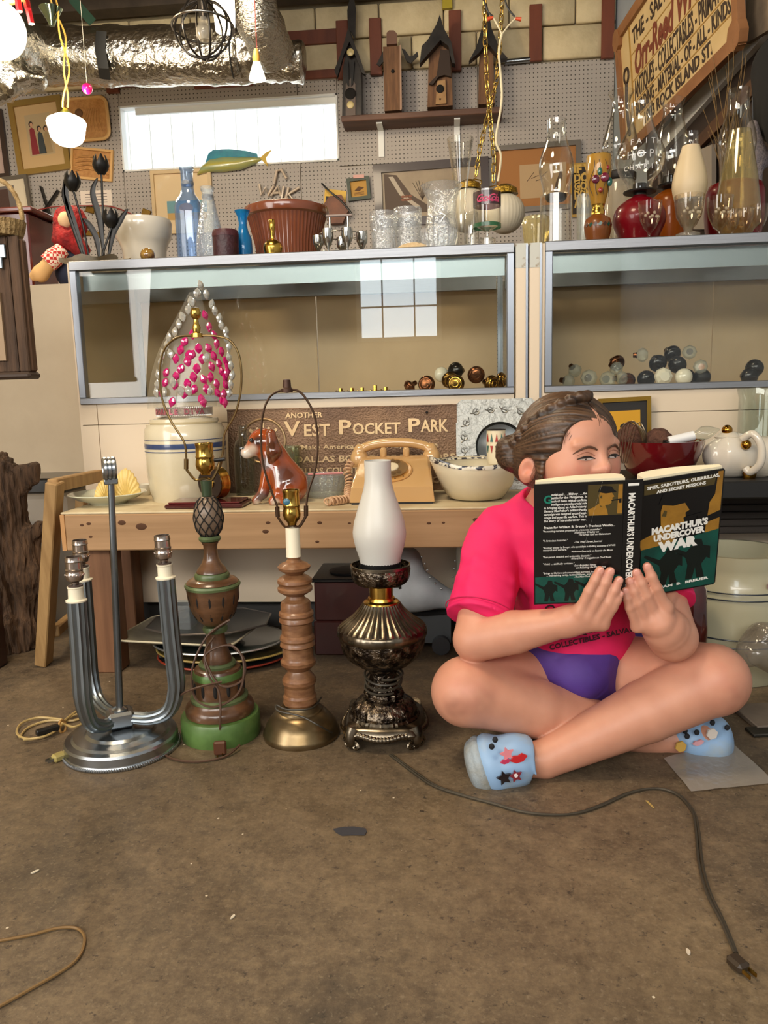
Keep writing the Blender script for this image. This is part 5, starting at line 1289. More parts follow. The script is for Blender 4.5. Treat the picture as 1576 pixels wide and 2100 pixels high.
def profile(M, x, y, s_, z):
    """officer in a peaked cap, seen from the side"""
    lay(M, [(x + a * s_, y + b_ * s_) for a, b_ in ((.06, 0), (.02, .22), (.22, .30), (.38, .42), (.44, .30), (.60, .34), (.66, .20), (.7, 0))], M_och, 'coat', z)
    lay(M, [(x + a * s_, y + b_ * s_) for a, b_ in ((.40, .36), (.38, .70), (.42, .86), (.80, .86), (.82, .78), (.90, .66), (.83, .62), (.84, .55), (.80, .52), (.82, .46), (.74, .38), (.60, .36), (.56, .30))], M_och, 'face', z + 1)
    lay(M, [(x + a * s_, y + b_ * s_) for a, b_ in ((.34, .84), (.40, 1.0), (.52, 1.06), (.80, 1.02), (.86, .92), (.98, .82), (.80, .80), (.6, .78))], M_blk, 'cap', z + 2)
    lay(M, [(x + a * s_, y + b_ * s_) for a, b_ in ((.40, .62), (.44, .72), (.49, .70), (.48, .60))], M_olv, 'ear', z + 2)
    lay(M, [(x + a * s_, y + b_ * s_) for a, b_ in ((.80, .50), (1.05, .53), (1.06, .42), (1.14, .42), (1.14, .58), (.80, .535))], M_blk, 'pipe', z + 2)
lay(Mb, [(w * .93, h * .74), (w * .985, h * .74), (w * .985, h * .97), (w * .94, h * .97)], M_och, 'ochre_strip', 2)
profile(Mb, w * .60, h * .732, .052, 2)
bt = MB(); Mt2 = Mb @ Matrix.Translation((0, 0, .0034))
def bl(s_, x, y, sz, wd=None, sh=0, off=.00012): bt.text(s_, sz, Mt2 @ Matrix.Translation((x * w, y * h, 0)), .0001, off, sh, 'LEFT', wd * w if wd else None)
L_ = ['uadalcanal . . . Midway . . . the', 'battle for the Philippines. In', 'each of these critical conflicts,', 'intelligence played a crucial role', 'in bringing about an Allied victory.', "General MacArthur's brilliant Pacific", 'campaign was designed around espi-', 'onage and guerrilla warfare. This is', 'the story of his undercover war.']
for i, s_ in enumerate(L_): bl(s_, .19 if i < 4 else .11, .905 - i * .0262, .0062, .40 if i < 4 else .48)
bl("Praise for William B. Breuer's Previous Works...", .11, .640, .0066, .80)
Y_ = .612
for s_, x, wd, sh in (('"An exciting narrative presented by a first-rate storyteller."', .10, .66, 0), ('-Publishers Weekly on', .45, .28, .3), ('The Great Raid on Cabanatuan', .50, .36, .3), ('', 0, 0, 0), ('"A first-class historian."', .10, .28, 0), ('-The Wall Street Journal', .45, .32, .3), ('', 0, 0, 0), ('"Another winner by Breuer, who specializes in thrilling accounts of WWII', .10, .82, 0), ('research and warfare."', .10, .28, 0), ('-Airborne Quarterly on Race to the Moon', .42, .48, .3), ('', 0, 0, 0), ('"Fast-paced, detailed, and undeniably dramatic."', .10, .55, 0), ('-World War II magazine on Devil Boats', .42, .46, .3), ('', 0, 0, 0), ('"Vivid ... skillfully written."', .10, .36, 0), ('-Los Angeles Times', .45, .26, .3), ('on Retaking the Philippines', .48, .34, .3), ('', 0, 0, 0), ('"Brings to life how airborne soldiers survived, how the horses fell', .10, .78, 0), ('... maintaining sanity, tactical failures, and victory."', .14, .62, 0), ('-The New York Times', .46, .26, .3)):
    if s_: bl(s_, x, Y_, .0052, wd, sh, .00004)
    Y_ -= .0195
bt.o('jacket_text', M_wt, bk, 0)['kind'] = 'stuff'
MB().text('G', .021, Mt2 @ Matrix.Translation((.105 * w, h * .845, 0)), .0001, .0006).o('drop_capital', M_grc, bk, 0)
# front cover (right in the picture)
tl, tr, bl_ = V((.3381, 1.3857, .5846)), V((.4907, 1.4232, .601)), V((.3483, 1.4436, .3571))
Mf, w, h = quadM(tl, tr, bl_)
MB().prism([(0, 0), (w - .004, 0), (w, .004), (w, h - .003), (w - .003, h), (0, h)], .0022, Mf).o('front_cover', M_blk, bk, 0)
lay(Mf, [(.002, .003), (w - .003, .003), (w - .003, h * .50), (w * .3, h * .44), (.002, h * .42)], M_teal, 'jungle_band', 4)
lay(Mf, [(w * .80, h * .44), (w - .003, h * .45), (w - .003, h * .985), (w * .92, h * .985), (w * .90, h * .80), (w * .84, h * .74)], M_och, 'ochre_panel', 1)
lay(Mf, [(w * .02, h * .965), (w * .9, h * .965), (w * .88, h * .88), (w * .02, h * .88)], M_olv, 'olive_band', 1)
profile(Mf, -.004, h * .40, .108, 2)
lay(Mf, [(w * .74, h * .56), (w * .98, h * .60), (w * .98, h * .66), (w * .74, h * .61)], M_blk, 'binoculars', 4)
soldier(Mf, w * .38, .018, .062, 6); soldier(Mf, w * .72, .022, .066, 6)
ft = MB(); Mt3 = Mf @ Matrix.Translation((0, 0, .0042))
def fx(s_, x, y, sz, wd, off=.0008, sh=.0): ft.text(s_, sz, Mt3 @ Matrix.Translation((x * w, y * h, 0)) @ Matrix.Rotation(radians(2), 4, 'Z'), .00015, off, sh, 'LEFT', wd * w)
fx("MACARTHUR'S", .13, .545, .0175, .70, .0010); fx('UNDERCOVER', .16, .482, .0165, .64, .0010); fx('WAR', .24, .385, .026, .50, .0019)
fx('SPIES, SABOTEURS, GUERRILLAS,', .05, .925, .0082, .88, .0003); fx('AND SECRET MISSIONS', .17, .885, .0082, .60, .0003); fx('WILLIAM  B.  BREUER', .10, .05, .007, .80, .0003)
ft.o('title_text', M_wt, bk, 0)['kind'] = 'stuff'
# spine and page blocks
tl, tr, bl_ = V((.3065, 1.3825, .5868)), V((.3385, 1.3842, .5846)), V((.3122, 1.4225, .3553))
yv = (tl - bl_).normalized(); w2_, h2_ = (tr - tl).length, (tl - bl_).length; xv = (V((1, .05, 0)) - yv * V((1, .05, 0)).dot(yv)).normalized(); zv = xv.cross(yv)
Ms_ = Matrix(((xv.x, yv.x, zv.x, bl_.x), (xv.y, yv.y, zv.y, bl_.y), (xv.z, yv.z, zv.z, bl_.z), (0, 0, 0, 1)))
MB().prism([(0, 0), (w2_, 0), (w2_, h2_), (0, h2_)], .0022, Ms_).o('spine', M_blk, bk, 0)
sp = MB(); sp.text("MACARTHUR'S UNDERCOVER WAR", .016, Ms_ @ Matrix.Translation((w2_ * .26, h2_ * .90, .0026)) @ Matrix.Rotation(-pi / 2, 4, 'Z'), .0001, .0005, 0, 'LEFT', h2_ * .84); sp.o('spine_text', M_wt, bk, 0)['kind'] = 'stuff'
MB().prism([(w2_ * .2, h2_ * .955), (w2_ * .8, h2_ * .955), (w2_ * .8, h2_ * .975), (w2_ * .2, h2_ * .975)], .0003, Ms_, .0023).o('spine_mark', M_wt, bk, 0)
def pages(M_, w, h, outer_left, nm):
    n = 14; top = []; bot = []
    prof_ = []
    for i in range(n + 1):
        f = i / n; x = (.004 + (w - .002) * f) if outer_left else (w - .004 - (w - .006) * f)
        prof_.append((x, -.006 - .026 * sin(pi * min(1, f * .62 + .06)) * (1 if f < .93 else .75)))
    poly = [(prof_[0][0], -.001)] + prof_ + [(prof_[-1][0], -.001)]
    vs = []; N_ = len(poly)
    for y in (.003, h + .004):
        for x, z in poly: vs.append(M_ @ V((x, y, z)))
    fs = [[i, (i + 1) % N_, N_ + (i + 1) % N_, N_ + i] for i in range(N_)] + [list(range(N_)), [N_ + i for i in range(N_)]]
    MB().conv(vs, fs).o(nm, M_page, bk, 30)
Mb_, wb_, hb_ = quadM(V((.1482, 1.3798, .5822)), V((.3061, 1.3839, .5868)), V((.154, 1.4198, .3507)))
pages(Mb_, wb_, hb_, True, 'pages'); pages(Mf, w, h, False, 'pages')
# ================================================================== things on top of the display cases
ZC = ZT + .0005
def yrow(x, Y, z=ZC): return onz(0, Y, x, z)
M_iron = mat('black_iron', '#1c1a18', r=.35, m=.4)
M_cutg = glassmat('crystal', '#f8fafb', .7, .03, .09, '#ffffff', .8, 60)
M_clear = glassmat('clear_thin', '#fbfbf9', .55, .012)
def onrow(prof, x, Y, z=ZC):
    """drop the lowest row of a picture profile onto the surface at height z"""
    yb = yrow(x, Y, z); return [(prof[0][0], yb)] + [q for q in prof[1:] if q[1] < yb - .5]
def vessel(name, label, cat, x, Y, prof, m, seg=32, sm=0, fn=None, t=.0022, group=None, solid=False, parent=None, z=ZC, ang=40):
    c, p = LPX(x, prof[0][1], Y, onrow(prof, x, Y, z)); c = V((A(x, p and yrow(x, Y, z), Y).x, Y, 0))
    if sm: p = crv2(p, sm)
    pr = [(0, p[0][1])] + p + [(0, p[-1][1])] if solid else hollow(p, t)
    o = MB().lathe(pr, c, seg, None, fn).o(name, m, parent, ang)
    return o if parent else tag(o, label, cat, group)

# crumpled paper tray with the black iron tulips
q = V((A(192, 530, 2.46).x, 2.455, ZC))
m = MB(); vs = []; fs = []; n = 40
for j, (r, z) in enumerate(((0, .002), (.055, .002), (.085, .010), (.105, .020), (.112, .022))):
    for i in range(n):
        a = 2 * pi * i / n; k = 1 + (.10 * sin(5 * a) + .05 * sin(11 * a + 1)) * (j / 4); vs.append(V((q.x + r * k * cos(a) * 1.0, q.y + r * k * sin(a) * .75, ZC + z + .006 * sin(7 * a) * (j > 2))))
for j in range(4):
    for i in range(n): fs.append([j * n + i, j * n + (i + 1) % n, (j + 1) * n + (i + 1) % n, (j + 1) * n + i])
tag(m.add(vs, fs).o('paper_tray', mat('printed_paper', '#d9cdb8', r=.8, col2='#b7ab98', sc=25), None, 60), 'crumpled paper tray at the corner of the left case', 'tray')
tl0 = T('iron_tulips', 'three black iron tulips with long curled leaves in the paper tray', 'sculpture', V((q.x, q.y, ZC + .003)))
def tulip(x, y, Y, base):
    b0 = A(x, y, Y); h = .052
    vs = MB()
    for k in range(6):
        a = k * pi / 3; pts = []; 
        for f in (0, .25, .5, .75, 1.0): r = .006 + .016 * sin(pi * min(f * .75 + .05, 1)); pts.append(b0 + V((r * cos(a), r * sin(a), h * f - .022)))
        pts[-1] += V((.006 * cos(a) * (k % 2), .006 * sin(a) * (k % 2), .004))
        vs.tube(pts, [(.004, .003), (.013, .003), (.014, .003), (.010, .0025), (.002, .001)], 6, flat=(-sin(a), cos(a), 0))
    fl_ = vs.o('tulip_flower', M_iron, tl0)
    MB().tube(crv([b0 + V((0, 0, -.02)), b0.lerp(base, .5) + V((.004, 0, 0)), base], 6), .0035, 8).o('tulip_stem', M_iron, fl_)
bs = lambda dx, dy=0: V((q.x + dx, q.y + dy, ZC + .006))
tulip(149, 376, 2.44, bs(-.01)); tulip(207, 342, 2.47, bs(.025, .01)); tulip(228, 452, 2.45, bs(.03, -.02))
for pts in ([(135, 370), (132, 400), (150, 450), (176, 512)], [(140, 358), (134, 380), (140, 430), (172, 512)], [(200, 365), (190, 395), (204, 450), (212, 512)], [(262, 428), (248, 450), (232, 480), (218, 512)], [(170, 448), (182, 460), (198, 490), (202, 512)]):
    P_ = crv([A(x, y, 2.45) for x, y in pts[:-1]] + [V((A(pts[-1][0], 505, 2.45).x, 2.45, ZC + .012))], 5); k_ = len(P_)
    MB().tube(P_, [(.0015 + .0085 * sin(pi * (i + .5) / k_), .0018) for i in range(k_)], 6, flat=(1, 0, .2)).o('tulip_leaf', M_iron, tl0)

M_wc = mat('white_ceramic', '#d9d2c3', r=.2, coat=.5)
vessel('ceramic_bowl', 'white ceramic mixing bowl with wide collar behind the paper tray', 'bowl', 300, 2.62, [(40, 525), (44, 515), (50, 498), (55, 490), (57, 470), (58, 458), (56, 452)], M_wc, 40, t=.006)
ag = T('agate_ball', 'small polished amber agate egg in front of the white bowl', 'ornament', V((A(302, 520, 2.42).x, 2.42, ZC)))
MB().sph((A(302, 510, 2.42).x, 2.42, ZC + .0225), (.0225, .0225, .0225), 20, 14).o('egg', mat('agate', '#b08a3e', r=.1, coat=1, col2='#5a2c16', sc=45), ag)
MB().lathe([(0, ZC), (.012, ZC), (.013, ZC + .004), (0, ZC + .0045)], (A(302, 510, 2.42).x, 2.42, 0), 16).o('stand', M_goldm, ag)
tag(MB().bx(A(322, 520, 2.42).x, A(392, 520, 2.42).x, 2.40, 2.46, ZC, ZC + .009, .002).o('flat_box', mat('purple_card', '#3c3a5c', r=.5)), 'thin purple box lying flat on the left case', 'box')
# bottles
gb = glassmat('pale_blue_glass', '#dfeaf7', .5, .02, .10, '#9fc0ec')
def bottle(x, Y, prof, lb, m, fn=None, collar=None):
    c, p = LPX(x, 520, Y, onrow(prof, x, Y)); c = V((A(x, yrow(x, Y), Y).x, Y, 0))
    t = T('glass_bottle', lb, 'bottle', V((c.x, Y, ZC)))
    MB().lathe(hollow(p, .002), c, 40, None, fn).o('bottle', m, t)
    for (r, y0, y1) in collar or (): MB().lathe([(r * ps(c + V((0, 0, ZC))), A(x, y0, Y).z), (r * 1.06 * ps(c + V((0, 0, ZC))), (A(x, y0, Y).z + A(x, y1, Y).z) / 2), (r * ps(c + V((0, 0, ZC))), A(x, y1, Y).z)], c, 24).o('collar', mat('grey_collar', '#7d8288', r=.4), t)
    return t
sqf = lambda r, z, t: r * (1 + .10 * abs(sin(2 * t)) ** 2)
bottle(395, 2.57, [(26, 520), (27, 515), (27, 440), (27, 425), (23, 412), (14, 398), (12, 385), (12, 352), (14, 348), (14, 342)], 'tall pale blue square shouldered bottle on the left case', gb, sqf, ((12.3, 380, 372),))
bottle(434, 2.45, [(28, 520), (29, 515), (27, 485), (20, 450), (15, 425), (12, 405), (11, 395), (13.5, 390), (13.5, 383)], 'clear swirl textured bottle beside the tall blue bottle', glassmat('swirl_glass', '#eef5fb', .55, .03, .12, '#ffffff', .9, 110), lambda r, z, t: r * (1 + .035 * sin(18 * t + z * 160)), ((11.6, 407, 400),))
mb = T('round_box', 'dark maroon cylindrical box with lid on the left case', 'box', V((A(465, 515, 2.395).x, 2.395, ZC)))
vessel('box_body', '', '', 465, 2.395, [(26, 522), (26.5, 515), (26.5, 486)], mat('maroon_leather', '#3d141c', r=.45, col2='#2c0d14', sc=40, bump=.3), 32, solid=True, parent=mb)
c_, p_ = LPX(465, 486, 2.395, [(27, 486.5), (27.2, 480), (25, 473), (15, 470), (0, 469)]); c_.x = A(465, yrow(465, 2.395), 2.395).x
MB().lathe([(0, p_[0][1])] + p_, c_, 32).o('lid', mat('maroon_lid', '#45181f', r=.45, bump=.3), mb)
vessel('blue_vase', 'bright turquoise pressed glass vase with flared neck', 'vase', 502, 2.45, [(17, 520), (18, 512), (17, 490), (11, 475), (8, 460), (10, 445), (15, 434), (16, 432)], glassmat('turquoise_glass', '#5cc4e8', .5, .03, .35, '#0d9ad8'), 12, t=.002)
# brown ribbed planter
c_, p_ = LPX(588, 515, 2.60, onrow([(62, 515), (66, 505), (76, 460), (80, 447)], 588, 2.60)); c_.x = A(588, yrow(588, 2.60), 2.56).x
pn = T('ribbed_planter', 'large brown glazed planter with ribbed sides and smooth rim', 'planter', V((c_.x, 2.60, ZC)))
M_bg = mat('brown_glaze', '#7a4127', r=.2, coat=.6)
MB().lathe(hollow(p_, .008), c_, 180, None, lambda r, z, t: r * (1 + .012 * cos(60 * t))).o('ribbed_body', M_bg, pn)
c2, p2 = LPX(588, 447, 2.60, [(80, 449), (85, 446), (87, 438), (86, 430), (82, 428), (78, 431), (76, 447)]); c2.x = c_.x
MB().lathe(p2 + [p2[0]], c2, 60).o('rim', M_bg, pn)
vessel('brass_bell', 'small upturned brass hand bell before the brown planter', 'bell', 561, 2.40, [(16, 518), (20, 510), (19, 502), (13, 494), (4, 490), (3, 484), (5, 480), (4, 475), (6, 470), (6.5, 452), (5, 450)], M_goldm, 28, solid=True)
# silver caddy of measuring cups
cx = A(697, 500, 2.44).x
cd = T('cup_caddy', 'silver caddy ring of polished metal cups on stems', 'caddy', V((cx, 2.44, ZC)))
M_sil = mat('polished_steel', '#b5b3ac', r=.15, m=1.0)
k0 = ps(V((cx, 2.44, ZC)))
MB().torus((cx, 2.44, A(697, 482, 2.44).z), 44 * k0, .0018, None, 40, 6).o('ring', M_sil, cd)
for dx, dy, hh in ((-44, .0, 0), (-19, -.05, 8), (20, -.05, 8), (46, .0, 5), (0, .06, 3)):
    x_, y_ = cx + dx * k0, 2.44 + dy; zb = ZC
    MB().lathe([(0, zb), (.012, zb), (.013, zb + .002), (.004, zb + .006), (.004, zb + .014), (.010, zb + .026), (.0165, zb + .036 + hh * .0006), (.0175, zb + .042 + hh * .0006), (.0175, zb + .062 + hh * k0 * .7), (.016, zb + .062 + hh * k0 * .7), (.015, zb + .045), (0, zb + .044)], (x_, y_, 0), 24).o('cup', M_sil, cd)
for dx in (-19, 18): MB().cyl((cx + dx * k0, 2.44, ZC + .06), (cx + dx * k0, 2.44, A(697, 445, 2.44).z), .0035, None, 10).o('handle_post', M_sil, cd)
MB().cyl((cx - 26 * k0, 2.44, A(697, 442, 2.44).z), (cx + 27 * k0, 2.44, A(697, 442, 2.44).z), .0042, None, 10).o('handle_bar', mat('grey_wood', '#8c7c76', r=.5), cd)
for dx, y in ((-30, 2.415), (-3, 2.41), (33, 2.41)): MB().sph((cx + dx * k0, y, ZC + .0085), (.008, .004, .0085), 8, 6).o('crystal_drop', mat('clear_gem', '#d8d6cc'), cd)
# crystal tumblers, vases
diam = lambda r, z, t: r * (1 + .025 * sin(14 * t + z * 220) * sin(14 * t - z * 220))
vessel('crystal_tumbler', 'left one of two cut crystal tumblers on the case', 'glass', 788, 2.44, [(24, 505), (25, 495), (27, 460), (28, 436)], M_cutg, 64, fn=diam, t=.004, group='cut crystal tumblers')
vessel('crystal_tumbler', 'right one of two cut crystal tumblers, nearer the crystal vase', 'glass', 838, 2.48, [(25, 505), (26, 495), (28, 460), (29, 428)], M_cutg, 64, fn=diam, t=.004, group='cut crystal tumblers')
CV_ = vessel('crystal_vase', 'flared cut crystal vase with star flower pattern', 'vase', 908, 2.55, [(32, 500), (33, 490), (33, 460), (29, 435), (30, 410), (38, 388), (42, 380)], M_cutg, 64, fn=lambda r, z, t: r * (1 + .03 * sin(8 * t)), t=.005)
st_ = MB(); c_ = A(914, 448, 2.55) + V((0, -.052, 0))
for i in range(14): 
    a = 2 * pi * i / 14; st_.tube([c_, c_ + V((.024 * cos(a), .004, .024 * sin(a)))], [(.0022, .002), (.0006, .0006)], 5)
st_.o('cut_flower', mat('clear_gem', '#d8d6cc'), CV_)
vessel('trumpet_vase', 'tall slim trumpet shaped glass vase rising above the others', 'vase', 947, 2.72, [(20, 498), (12, 490), (8, 470), (10, 430), (13, 390), (18, 350), (23, 310), (27, 284)], M_clear, 32, fn=lambda r, z, t: r * (1 + .02 * cos(10 * t)), t=.003)
vessel('ribbed_dish', 'low ribbed clear glass dish behind the case edge', 'dish', 900, 2.405, [(32, 500), (35, 492), (38, 472)], M_cutg, 72, fn=lambda r, z, t: r * (1 + .035 * cos(24 * t)), t=.003)
m = MB(); vs = []; fs = []; n = 24; q = V((A(847, 498, 2.40).x, 2.385, ZC))
for j in range(6):
    for i in range(n):
        a = 2 * pi * i / n; r = (1 - j / 5) ; vs.append(V((q.x + .062 * r * cos(a), q.y + .02 * r * sin(a), ZC + .001 + .015 * (1 - r ** 2) * (1 + .35 * sin(5 * a + j)))))
for j in range(5):
    for i in range(n): fs.append([j * n + i, j * n + (i + 1) % n, (j + 1) * n + (i + 1) % n, (j + 1) * n + i])
tag(m.add(vs, fs).o('crumpled_paper', mat('tan_paper', '#cdb48c', r=.8, bump=.6, bsc=60), None, 20), 'crumpled tan paper in front of the crystal tumblers', 'paper')
# printed footed glass
c_, p_ = LPX(1000, 490, 2.44, onrow([(18, 492), (17, 490), (4, 486), (4, 476), (14, 470), (27, 462), (28, 455), (28, 392)], 1000, 2.44)); c_.x = A(1000, yrow(1000, 2.44), 2.44).x
fg = T('printed_glass', 'footed drinking glass printed with red lettering and green band', 'glass', V((c_.x, 2.44, ZC)))
MB().lathe(hollow(p_, .002), c_, 36).o('glass', M_clear, fg)
def band(y0, y1, nm, m_, r=28.4):
    k_ = ps(A(1000, y0, 2.44)); MB().lathe([(r * k_, A(1000, y1, 2.44).z), (r * k_, A(1000, y0, 2.44).z)], c_, 36).o(nm, m_, fg)
band(396, 424, 'label_band', glassmat('smoky_print', '#8a6f78', .5, .03, .35, '#3b2a30')); band(460, 468, 'green_band', glassmat('green_print', '#4c8a66', .4, .03, .5, '#2c6b47'))
tx = MB()
for i, ch in enumerate('Coca-Cola'):
    a = radians(-128 + i * 10); R1 = 28.8 * ps(A(1000, 415, 2.44)); tx.text(ch, .03, Matrix.Translation((c_.x + R1 * cos(a), 2.44 + R1 * sin(a), A(1000, 419, 2.44).z)) @ Matrix.Rotation(a + pi / 2, 4, 'Z') @ Matrix.Rotation(pi / 2, 4, 'X'), .0002, .0004, .3, 'CENTER')
tx.o('lettering', mat('rose_print', '#c23b66', r=.4), fg, 0)
vessel('jam_jar', 'small clear jam jar standing beside the footed printed glass', 'jar', 968, 2.50, [(14, 495), (15, 485), (15, 440), (14, 436)], M_clear, 24)

# ---------------- right case: oil lamp chimneys, goblets
def lamp_t(label, x, Y): return T('kerosene_lamp', label, 'lamp', V((A(x, yrow(x, Y), Y).x, Y, ZC)))
def pt(par, nm, x, Y, prof, m, seg=36, sm=0, fn=None, t=.002, solid=False, z=None, ang=60):
    c, p = LPX(x, prof[0][1], Y, prof); c = V((wloc(par).x, Y, 0))
    if z is not None: p[0] = (p[0][0], z)
    if sm: p = crv2(p, sm)
    pr = [(0, p[0][1])] + p + [(0, p[-1][1])] if solid else p + [(max(r - t, .001), zz) for r, zz in reversed(p)]
    return MB().lathe(pr, c, seg, None, fn).o(nm, m, par, ang)
M_burn = mat('black_burner', '#221d19', r=.45, m=.5)
t = lamp_t('clear glass oil lamp with plain chimney at the left end of the right case', 1140, 2.50)
pt(t, 'glass_font', 1140, 2.50, [(33, 490), (33, 480), (32, 430), (32, 402)], M_clear, z=ZC)
pt(t, 'burner', 1140, 2.50, [(18, 412), (22, 406), (22, 400), (10, 396)], M_burn, solid=True)
pt(t, 'chimney', 1140, 2.50, [(27, 402), (27, 390), (31, 372), (35, 350), (34, 330), (28, 308), (22, 290), (19.5, 275), (19, 260), (19.5, 246)], M_clear, sm=3)
vessel('shell_glass', 'pale ribbed glass shell dish beside the clear oil lamp', 'dish', 1100, 2.62, [(20, 492), (26, 475), (28, 455), (24, 445)], glassmat('yellowish_glass', '#f3eed6', .5, .03, .2, '#e9dcae'), 40, fn=lambda r, z, t_: r * (1 + .04 * cos(18 * t_)))
vessel('juice_glass', 'etched straight juice glass left of the stained glass vase', 'glass', 1198, 2.56, [(15, 485), (15, 480), (16, 400)], glassmat('etched_glass', '#eef0ea', .5, .05, .14), 24)
t = lamp_t('stained glass candle lamp with cherries on amber base', 1226, 2.45)
pt(t, 'amber_base', 1226, 2.45, [(20, 490), (26, 478), (28, 464), (25, 450), (15, 443), (13, 440)], glassmat('amber_base_glass', '#c98a3c', .5, .05, .6, '#8a4c14'), z=ZC)
pt(t, 'neck', 1226, 2.45, [(14, 441), (14, 432), (12, 430), (13, 422), (14, 420)], M_goldm, solid=True)
pt(t, 'painted_shade', 1226, 2.45, [(14, 420), (16, 410), (20, 392), (24, 372), (25.5, 350), (25, 325), (24.5, 320)], glassmat('painted_amber', '#e8c765', .5, .05, .4, '#c9a03a'))
k_ = ps(A(1226, 370, 2.45)); xs = wloc(t).x
for nm, dx, y, r, cl in (('cherry', -10, 373, 8.5, '#5a1228'), ('cherry', 8, 370, 9, '#6a1630'), ('leaf', 19, 378, 6, '#16564a'), ('leaf', -2, 358, 5, '#16564a'), ('cherry', 14, 350, 4, '#8a1f2a'), ('cherry', 0, 396, 5, '#8a2f20')):
    rr = 25 * k_; yy = 2.45 - sqrt(max(0, rr * rr - (dx * k_) ** 2)); MB().sph((xs + dx * k_, yy, A(1226, y, 2.45).z), (r * k_, .004, r * k_ * (1.0 if nm == 'cherry' else 1.5)), 12, 8).o(nm, mat('paint' + cl.strip('#'), cl, r=.2, coat=.5), t)
vn = MB()
for s0 in (-18, -6, 12, 20):
    pts = [];
    for i in range(7): f = i / 6; dx = s0 + 5 * sin(6 * f + s0); rr = (25 - 9 * max(0, f - .5)) * k_; pts.append(V((xs + dx * k_ * .9, 2.45 - sqrt(max(1e-6, rr * rr - (dx * k_ * .9) ** 2)) - .0005, A(1226, 334 + 70 * f, 2.45).z)))
    vn.tube(crv(pts, 3), .0009, 5)
vn.o('lead_line', mat('lead_dark', '#241a12', r=.5), t)
for a in range(7):
    an = radians(-150 + a * 20); rr = 27.6 * ps(A(1226, 464, 2.45)); MB().box((xs + rr * cos(an), 2.45 + rr * sin(an), A(1226, 464, 2.45).z), (.008, .002, .011), Matrix.Rotation(an + pi / 2, 3, 'Z') @ Matrix.Rotation(radians(45), 3, 'Y')).o('diamond_facet', mat('facet_green', '#1f4a3c', r=.2) if a % 2 else mat('facet_brown', '#3d1f10', r=.2), t, 0)
t = lamp_t('tall pear shaped clear chimney on a jar with black lid', 1268, 2.72)
pt(t, 'jar', 1268, 2.72, [(34, 482), (35, 475), (35, 385), (30, 372)], glassmat('milky_glass', '#efe9dc', .5, .05, .25, '#e0d6c4'), z=ZC)
pt(t, 'black_lid', 1268, 2.72, [(30, 374), (33, 370), (33, 358), (22, 352)], M_burn, solid=True)
pt(t, 'chimney', 1268, 2.72, [(22, 354), (25, 340), (33, 322), (37, 306), (34, 286), (26, 256), (19, 230), (18, 215), (21, 200), (25, 192), (26, 189)], M_clear, sm=3)
t = lamp_t('red glass oil lamp with etched round chimney', 1310, 2.52)
M_rub = glassmat('ruby_glass', '#c8102a', .5, .03, .55, '#8c0a1c'); M_amb = glassmat('amber_glass', '#e8952a', .5, .03, .5, '#c46a10')
pt(t, 'font', 1310, 2.52, [(30, 486), (45, 476), (52, 458), (52, 442), (44, 424), (26, 410), (14, 404), (13, 398)], M_rub, z=ZC, sm=2)
pt(t, 'burner', 1310, 2.52, [(12, 404), (14, 400), (13, 396), (32, 396), (33, 393), (14, 390), (14, 378)], M_burn, solid=True)
pt(t, 'chimney', 1310, 2.52, [(24, 394), (25, 384), (28, 374), (42, 356), (49, 332), (47, 310), (36, 284), (26, 262), (21, 240), (20.5, 222), (21, 212)], M_clear, sm=3)
tx = MB(); k_ = ps(A(1310, 340, 2.52)); xs = wloc(t).x
for row, (wd, y, sz) in enumerate((('FAITH', 308, .022), ('HOPE', 336, .03), ('CHARITY', 358, .02))):
    for i, ch in enumerate(wd):
        a = radians(-90 + (i - (len(wd) - 1) / 2) * (17 if row != 1 else 24)); R1 = (47, 49.5, 45)[row] * k_; tx.text(ch, sz, Matrix.Translation((xs + R1 * cos(a), 2.52 + R1 * sin(a), A(1310, y, 2.52).z)) @ Matrix.Rotation(a + pi / 2, 4, 'Z') @ Matrix.Rotation(pi / 2, 4, 'X'), .0002, 0, 0, 'CENTER')
o_ = tx.o('etched_words', glassmat('etching', '#ffffff', .4, .2, .35), t, 0); o_['kind'] = 'stuff'
t = lamp_t('amber glass oil lamp with flared rim chimney behind the red one', 1372, 2.72)
pt(t, 'font', 1372, 2.72, [(30, 486), (36, 476), (38, 455), (38, 420), (34, 404), (20, 394), (14, 390)], M_amb, z=ZC, sm=2)
pt(t, 'burner', 1372, 2.72, [(12, 394), (16, 386), (26, 384), (27, 380), (18, 374), (16, 362), (8, 358)], M_burn, solid=True)
pt(t, 'chimney', 1372, 2.72, [(24, 384), (26, 360), (32, 336), (34, 316), (32, 292), (26, 262), (20, 238), (19, 224), (22, 212), (24, 206)], M_clear, sm=3)
t = lamp_t('frosted cream glass chimney lamp with clear neck', 1411, 2.52)
pt(t, 'glass_foot', 1411, 2.52, [(26, 484), (24, 480), (8, 474), (12, 462), (24, 446), (28, 420), (30, 404)], glassmat('pressed_glass', '#f1efe6', .5, .04, .12, '#ffffff', .5, 60), z=ZC, fn=lambda r, z, t_: r * (1 + .03 * cos(10 * t_)))
pt(t, 'chimney', 1411, 2.52, [(29, 410), (34, 388), (34, 370), (29, 345), (20, 312), (17, 300)], mat('frosted_cream', '#dfc9a2', r=.45, trans=.15), sm=3)
pt(t, 'chimney_neck', 1411, 2.52, [(17, 301), (14.5, 294), (14, 280), (15, 272)], M_clear)
t = lamp_t('tall clear chimney on red glass base at the right edge', 1503, 2.70)
pt(t, 'font', 1503, 2.70, [(45, 484), (55, 470), (58, 440), (56, 395), (50, 380), (30, 372)], M_rub, z=ZC)
pt(t, 'chimney', 1503, 2.70, [(30, 374), (32, 340), (36, 310), (37, 288), (32, 262), (24, 238), (21, 220), (20, 200), (20.5, 184)], M_clear, sm=3)
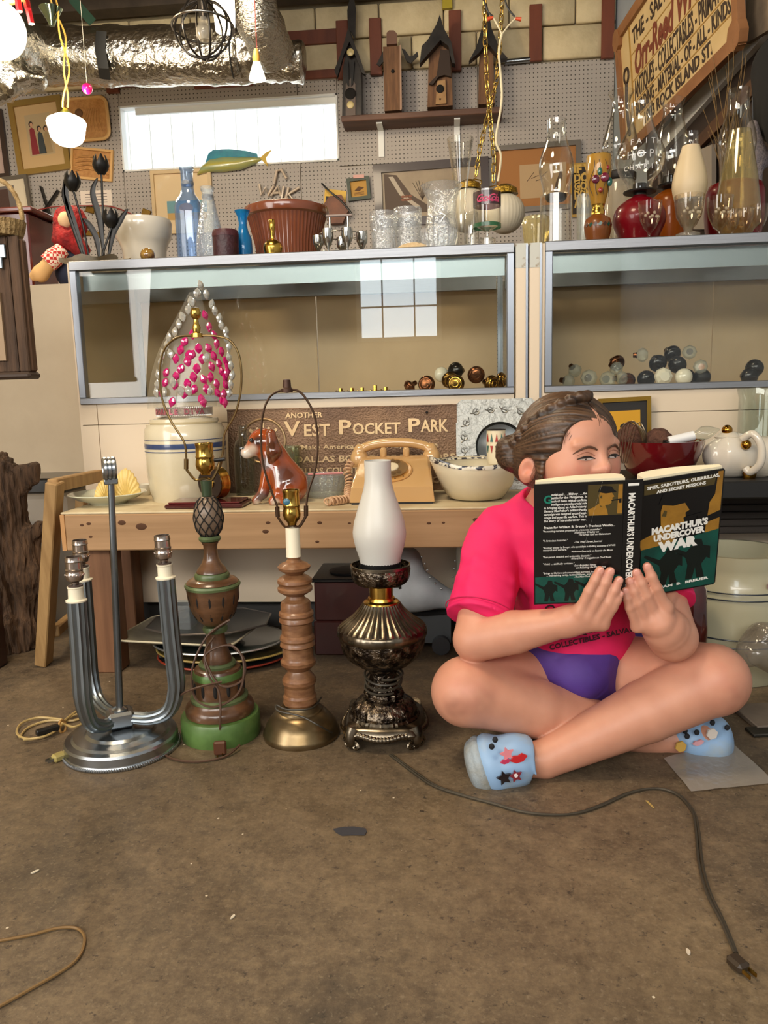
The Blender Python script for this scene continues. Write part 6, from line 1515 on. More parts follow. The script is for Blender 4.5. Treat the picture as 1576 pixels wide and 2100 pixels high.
t = lamp_t('iridescent cone shaped glass chimney standing on the right case', 1510, 2.50)
pt(t, 'cone', 1510, 2.50, [(20, 484), (36, 470), (46, 462), (46, 452), (44, 420), (36, 360), (27, 310), (20, 268)], glassmat('iridescent', '#f3ecd2', .6, .03, .06, '#efe2b0'), z=ZC, fn=lambda r, z, t_: r * (1 + .012 * cos(10 * t_)))
M_gob = glassmat('goblet_glass', '#f8f4ee', .5, .015)
gpro = [(20, 0), (20, 2), (5, 6), (3.5, 12), (5, 18), (14, 26), (22, 42), (25, 60), (26, 78)]
for x, Y, lb, s0, h0 in ((1332, 2.41, 'goblet with gold etching in front of the red oil lamp', .92, 80), (1412, 2.42, 'large pressed glass goblet before the frosted chimney', 1.12, 92), (1475, 2.42, 'pink tinged etched goblet before the red glass base', 1.02, 86), (1502, 2.40, 'short clear cordial glass beside the pink tinged goblet', .6, 55), (1528, 2.41, 'small stemmed cordial glass second from the picture edge', .62, 58), (1556, 2.42, 'small stemmed cordial glass at the picture edge', .68, 66)):
    yb = yrow(x, Y); prof = [(r * s0, yb - d * h0 / 78) for r, d in gpro]; c, p = LPX(x, yb, Y, prof); c = V((A(x, yb, Y).x, Y, 0)); p[0] = (p[0][0], ZC)
    g = T('goblet', lb, 'goblet', V((c.x, Y, ZC)), 'stemmed glasses on the right case')
    MB().lathe([(0, ZC)] + p + [(max(r - .0015, .001), z) for r, z in reversed(p[5:])], c, 28).o('glass', M_gob, g)
    if h0 > 75:
        et = MB(); k_ = ps(c + V((0, 0, ZC)))
        for i in range(7): a = radians(-125 + i * 11.6); et.sph((c.x + 23.6 * s0 * k_ * cos(a), Y + 23.6 * s0 * k_ * sin(a), p[6][1] + .008 + .007 * sin(i * 2)), .0045, 8, 6)
        et.o('etching', glassmat('etching2', '#ffffff', .4, .3, .3, '#e8d9b8'), g)
# ================================================================== on the back wall and under the ceiling
YP_ = YW - .016
def frame(name, label, quad, m_frame, m_mat, fw, Y=YP_, mat_w=0.0, depth=.022, inner=None, group=None, cat='picture'):
    """hung picture; quad = picture corners tl, tr, bl"""
    tl, tr, bl = (A(x, y, Y) for x, y in quad); M_, w, h = quadM(tl, tr, bl)
    t = T(name, label, cat, V((tl.x + w / 2, Y, bl.z)), group)
    for nm, (x0, x1, y0, y1) in (('rail', (0, w, 0, fw)), ('rail', (0, w, h - fw, h)), ('stile', (0, fw, fw, h - fw)), ('stile', (w - fw, w, fw, h - fw))):
        MB().prism([(x0, y0), (x1, y0), (x1, y1), (x0, y1)], depth, M_).o('frame_' + nm, m_frame, t, 0)
    MB().prism([(fw, fw), (w - fw, fw), (w - fw, h - fw), (fw, h - fw)], .006, M_).o('mount', m_mat, t, 0)
    return t, M_, w, h
def patch(t, M_, poly, m_, nm, z=.0065, th=.0006): return MB().prism(poly, th, M_, z).o(nm, m_, t, 0)
def rect(x0, x1, y0, y1): return [(x0, y0), (x1, y0), (x1, y1), (x0, y1)]
def oval(cx, cy, rx, ry, n=20): return [(cx + rx * cos(2 * pi * i / n), cy + ry * sin(2 * pi * i / n)) for i in range(n)]
M_goldf = mat('gilt_frame', '#a88a4c', r=.35, m=.7); M_dkf = mat('dark_frame', '#32211b', r=.35, coat=.3); M_silf = mat('grey_frame', '#6a6258', r=.4, m=.4)
M_tanm = mat('tan_mount', '#c9a878', r=.8); M_crm = mat('cream_mount', '#d8cab0', r=.8)
C_ = lambda h, r=.7: mat('art' + h.strip('#'), h, r=r)
# three girls
t, M_, w, h = frame('framed_portrait', 'gilt framed painting of three seated girls behind the hanging lamp', ((14, 212), (122, 196), (42, 362)), M_goldf, M_tanm, .035)
patch(t, M_, rect(w * .26, w * .74, h * .24, h * .80), C_('#b8a27c'), 'canvas')
for cx, hh, cl, hcx in ((.36, .34, '#8a2a30', .74), (.50, .27, '#3c4446', .62), (.62, .26, '#a89068', .66)):
    patch(t, M_, [(w * (cx - .06), h * .26), (w * (cx + .08), h * .26), (w * (cx + .05), h * (.26 + hh)), (w * cx, h * (.29 + hh)), (w * (cx - .04), h * (.26 + hh))], C_(cl), 'dress', .0073)
    patch(t, M_, oval(w * cx, h * (.33 + hh), w * .042, h * .04), C_('#2e201a'), 'hair', .0075); patch(t, M_, oval(w * (cx + .008), h * (.32 + hh), w * .028, h * .03), C_('#c79a78'), 'face', .0079)
frame('framed_print', 'dark framed print cut off by the left picture edge', ((-60, 232), (14, 225), (-50, 372)), M_dkf, mat('pinkish_print', '#b39a90', r=.6), .03)
t, M_, w, h = frame('framed_photo', 'grey framed photograph hanging low on the left, behind the basket', ((-50, 372), (60, 358), (-40, 452)), M_silf, M_crm, .022, Y=YP_ - .025)
patch(t, M_, rect(w * .1, w * .72, h * .18, h * .78), C_('#6c6460'), 'photo'); patch(t, M_, rect(w * .3, w * .6, h * .2, h * .7), C_('#4a332a'), 'figure', .0073)
# carved wooden tray and panel
M_carv = mat('carved_wood', '#c38f52', r=.55, col2='#a8743c', sc=30, bump=.6, bsc=60)
tl, tr, bl = A(142, 206, YP_ - .026), A(228, 198, YP_ - .026), A(142, 292, YP_ - .026); M_, w, h = quadM(tl, tr, bl)
t = T('carved_tray', 'carved wooden serving tray with rounded corners on the pegboard', 'tray', V((tl.x + w / 2, YP_, bl.z)))
def rrect(w, h, r, n=6, x0=0, y0=0): return [(x0 + (w - r if sx > 0 else r) + r * cos(a0 + i * pi / 2 / n), y0 + (h - r if sy > 0 else r) + r * sin(a0 + i * pi / 2 / n)) for sx, sy, a0 in ((1, 1, 0), (-1, 1, pi / 2), (-1, -1, pi), (1, -1, 3 * pi / 2)) for i in range(n + 1)]
MB().prism(rrect(w, h, .05), .008, M_).o('tray_floor', M_carv, t, 0)
pts = [M_ @ V((x, y, .012)) for x, y in rrect(w, h, .05)]; MB().tube(pts, .011, 8, closed=True).o('tray_rim', mat('light_wood_rim', '#d0a468', r=.5), t)
MB().lathe([(0, .009), (.028, .009), (.022, .015), (0, .017)], (0, 0, 0), 20).xf(M_ @ Matrix.Translation((w * .32, h * .66, 0))).o('carved_boss', mat('boss', '#6e4a2a', r=.5), t)
for i in range(7): MB().tube(crv([M_ @ V((w * (.3 + .09 * i), h * .2, .009)), M_ @ V((w * (.36 + .07 * i), h * .45, .010)), M_ @ V((w * (.5 + .05 * i), h * .75, .009))], 4), .004, 6).o('carved_relief', M_carv, t)
t, M_, w, h = frame('wood_carving', 'carved relief panel with pale wooden frame under the tray', ((152, 302), (238, 310), (146, 366)), mat('pale_frame', '#d3a76a', r=.5), M_carv, .014, cat='carving')
for i in range(4): MB().tube(crv([M_ @ V((w * .1, h * (.25 + .14 * i), .007)), M_ @ V((w * .45, h * (.35 + .13 * i), .010)), M_ @ V((w * .9, h * (.22 + .15 * i), .007))], 5), .006, 6).o('carved_ridge', M_carv, t)
# crossed iron bars, note, hinges
t = T('iron_bars', 'two crossed black iron bars hung on the pegboard', 'hardware', A(100, 460, YP_ - .02))
for a, b_ in (((84, 382), (108, 462)), ((120, 390), (72, 460))): bar(MB(), A(*a, YP_ - .015 - .014 * (a[0] > 100)), A(*b_, YP_ - .015 - .014 * (a[0] > 100)), .036, .010).o('bar', M_iron, t, 0)
M_, w, h = quadM(A(165, 392, YP_), A(229, 389, YP_), A(167, 424, YP_)); t = T('paper_note', 'typed white paper note pinned to the pegboard', 'note', A(200, 424, YP_))
MB().prism(rect(0, w, 0, h), .002, M_).o('sheet', mat('note_paper', '#e3d5c8', r=.8), t, 0)
for i in range(4): MB().prism(rect(w * .15, w * .85, h * (.2 + .18 * i), h * (.25 + .18 * i)), .0005, M_, .0022).o('typed_line', C_('#7d6e68'), t, 0)
for i, (x, y, s_) in enumerate(((86, 470, 1), (84, 490, .9), (78, 506, .4), (182, 478, .7), (206, 482, .7), (185, 430, .8), (300, 436, .8))):
    q = A(x, y, YP_ - .008); o_ = T('brass_plate', ('brass hinge plate hung beside the doll, upper one', 'brass hinge plate hung beside the doll, lower one', 'tiny brass hook below the hinge plates', 'brass plate behind the left tulip leaves', 'brass plate behind the right tulip stem', 'brass latch hung above the doll', 'brass latch left of the framed beach print')[i], 'hardware', q, 'brass hardware on the pegboard')
    MB().box(q, (.075 * s_, .008, .05 * s_), rotm('Y', -8 + 5 * i), .003).o('plate', mat('old_brass', '#8a6a30', r=.3, m=.9), o_, 0)
    for k_ in (-.028, 0, .028): MB().sph(q + V((k_ * s_, -.005, .012 * s_)), .004, 6, 4).o('screw', M_goldm, o_)
t = T('red_string', 'thin red cord strung along the pegboard above the doll', 'cord', A(150, 440, YP_ - .02)); MB().tube(crv(PX([(64, 434, YP_ - .01), (80, 430, YP_ - .06), (115, 424, YP_ - .06), (170, 422, YP_ - .03), (230, 424, YP_ - .03), (285, 446, YP_ - .02)]), 6), .004, 6).o('cord', mat('red_cord', '#8c2a22', r=.6), t)
t, M_, w, h = frame('beach_print', 'pale wooden framed beach print below the window', ((306, 352), (430, 346), (318, 482)), mat('pale_wood_frame', '#cdb287', r=.5), mat('beach_reflection', '#dcc195', r=.3, coat=.8), .022)  # mount carries the beige of a lamp reflected in the picture glass
patch(t, M_, rect(w * .24, w * .9, h * .22, h * .52), C_('#6f9aa0'), 'sea'); patch(t, M_, rect(w * .24, w * .9, h * .22, h * .33), C_('#c09a5c'), 'sand', .0073); patch(t, M_, oval(w * .55, h * .4, w * .12, h * .08), C_('#c98a5a'), 'rock', .0075)
# mounted fish on the window sill
t = T('mounted_fish', 'painted green and yellow game fish lying along the window sill', 'fish', A(485, 350, YW - .03))
fy = YW - .035
fish = [A(x, y, fy) for x, y in ((408, 356), (425, 338), (460, 326), (500, 322), (530, 326), (540, 330))]
vs = []; fs = []; n = 14
prof = [(405, 358, 2), (415, 348, 12), (432, 340, 20), (460, 337, 24), (495, 335, 20), (520, 330, 12), (536, 326, 5), (540, 325, 2)]
for x, y, r in prof:
    c_ = A(x, y, fy); k_ = ps(c_)
    for i in range(n): a = 2 * pi * i / n; vs.append(c_ + V((0, .03 * cos(a) * min(1, r / 16), r * k_ * .62 * sin(a))))
for j in range(len(prof) - 1):
    for i in range(n): fs.append([j * n + i, j * n + (i + 1) % n, (j + 1) * n + (i + 1) % n, (j + 1) * n + i])
MB().add(vs, fs).o('body', mat('fish_skin', '#b7a532', r=.25, coat=.6, col2='#7d9c86', sc=5, stretch=(.4, 1, 5)), t)
MF = Matrix.Translation(A(408, 350, fy - .004)) @ Matrix.Rotation(pi / 2, 4, 'X')
def fpoly(pts, m_, nm): b0 = A(408, 350, fy); MB().prism([(A(x, y, fy).x - b0.x, A(x, y, fy).z - b0.z) for x, y in pts], .008, MF).o(nm, m_, t, 0)
fpoly([(420, 340), (428, 316), (438, 308), (470, 306), (505, 310), (528, 316), (530, 324), (500, 322), (460, 324)], mat('fin_blue', '#2f8f9a', r=.3, coat=.5, col2='#2a6f8c', sc=15), 'dorsal_fin')
fpoly([(534, 324), (548, 312), (558, 308), (546, 324), (550, 342), (540, 332)], mat('tail_yellow', '#c9a42a', r=.35, coat=.4), 'tail')
# WALK sign of bent tubes
t = T('neon_word', 'bent white glass tubes spelling WALK hanging on the pegboard', 'sign', A(572, 410, YP_ - .02)); yy = YP_ - .022
M_neon = mat('unlit_neon', '#cbb8a2', r=.25, coat=.4)
for nm, pts in (('letter_w', [(532, 378), (536, 400), (545, 384), (550, 401), (562, 380)]), ('letter_a', [(556, 402), (570, 382), (577, 402)]), ('letter_l', [(582, 382), (578, 408), (592, 407)]), ('letter_k', [(592, 384), (586, 410)]), ('letter_k_arms', [(614, 384), (592, 398), (606, 414), (613, 424)]), ('hanger', [(562, 378), (568, 350), (578, 348), (588, 366)])):
    MB().tube(PX([(x, y, yy) for x, y in pts]), .009, 8).o(nm, M_neon, t, 60)
MB().tube(PX([(560, 396, yy), (572, 395, yy)]), .008, 8).o('letter_a_bar', M_neon, t)
t = T('yellow_sign', 'small yellow printed card leaning on the wall behind the planter', 'sign', A(690, 424, YP_ - .01))
M_, w, h = quadM(A(668, 388, YP_), A(712, 392, YP_), A(664, 424, YP_)); MB().prism(rect(0, w, 0, h), .006, M_).o('card', mat('yellow_card', '#d9ac2e', r=.5), t, 0); patch(t, M_, rect(w * .08, w * .25, h * .3, h * .6), C_('#2a2a20'), 'print', .0065)
t = T('leather_flap', 'brown worn leather saddle bag hanging behind the silver caddy', 'bag', A(690, 460, YP_ - .03))
M_, w, h = quadM(A(655, 420, YP_ - .012), A(694, 402, YP_ - .012), A(678, 462, YP_ - .012)); MB().prism([(0, 0), (w * .6, -h * .2), (w * 1.1, h * .2), (w * 1.05, h * .9), (w * .5, h * 1.05), (0, h * .8)], .05, M_).o('flap', mat('worn_leather', '#7a4526', r=.55, col2='#5e321a', sc=12), t, 30)
MB().tube(crv(PX([(660, 376, YP_ - .05), (676, 392, YP_ - .07), (700, 412, YP_ - .07), (722, 438, YP_ - .07)]), 5), .006, 6).o('strap', M_iron, t)
t, M_, w, h = frame('small_bird_print', 'small green framed bird print right of the yellow card', ((714, 368), (760, 362), (716, 414)), mat('green_frame', '#2f3a28', r=.5), mat('ochre_print', '#b5862e', r=.6), .02)
patch(t, M_, [(w * .3, h * .45), (w * .5, h * .62), (w * .75, h * .55), (w * .5, h * .4)], C_('#5a3a1a'), 'bird')
for i in range(3): patch(t, M_, rect(w * .28, w * .72, h * (.24 + .05 * i), h * (.26 + .05 * i)), C_('#5a3a1a'), 'scroll', .0066)
MB().box(A(736, 362, YP_ - .025), (.07, .006, .02)).o('tape', mat('pink_tape', '#d9a69c', r=.7), t, 0)
t, M_, w, h = frame('landscape_painting', 'dark framed landscape with waterfall and bare tree', ((768, 340), (1004, 322), (772, 468)), M_dkf, mat('misty_canvas', '#a8957a', r=.5, col2='#8d7a62', sc=3), .05)
patch(t, M_, [(w * .09, h * .2), (w * .09, h * .85), (w * .2, h * .82), (w * .32, h * .5), (w * .55, h * .2)], C_('#5a4a3e'), 'hillside'); patch(t, M_, [(w * .13, h * .8), (w * .17, h * .8), (w * .26, h * .5), (w * .4, h * .3), (w * .36, h * .28), (w * .22, h * .5)], C_('#b8aa98'), 'waterfall', .0073)
for i in range(7): MB().tube([M_ @ V((w * .42, h * .4, .0075)), M_ @ V((w * (.34 + .027 * i), h * (.68 + .03 * sin(i)), .0075))], .0016, 5).o('bare_branch', C_('#4a3c30'), t)
for i in range(6): patch(t, M_, oval(w * (.25 + .03 * (i % 3)), h * (.42 + .05 * (i // 3)), w * .02, h * .02), C_('#8a5a44'), 'stones', .0074)
t, M_, w, h = frame('matted_drawing', 'wide tan matted drawing in a grey frame behind the clear oil lamp', ((1006, 302), (1190, 288), (1010, 440)), M_silf, mat('brown_mount', '#a5703e', r=.8), .03)
patch(t, M_, rect(w * .32, w * .84, h * .2, h * .70), C_('#b89a72'), 'paper'); patch(t, M_, [(w * .7, h * .24), (w * .74, h * .24), (w * .8, h * .5), (w * .78, h * .6), (w * .72, h * .4)], C_('#5e4a38'), 'bird', .0074)
for i in range(4): MB().tube([M_ @ V((w * (.4 + .05 * i), h * (.45 + .04 * (i % 2)), .0072)), M_ @ V((w * (.48 + .05 * i), h * (.58 - .05 * (i % 3)), .0072))], .002, 5).o('ink_stroke', C_('#5e4a38'), t)
t = T('shop_notice', 'yellow notice with bold black capitals behind the stained glass vase', 'sign', A(1200, 440, YP_ - .02))
M_, w, h = quadM(A(1170, 336, YP_ - .02), A(1240, 330, YP_ - .02), A(1172, 446, YP_ - .02)); MB().prism(rect(0, w, 0, h), .006, M_).o('board', mat('notice_yellow', '#a8822c', r=.5), t, 0)
patch(t, M_, rect(w * .04, w * .96, h * .05, h * .92), C_('#2a2015'), 'black_panel')
nt_ = MB()
for i, s_ in enumerate(('IF WE', 'DONT', 'GOT IT', 'DONT E', 'ANYTHI')): nt_.text(s_, .075, M_ @ Matrix.Translation((w * .5, h * (.80 - .155 * i), .0075)), .0006, .004, 0, 'CENTER', w * .8)
nt_.o('lettering', mat('notice_letters', '#c9a24a', r=.6), t, 0)
# shelf with birdhouses
M_shf = mat('shelf_wood', '#6b4a38', r=.6, col2='#4f3428', sc=6, stretch=(.3, 2, 4))
sy0, sy1 = YW - .20, YW - .014
xa, xb = A(700, 245, sy0).x, A(1032, 215, sy0).x; zs = A(860, 228, sy0).z
t = T('wall_shelf', 'dark wooden wall shelf on white brackets carrying birdhouses', 'shelf', V(((xa + xb) / 2, YW - .1, zs - .05)))
MB().bx(xa, xb, sy0, sy1, zs - .035, zs, .004).o('board', M_shf, t, 0)
for x in (782, 938):
    c_ = A(x, 290, YW - .03); MB().bx(c_.x - .018, c_.x + .018, YW - .022, YW - .014, A(x, 322, YW - .02).z if x < 800 else A(x, 290, YW - .02).z, zs - .036).o('bracket', M_white, t, 0); MB().bx(c_.x - .018, c_.x + .018, YW - .16, YW - .022, zs - .044, zs - .036).o('bracket_arm', M_white, t, 0)
M_tin = mat('black_tin', '#23201f', r=.4, m=.5, col2='#38332f', sc=10); M_barn = mat('barn_wood', '#7a5638', r=.75, col2='#5a3c26', sc=10, stretch=(6, 6, .6)); M_hole = mat('hole_black', '#120d0a')
by = YW - .11
def px2(pts, x0): b0 = A(x0, 230, by - .05); return [((A(x, y, by - .05).x - b0.x), A(x, y, by - .05).z - zs) for x, y in pts], b0
def bird(label, x0, walls, wm, depth=.10):
    pts, b0 = px2(walls, x0); pts = [(a, max(0, b_)) for a, b_ in pts]
    t = T('birdhouse', label, 'birdhouse', V((b0.x, by, zs)), 'birdhouses on the wall shelf')
    Mx = Matrix.Translation((b0.x, by + depth / 2, zs + .0005)) @ Matrix.Rotation(pi / 2, 4, 'X'); MB().prism(pts, depth, Mx).o('box', wm, t, 0)
    return t, b0, lambda pl_, z, th, m_, nm: MB().prism([(a, max(0.002, b_)) for a, b_ in px2(pl_, x0)[0]], th, Matrix.Translation((b0.x, by - depth / 2 - z, zs + .0005)) @ Matrix.Rotation(pi / 2, 4, 'X')).o(nm, m_, t, 0)
def knob_at(t, x, y, r, m_, nm, Y=by - .056): MB().sph(A(x, y, Y), (r, .006, r), 14, 8).o(nm, m_, t)
t, b0, P2 = bird('tall black tin birdhouse with steep spire at the left shelf end', 720, [(702, 245), (742, 242), (740, 130), (718, 60), (704, 140)], M_tin)
P2([(710, 245), (730, 244), (730, 175), (722, 160), (710, 175)], 0.001, .012, mat('grey_barn', '#6f625a', r=.8), 'front')
P2([(688, 150), (700, 120), (712, 80), (717, 60), (722, 82), (738, 118), (752, 160), (744, 155), (730, 118), (719, 92), (706, 122), (694, 165)], .014, .03, M_tin, 'tin_roof')
P2([(714, 70), (712, 20), (722, -30), (730, 20), (728, 80), (718, 60)], -.03, .02, M_tin, 'spire')
for sx in (-1, 1): P2([(719 + sx * 3, 128), (719 + sx * 9, 128), (719 + sx * 6, 176), (719 + sx * 2, 180)], .016, .006, mat('tin_dark', '#15110f', r=.6), 'face_strip')
knob_at(t, 719, 107, .022, mat('cream_knob', '#d8c48a', r=.3), 'round_knob', by - .1); knob_at(t, 719, 192, .034, M_hole, 'entry_hole', by - .066); knob_at(t, 719, 215, .022, mat('cream_knob', '#d8c48a'), 'round_knob', by - .068)
t, b0, P2 = bird('plain upright barn wood birdhouse with bent metal arms', 806, [(789, 228), (823, 225), (821, 94), (786, 96)], M_barn)
P2([(794, 96), (794, 72), (799, 67), (809, 67), (815, 73), (815, 94)], 0, .03, mat('brown_tab', '#6a4a3a', r=.7), 'top_tab'); knob_at(t, 806, 146, .011, M_hole, 'entry_hole'); P2([(786, 100), (772, 128), (778, 132), (787, 122)], -.04, .015, M_tin, 'metal_arm'); P2([(824, 96), (834, 122), (842, 126), (858, 110), (856, 102), (848, 110), (840, 112), (830, 98)], -.04, .015, M_tin, 'metal_arm'); P2([(821, 228), (825, 225), (823, 94), (820, 94)], .001, .01, mat('edge_strip_w', '#a0806a', r=.7), 'edge_strip')
t, b0, P2 = bird('barn wood birdhouse with wide swooping black tin roof', 903, [(877, 220), (929, 216), (926, 105), (903, 85), (880, 112)], M_barn)
P2([(862, 140), (866, 104), (878, 92), (896, 60), (903, 40), (910, 66), (926, 96), (934, 140), (928, 138), (920, 104), (904, 92), (890, 108), (876, 124)], .004, .06, M_tin, 'tin_roof')
P2([(894, 216), (916, 214), (914, 166), (897, 168)], .001, .014, mat('light_barn', '#a98458', r=.7, col2='#8c6840', sc=12), 'front_board'); P2([(880, 176), (896, 160), (904, 106), (922, 108), (926, 162), (912, 158), (900, 162), (888, 178)], .012, .02, mat('bark_dark', '#33251d', r=.8), 'bark_hood'); knob_at(t, 903, 182, .024, M_hole, 'entry_hole', by - .07); knob_at(t, 903, 203, .005, M_hole, 'peg_hole', by - .068)
t, b0, P2 = bird('dark tin roofed birdhouse half hidden by the brass chains', 1000, [(982, 214), (1015, 212), (1012, 110), (996, 60), (984, 116)], M_barn)
P2([(962, 134), (976, 108), (990, 60), (997, 10), (1008, 70), (1024, 110), (1040, 128), (1026, 130), (1014, 116), (998, 96), (982, 118)], .004, .06, M_tin, 'tin_roof')
# chrome pipe on the wall
t = T('chrome_pipe', 'short chrome pipe lying along the pegboard top edge', 'pipe', A(1066, 124, YW - .03)); MB().cyl(A(1036, 127, YW - .04), A(1088, 122, YW - .04), .016, None, 14).o('pipe', M_chr, t)
t = T('yellow_post', 'yellow bracket at the top edge above the bark roofed birdhouse', 'bracket', A(918, 18, YW - .05)); q = A(918, 4, YW - .05); MB().bx(q.x - .03, q.x + .03, YW - .06, YW - .035, A(918, 18, YW - .05).z, 3.29).o('post', mat('yellow_paint', '#a8951e', r=.5), t, 0)

# ------------------------------------------------ foil ducts
def foil(sc=26, st=(1, 1, 1)):
    mt = mat('foil%g' % sc, '#c9c6bd', r=.24, m=1.0, bump=.55, bsc=sc, stretch=st); mt.node_tree.nodes['Bump'].inputs['Distance'].default_value = .03; return mt
def crink(path, r, seg, amp, fr):
    m = MB(); m.tube(path, r, seg); 
    for i, q in enumerate(m.v):
        d = noise.noise(q * fr) + .5 * noise.noise(q * fr * 2.3); m.v[i] = q + (q - path[min(len(path) - 1, i // seg)]).normalized() * d * amp
    return m
yd = 4.55
t = T('foil_duct', 'large crinkled silver foil duct slung across the back wall', 'duct', A(250, 160, yd))
P_ = [A(x, 112 + (480 - x) * .012, yd) for x in range(90, 500, 12)]
crink(P_, [.150] * len(P_), 40, .012, 9).o('duct', foil(), t, 180)
P_ = crv(PX([(100, 112, yd), (60, 108, yd - .1), (20, 80, yd - .3), (-30, 60, yd - .5)]), 6); crink(P_, [.145] * len(P_), 36, .012, 10).o('duct_bend', foil(), t, 180)
P_ = crv(PX([(-40, 165, 4.2), (10, 158, 4.2), (60, 160, 4.25), (96, 165, 4.3)]), 6); crink(P_, [.09, .10, .11, .12, .12, .11, .11, .1, .1, .09, .09, .08, .07, .06, .06, .05, .05, .04, .03][:len(P_)], 36, .03, 14).o('crumpled_end', foil(18), t, 180)
P_ = crv(PX([(470, 108, yd), (520, 112, yd), (560, 122, yd), (600, 128, yd), (622, 130, yd)]), 5); crink(P_, [.145, .145, .145, .145, .14, .14, .14, .13, .12, .12, .12, .11, .11, .1, .1, .1, .1, .1, .1, .1, .1][:len(P_)], 36, .02, 12).o('duct_end', foil(), t, 180)
MB().tube(PX([(208, 64, yd - .16), (205, 100, yd - .165), (212, 140, yd - .16), (216, 162, yd - .08)]), [(.03, .003)] * 4, 8, flat=(1, 0, 0)).o('strap', mat('black_strap', '#1d1d1c', r=.6), t)
MB().torus(A(95, 112, yd), .152, .006, Matrix.Rotation(radians(80), 3, 'Y'), 40, 6).o('duct_clamp', mat('black_strap', '#1d1d1c'), t)
MB().torus(A(486, 109, yd), .152, .005, Matrix.Rotation(radians(95), 3, 'Y'), 40, 6).o('duct_clamp', mat('black_strap', '#1d1d1c'), t)
P_ = crv([A(560, 112, 4.4), A(540, 60, 4.25), A(520, 0, 4.15), V((A(500, -90, 4.1).x, 4.1, 3.28))], 7); crink(P_, [.115] * len(P_), 36, .006, 16).o('drop_duct', foil(40, (1, 1, 2.5)), t, 180)
t = T('green_strap', 'dark green strap running down from the ceiling to the duct', 'strap', A(190, 48, yd)); MB().tube(PX([(150, 0, yd - .1), (190, 46, yd - .12)]) [::-1] + [V((A(140, -10, yd).x, yd - .1, 3.28))], [(.025, .003)] * 3, 8, flat=(1, 0, 0)).o('strap', mat('green_strap', '#1d3a2c', r=.6), t)

# ------------------------------------------------ lamps under the ceiling
def glow(name, hexc, st_):
    return mat(name, hexc, r=.3, emit=st_)
def cord_up(t, a, m_, r=.004, nm='cord', wob=.0):
    a = V(a); top = V((a.x, a.y, 3.295)); MB().tube([a.lerp(top, i / 8) + V((wob * sin(i * 2.1), 0, 0)) for i in range(9)], r, 6).o(nm, m_, t)
q = A(137, 262, 3.75)
t = T('schoolhouse_pendant', 'lit white schoolhouse glass pendant on a twisted yellow cord', 'pendant lamp', q)
c_, p_ = LPX(137, 262, 3.75, [(0, 298), (18, 297), (28, 290), (33, 282), (37, 260), (39, 252), (36, 246), (22, 238), (13, 234), (0, 234)]); c_ = V((q.x, 3.75, 0))
MB().lathe(p_, c_, 40).o('glass_shade', glow('lit_milk_glass', '#fff0d8', 9.0), t)
c_, p_ = LPX(137, 236, 3.75, [(15, 240), (14, 236), (8, 228), (4, 222), (0, 220)]); c_ = V((q.x, 3.75, 0)); MB().lathe(p_, c_, 24).o('brass_fitter', mat('green_brass', '#8a8a3c', r=.3, m=.8), t)
z0 = A(137, 220, 3.75).z
for s_ in (0, pi): MB().tube([V((q.x + .012 * cos(i * .5 + s_) + .03 * sin(i * .16) - .03 * (i / 50), 3.75 + .012 * sin(i * .5 + s_), z0 + (3.29 - z0) * i / 50)) for i in range(51)], .0045, 5).o('twisted_cord', mat('yellow_cord', '#c9a04a', r=.5), t)
c_ = V((q.x - .03, 3.75, A(125, 52, 3.75).z)); MB().lathe([(0, 0), (.012, .0), (.02, .02), (.05, .07), (.052, .075), (0, .06)], c_, 20).o('canopy', mat('shiny_green_chrome', '#8a9c86', r=.12, m=1.0), t)
light('pendant_glow', 'POINT', q + V((0, -.16, 0)), 30, (1, .82, .55), shadow_soft_size=.09).parent = None
q = A(-2, 62, 3.0)
t = T('red_chandelier', 'glowing globe lamp with red hanging fringe at the left edge', 'pendant lamp', q); MB().sph(q, (.095, .095, .10), 28, 18).o('globe', glow('lit_globe', '#fff2dc', 9.0), t)
for i in range(9): a = radians(-170 + i * 25); MB().tube([q + V((.10 * cos(a), .10 * sin(a), .16)), q + V((.115 * cos(a), .115 * sin(a), .04 + .03 * (i % 2)))], .012, 6).o('red_drop', mat('red_drop', '#b8242c', r=.2, trans=.3), t)
cord_up(t, q + V((0, 0, .1)), M_iron); MB().lathe([(.03, .10), (.10, .13), (.105, .17), (.02, .19)], q, 24).o('crown', M_goldm, t)
light('globe_glow', 'POINT', q + V((.0, -.2, -.02)), 26, (1, .82, .55), shadow_soft_size=.1)
# wire cage globe
q = A(417, 60, 3.1); k_ = ps(q)
t = T('cage_pendant', 'black ring cage pendant with unlit bulb before the duct', 'pendant lamp', q); M_cage = mat('cage_metal', '#4a4540', r=.3, m=.8); R1 = 62 * k_
MB().torus(q + V((0, 0, .006)), R1, .0048, Matrix.Rotation(radians(-4), 3, 'X'), 44, 8).o('ring_bright', mat('ring_steel', '#8d8a84', r=.25, m=1.0), t)
for i, a in enumerate((8, 62, 118, 165)): MB().torus(q, R1 * (.93 - .03 * (i % 2)), .0042, Matrix.Rotation(radians(a), 3, 'Z') @ Matrix.Rotation(radians(90 + (6 if i % 2 else -6)), 3, 'X'), 40, 8).o('ring', M_cage, t)
MB().lathe([(0, -.045), (.02, -.04), (.03, -.02), (.029, 0), (.018, .025), (.014, .04), (0, .04)], q + V((.004, 0, -.0)), 24).o('bulb', glassmat('bulb_glass', '#f3efe6', .5, .05, .3, '#dcd6c8'), t); MB().cyl(q + V((.004, 0, .04)), q + V((.004, 0, R1)), .017, .02, 16).o('socket', M_cage, t); cord_up(t, q + V((.004, 0, R1)), M_iron, .006)
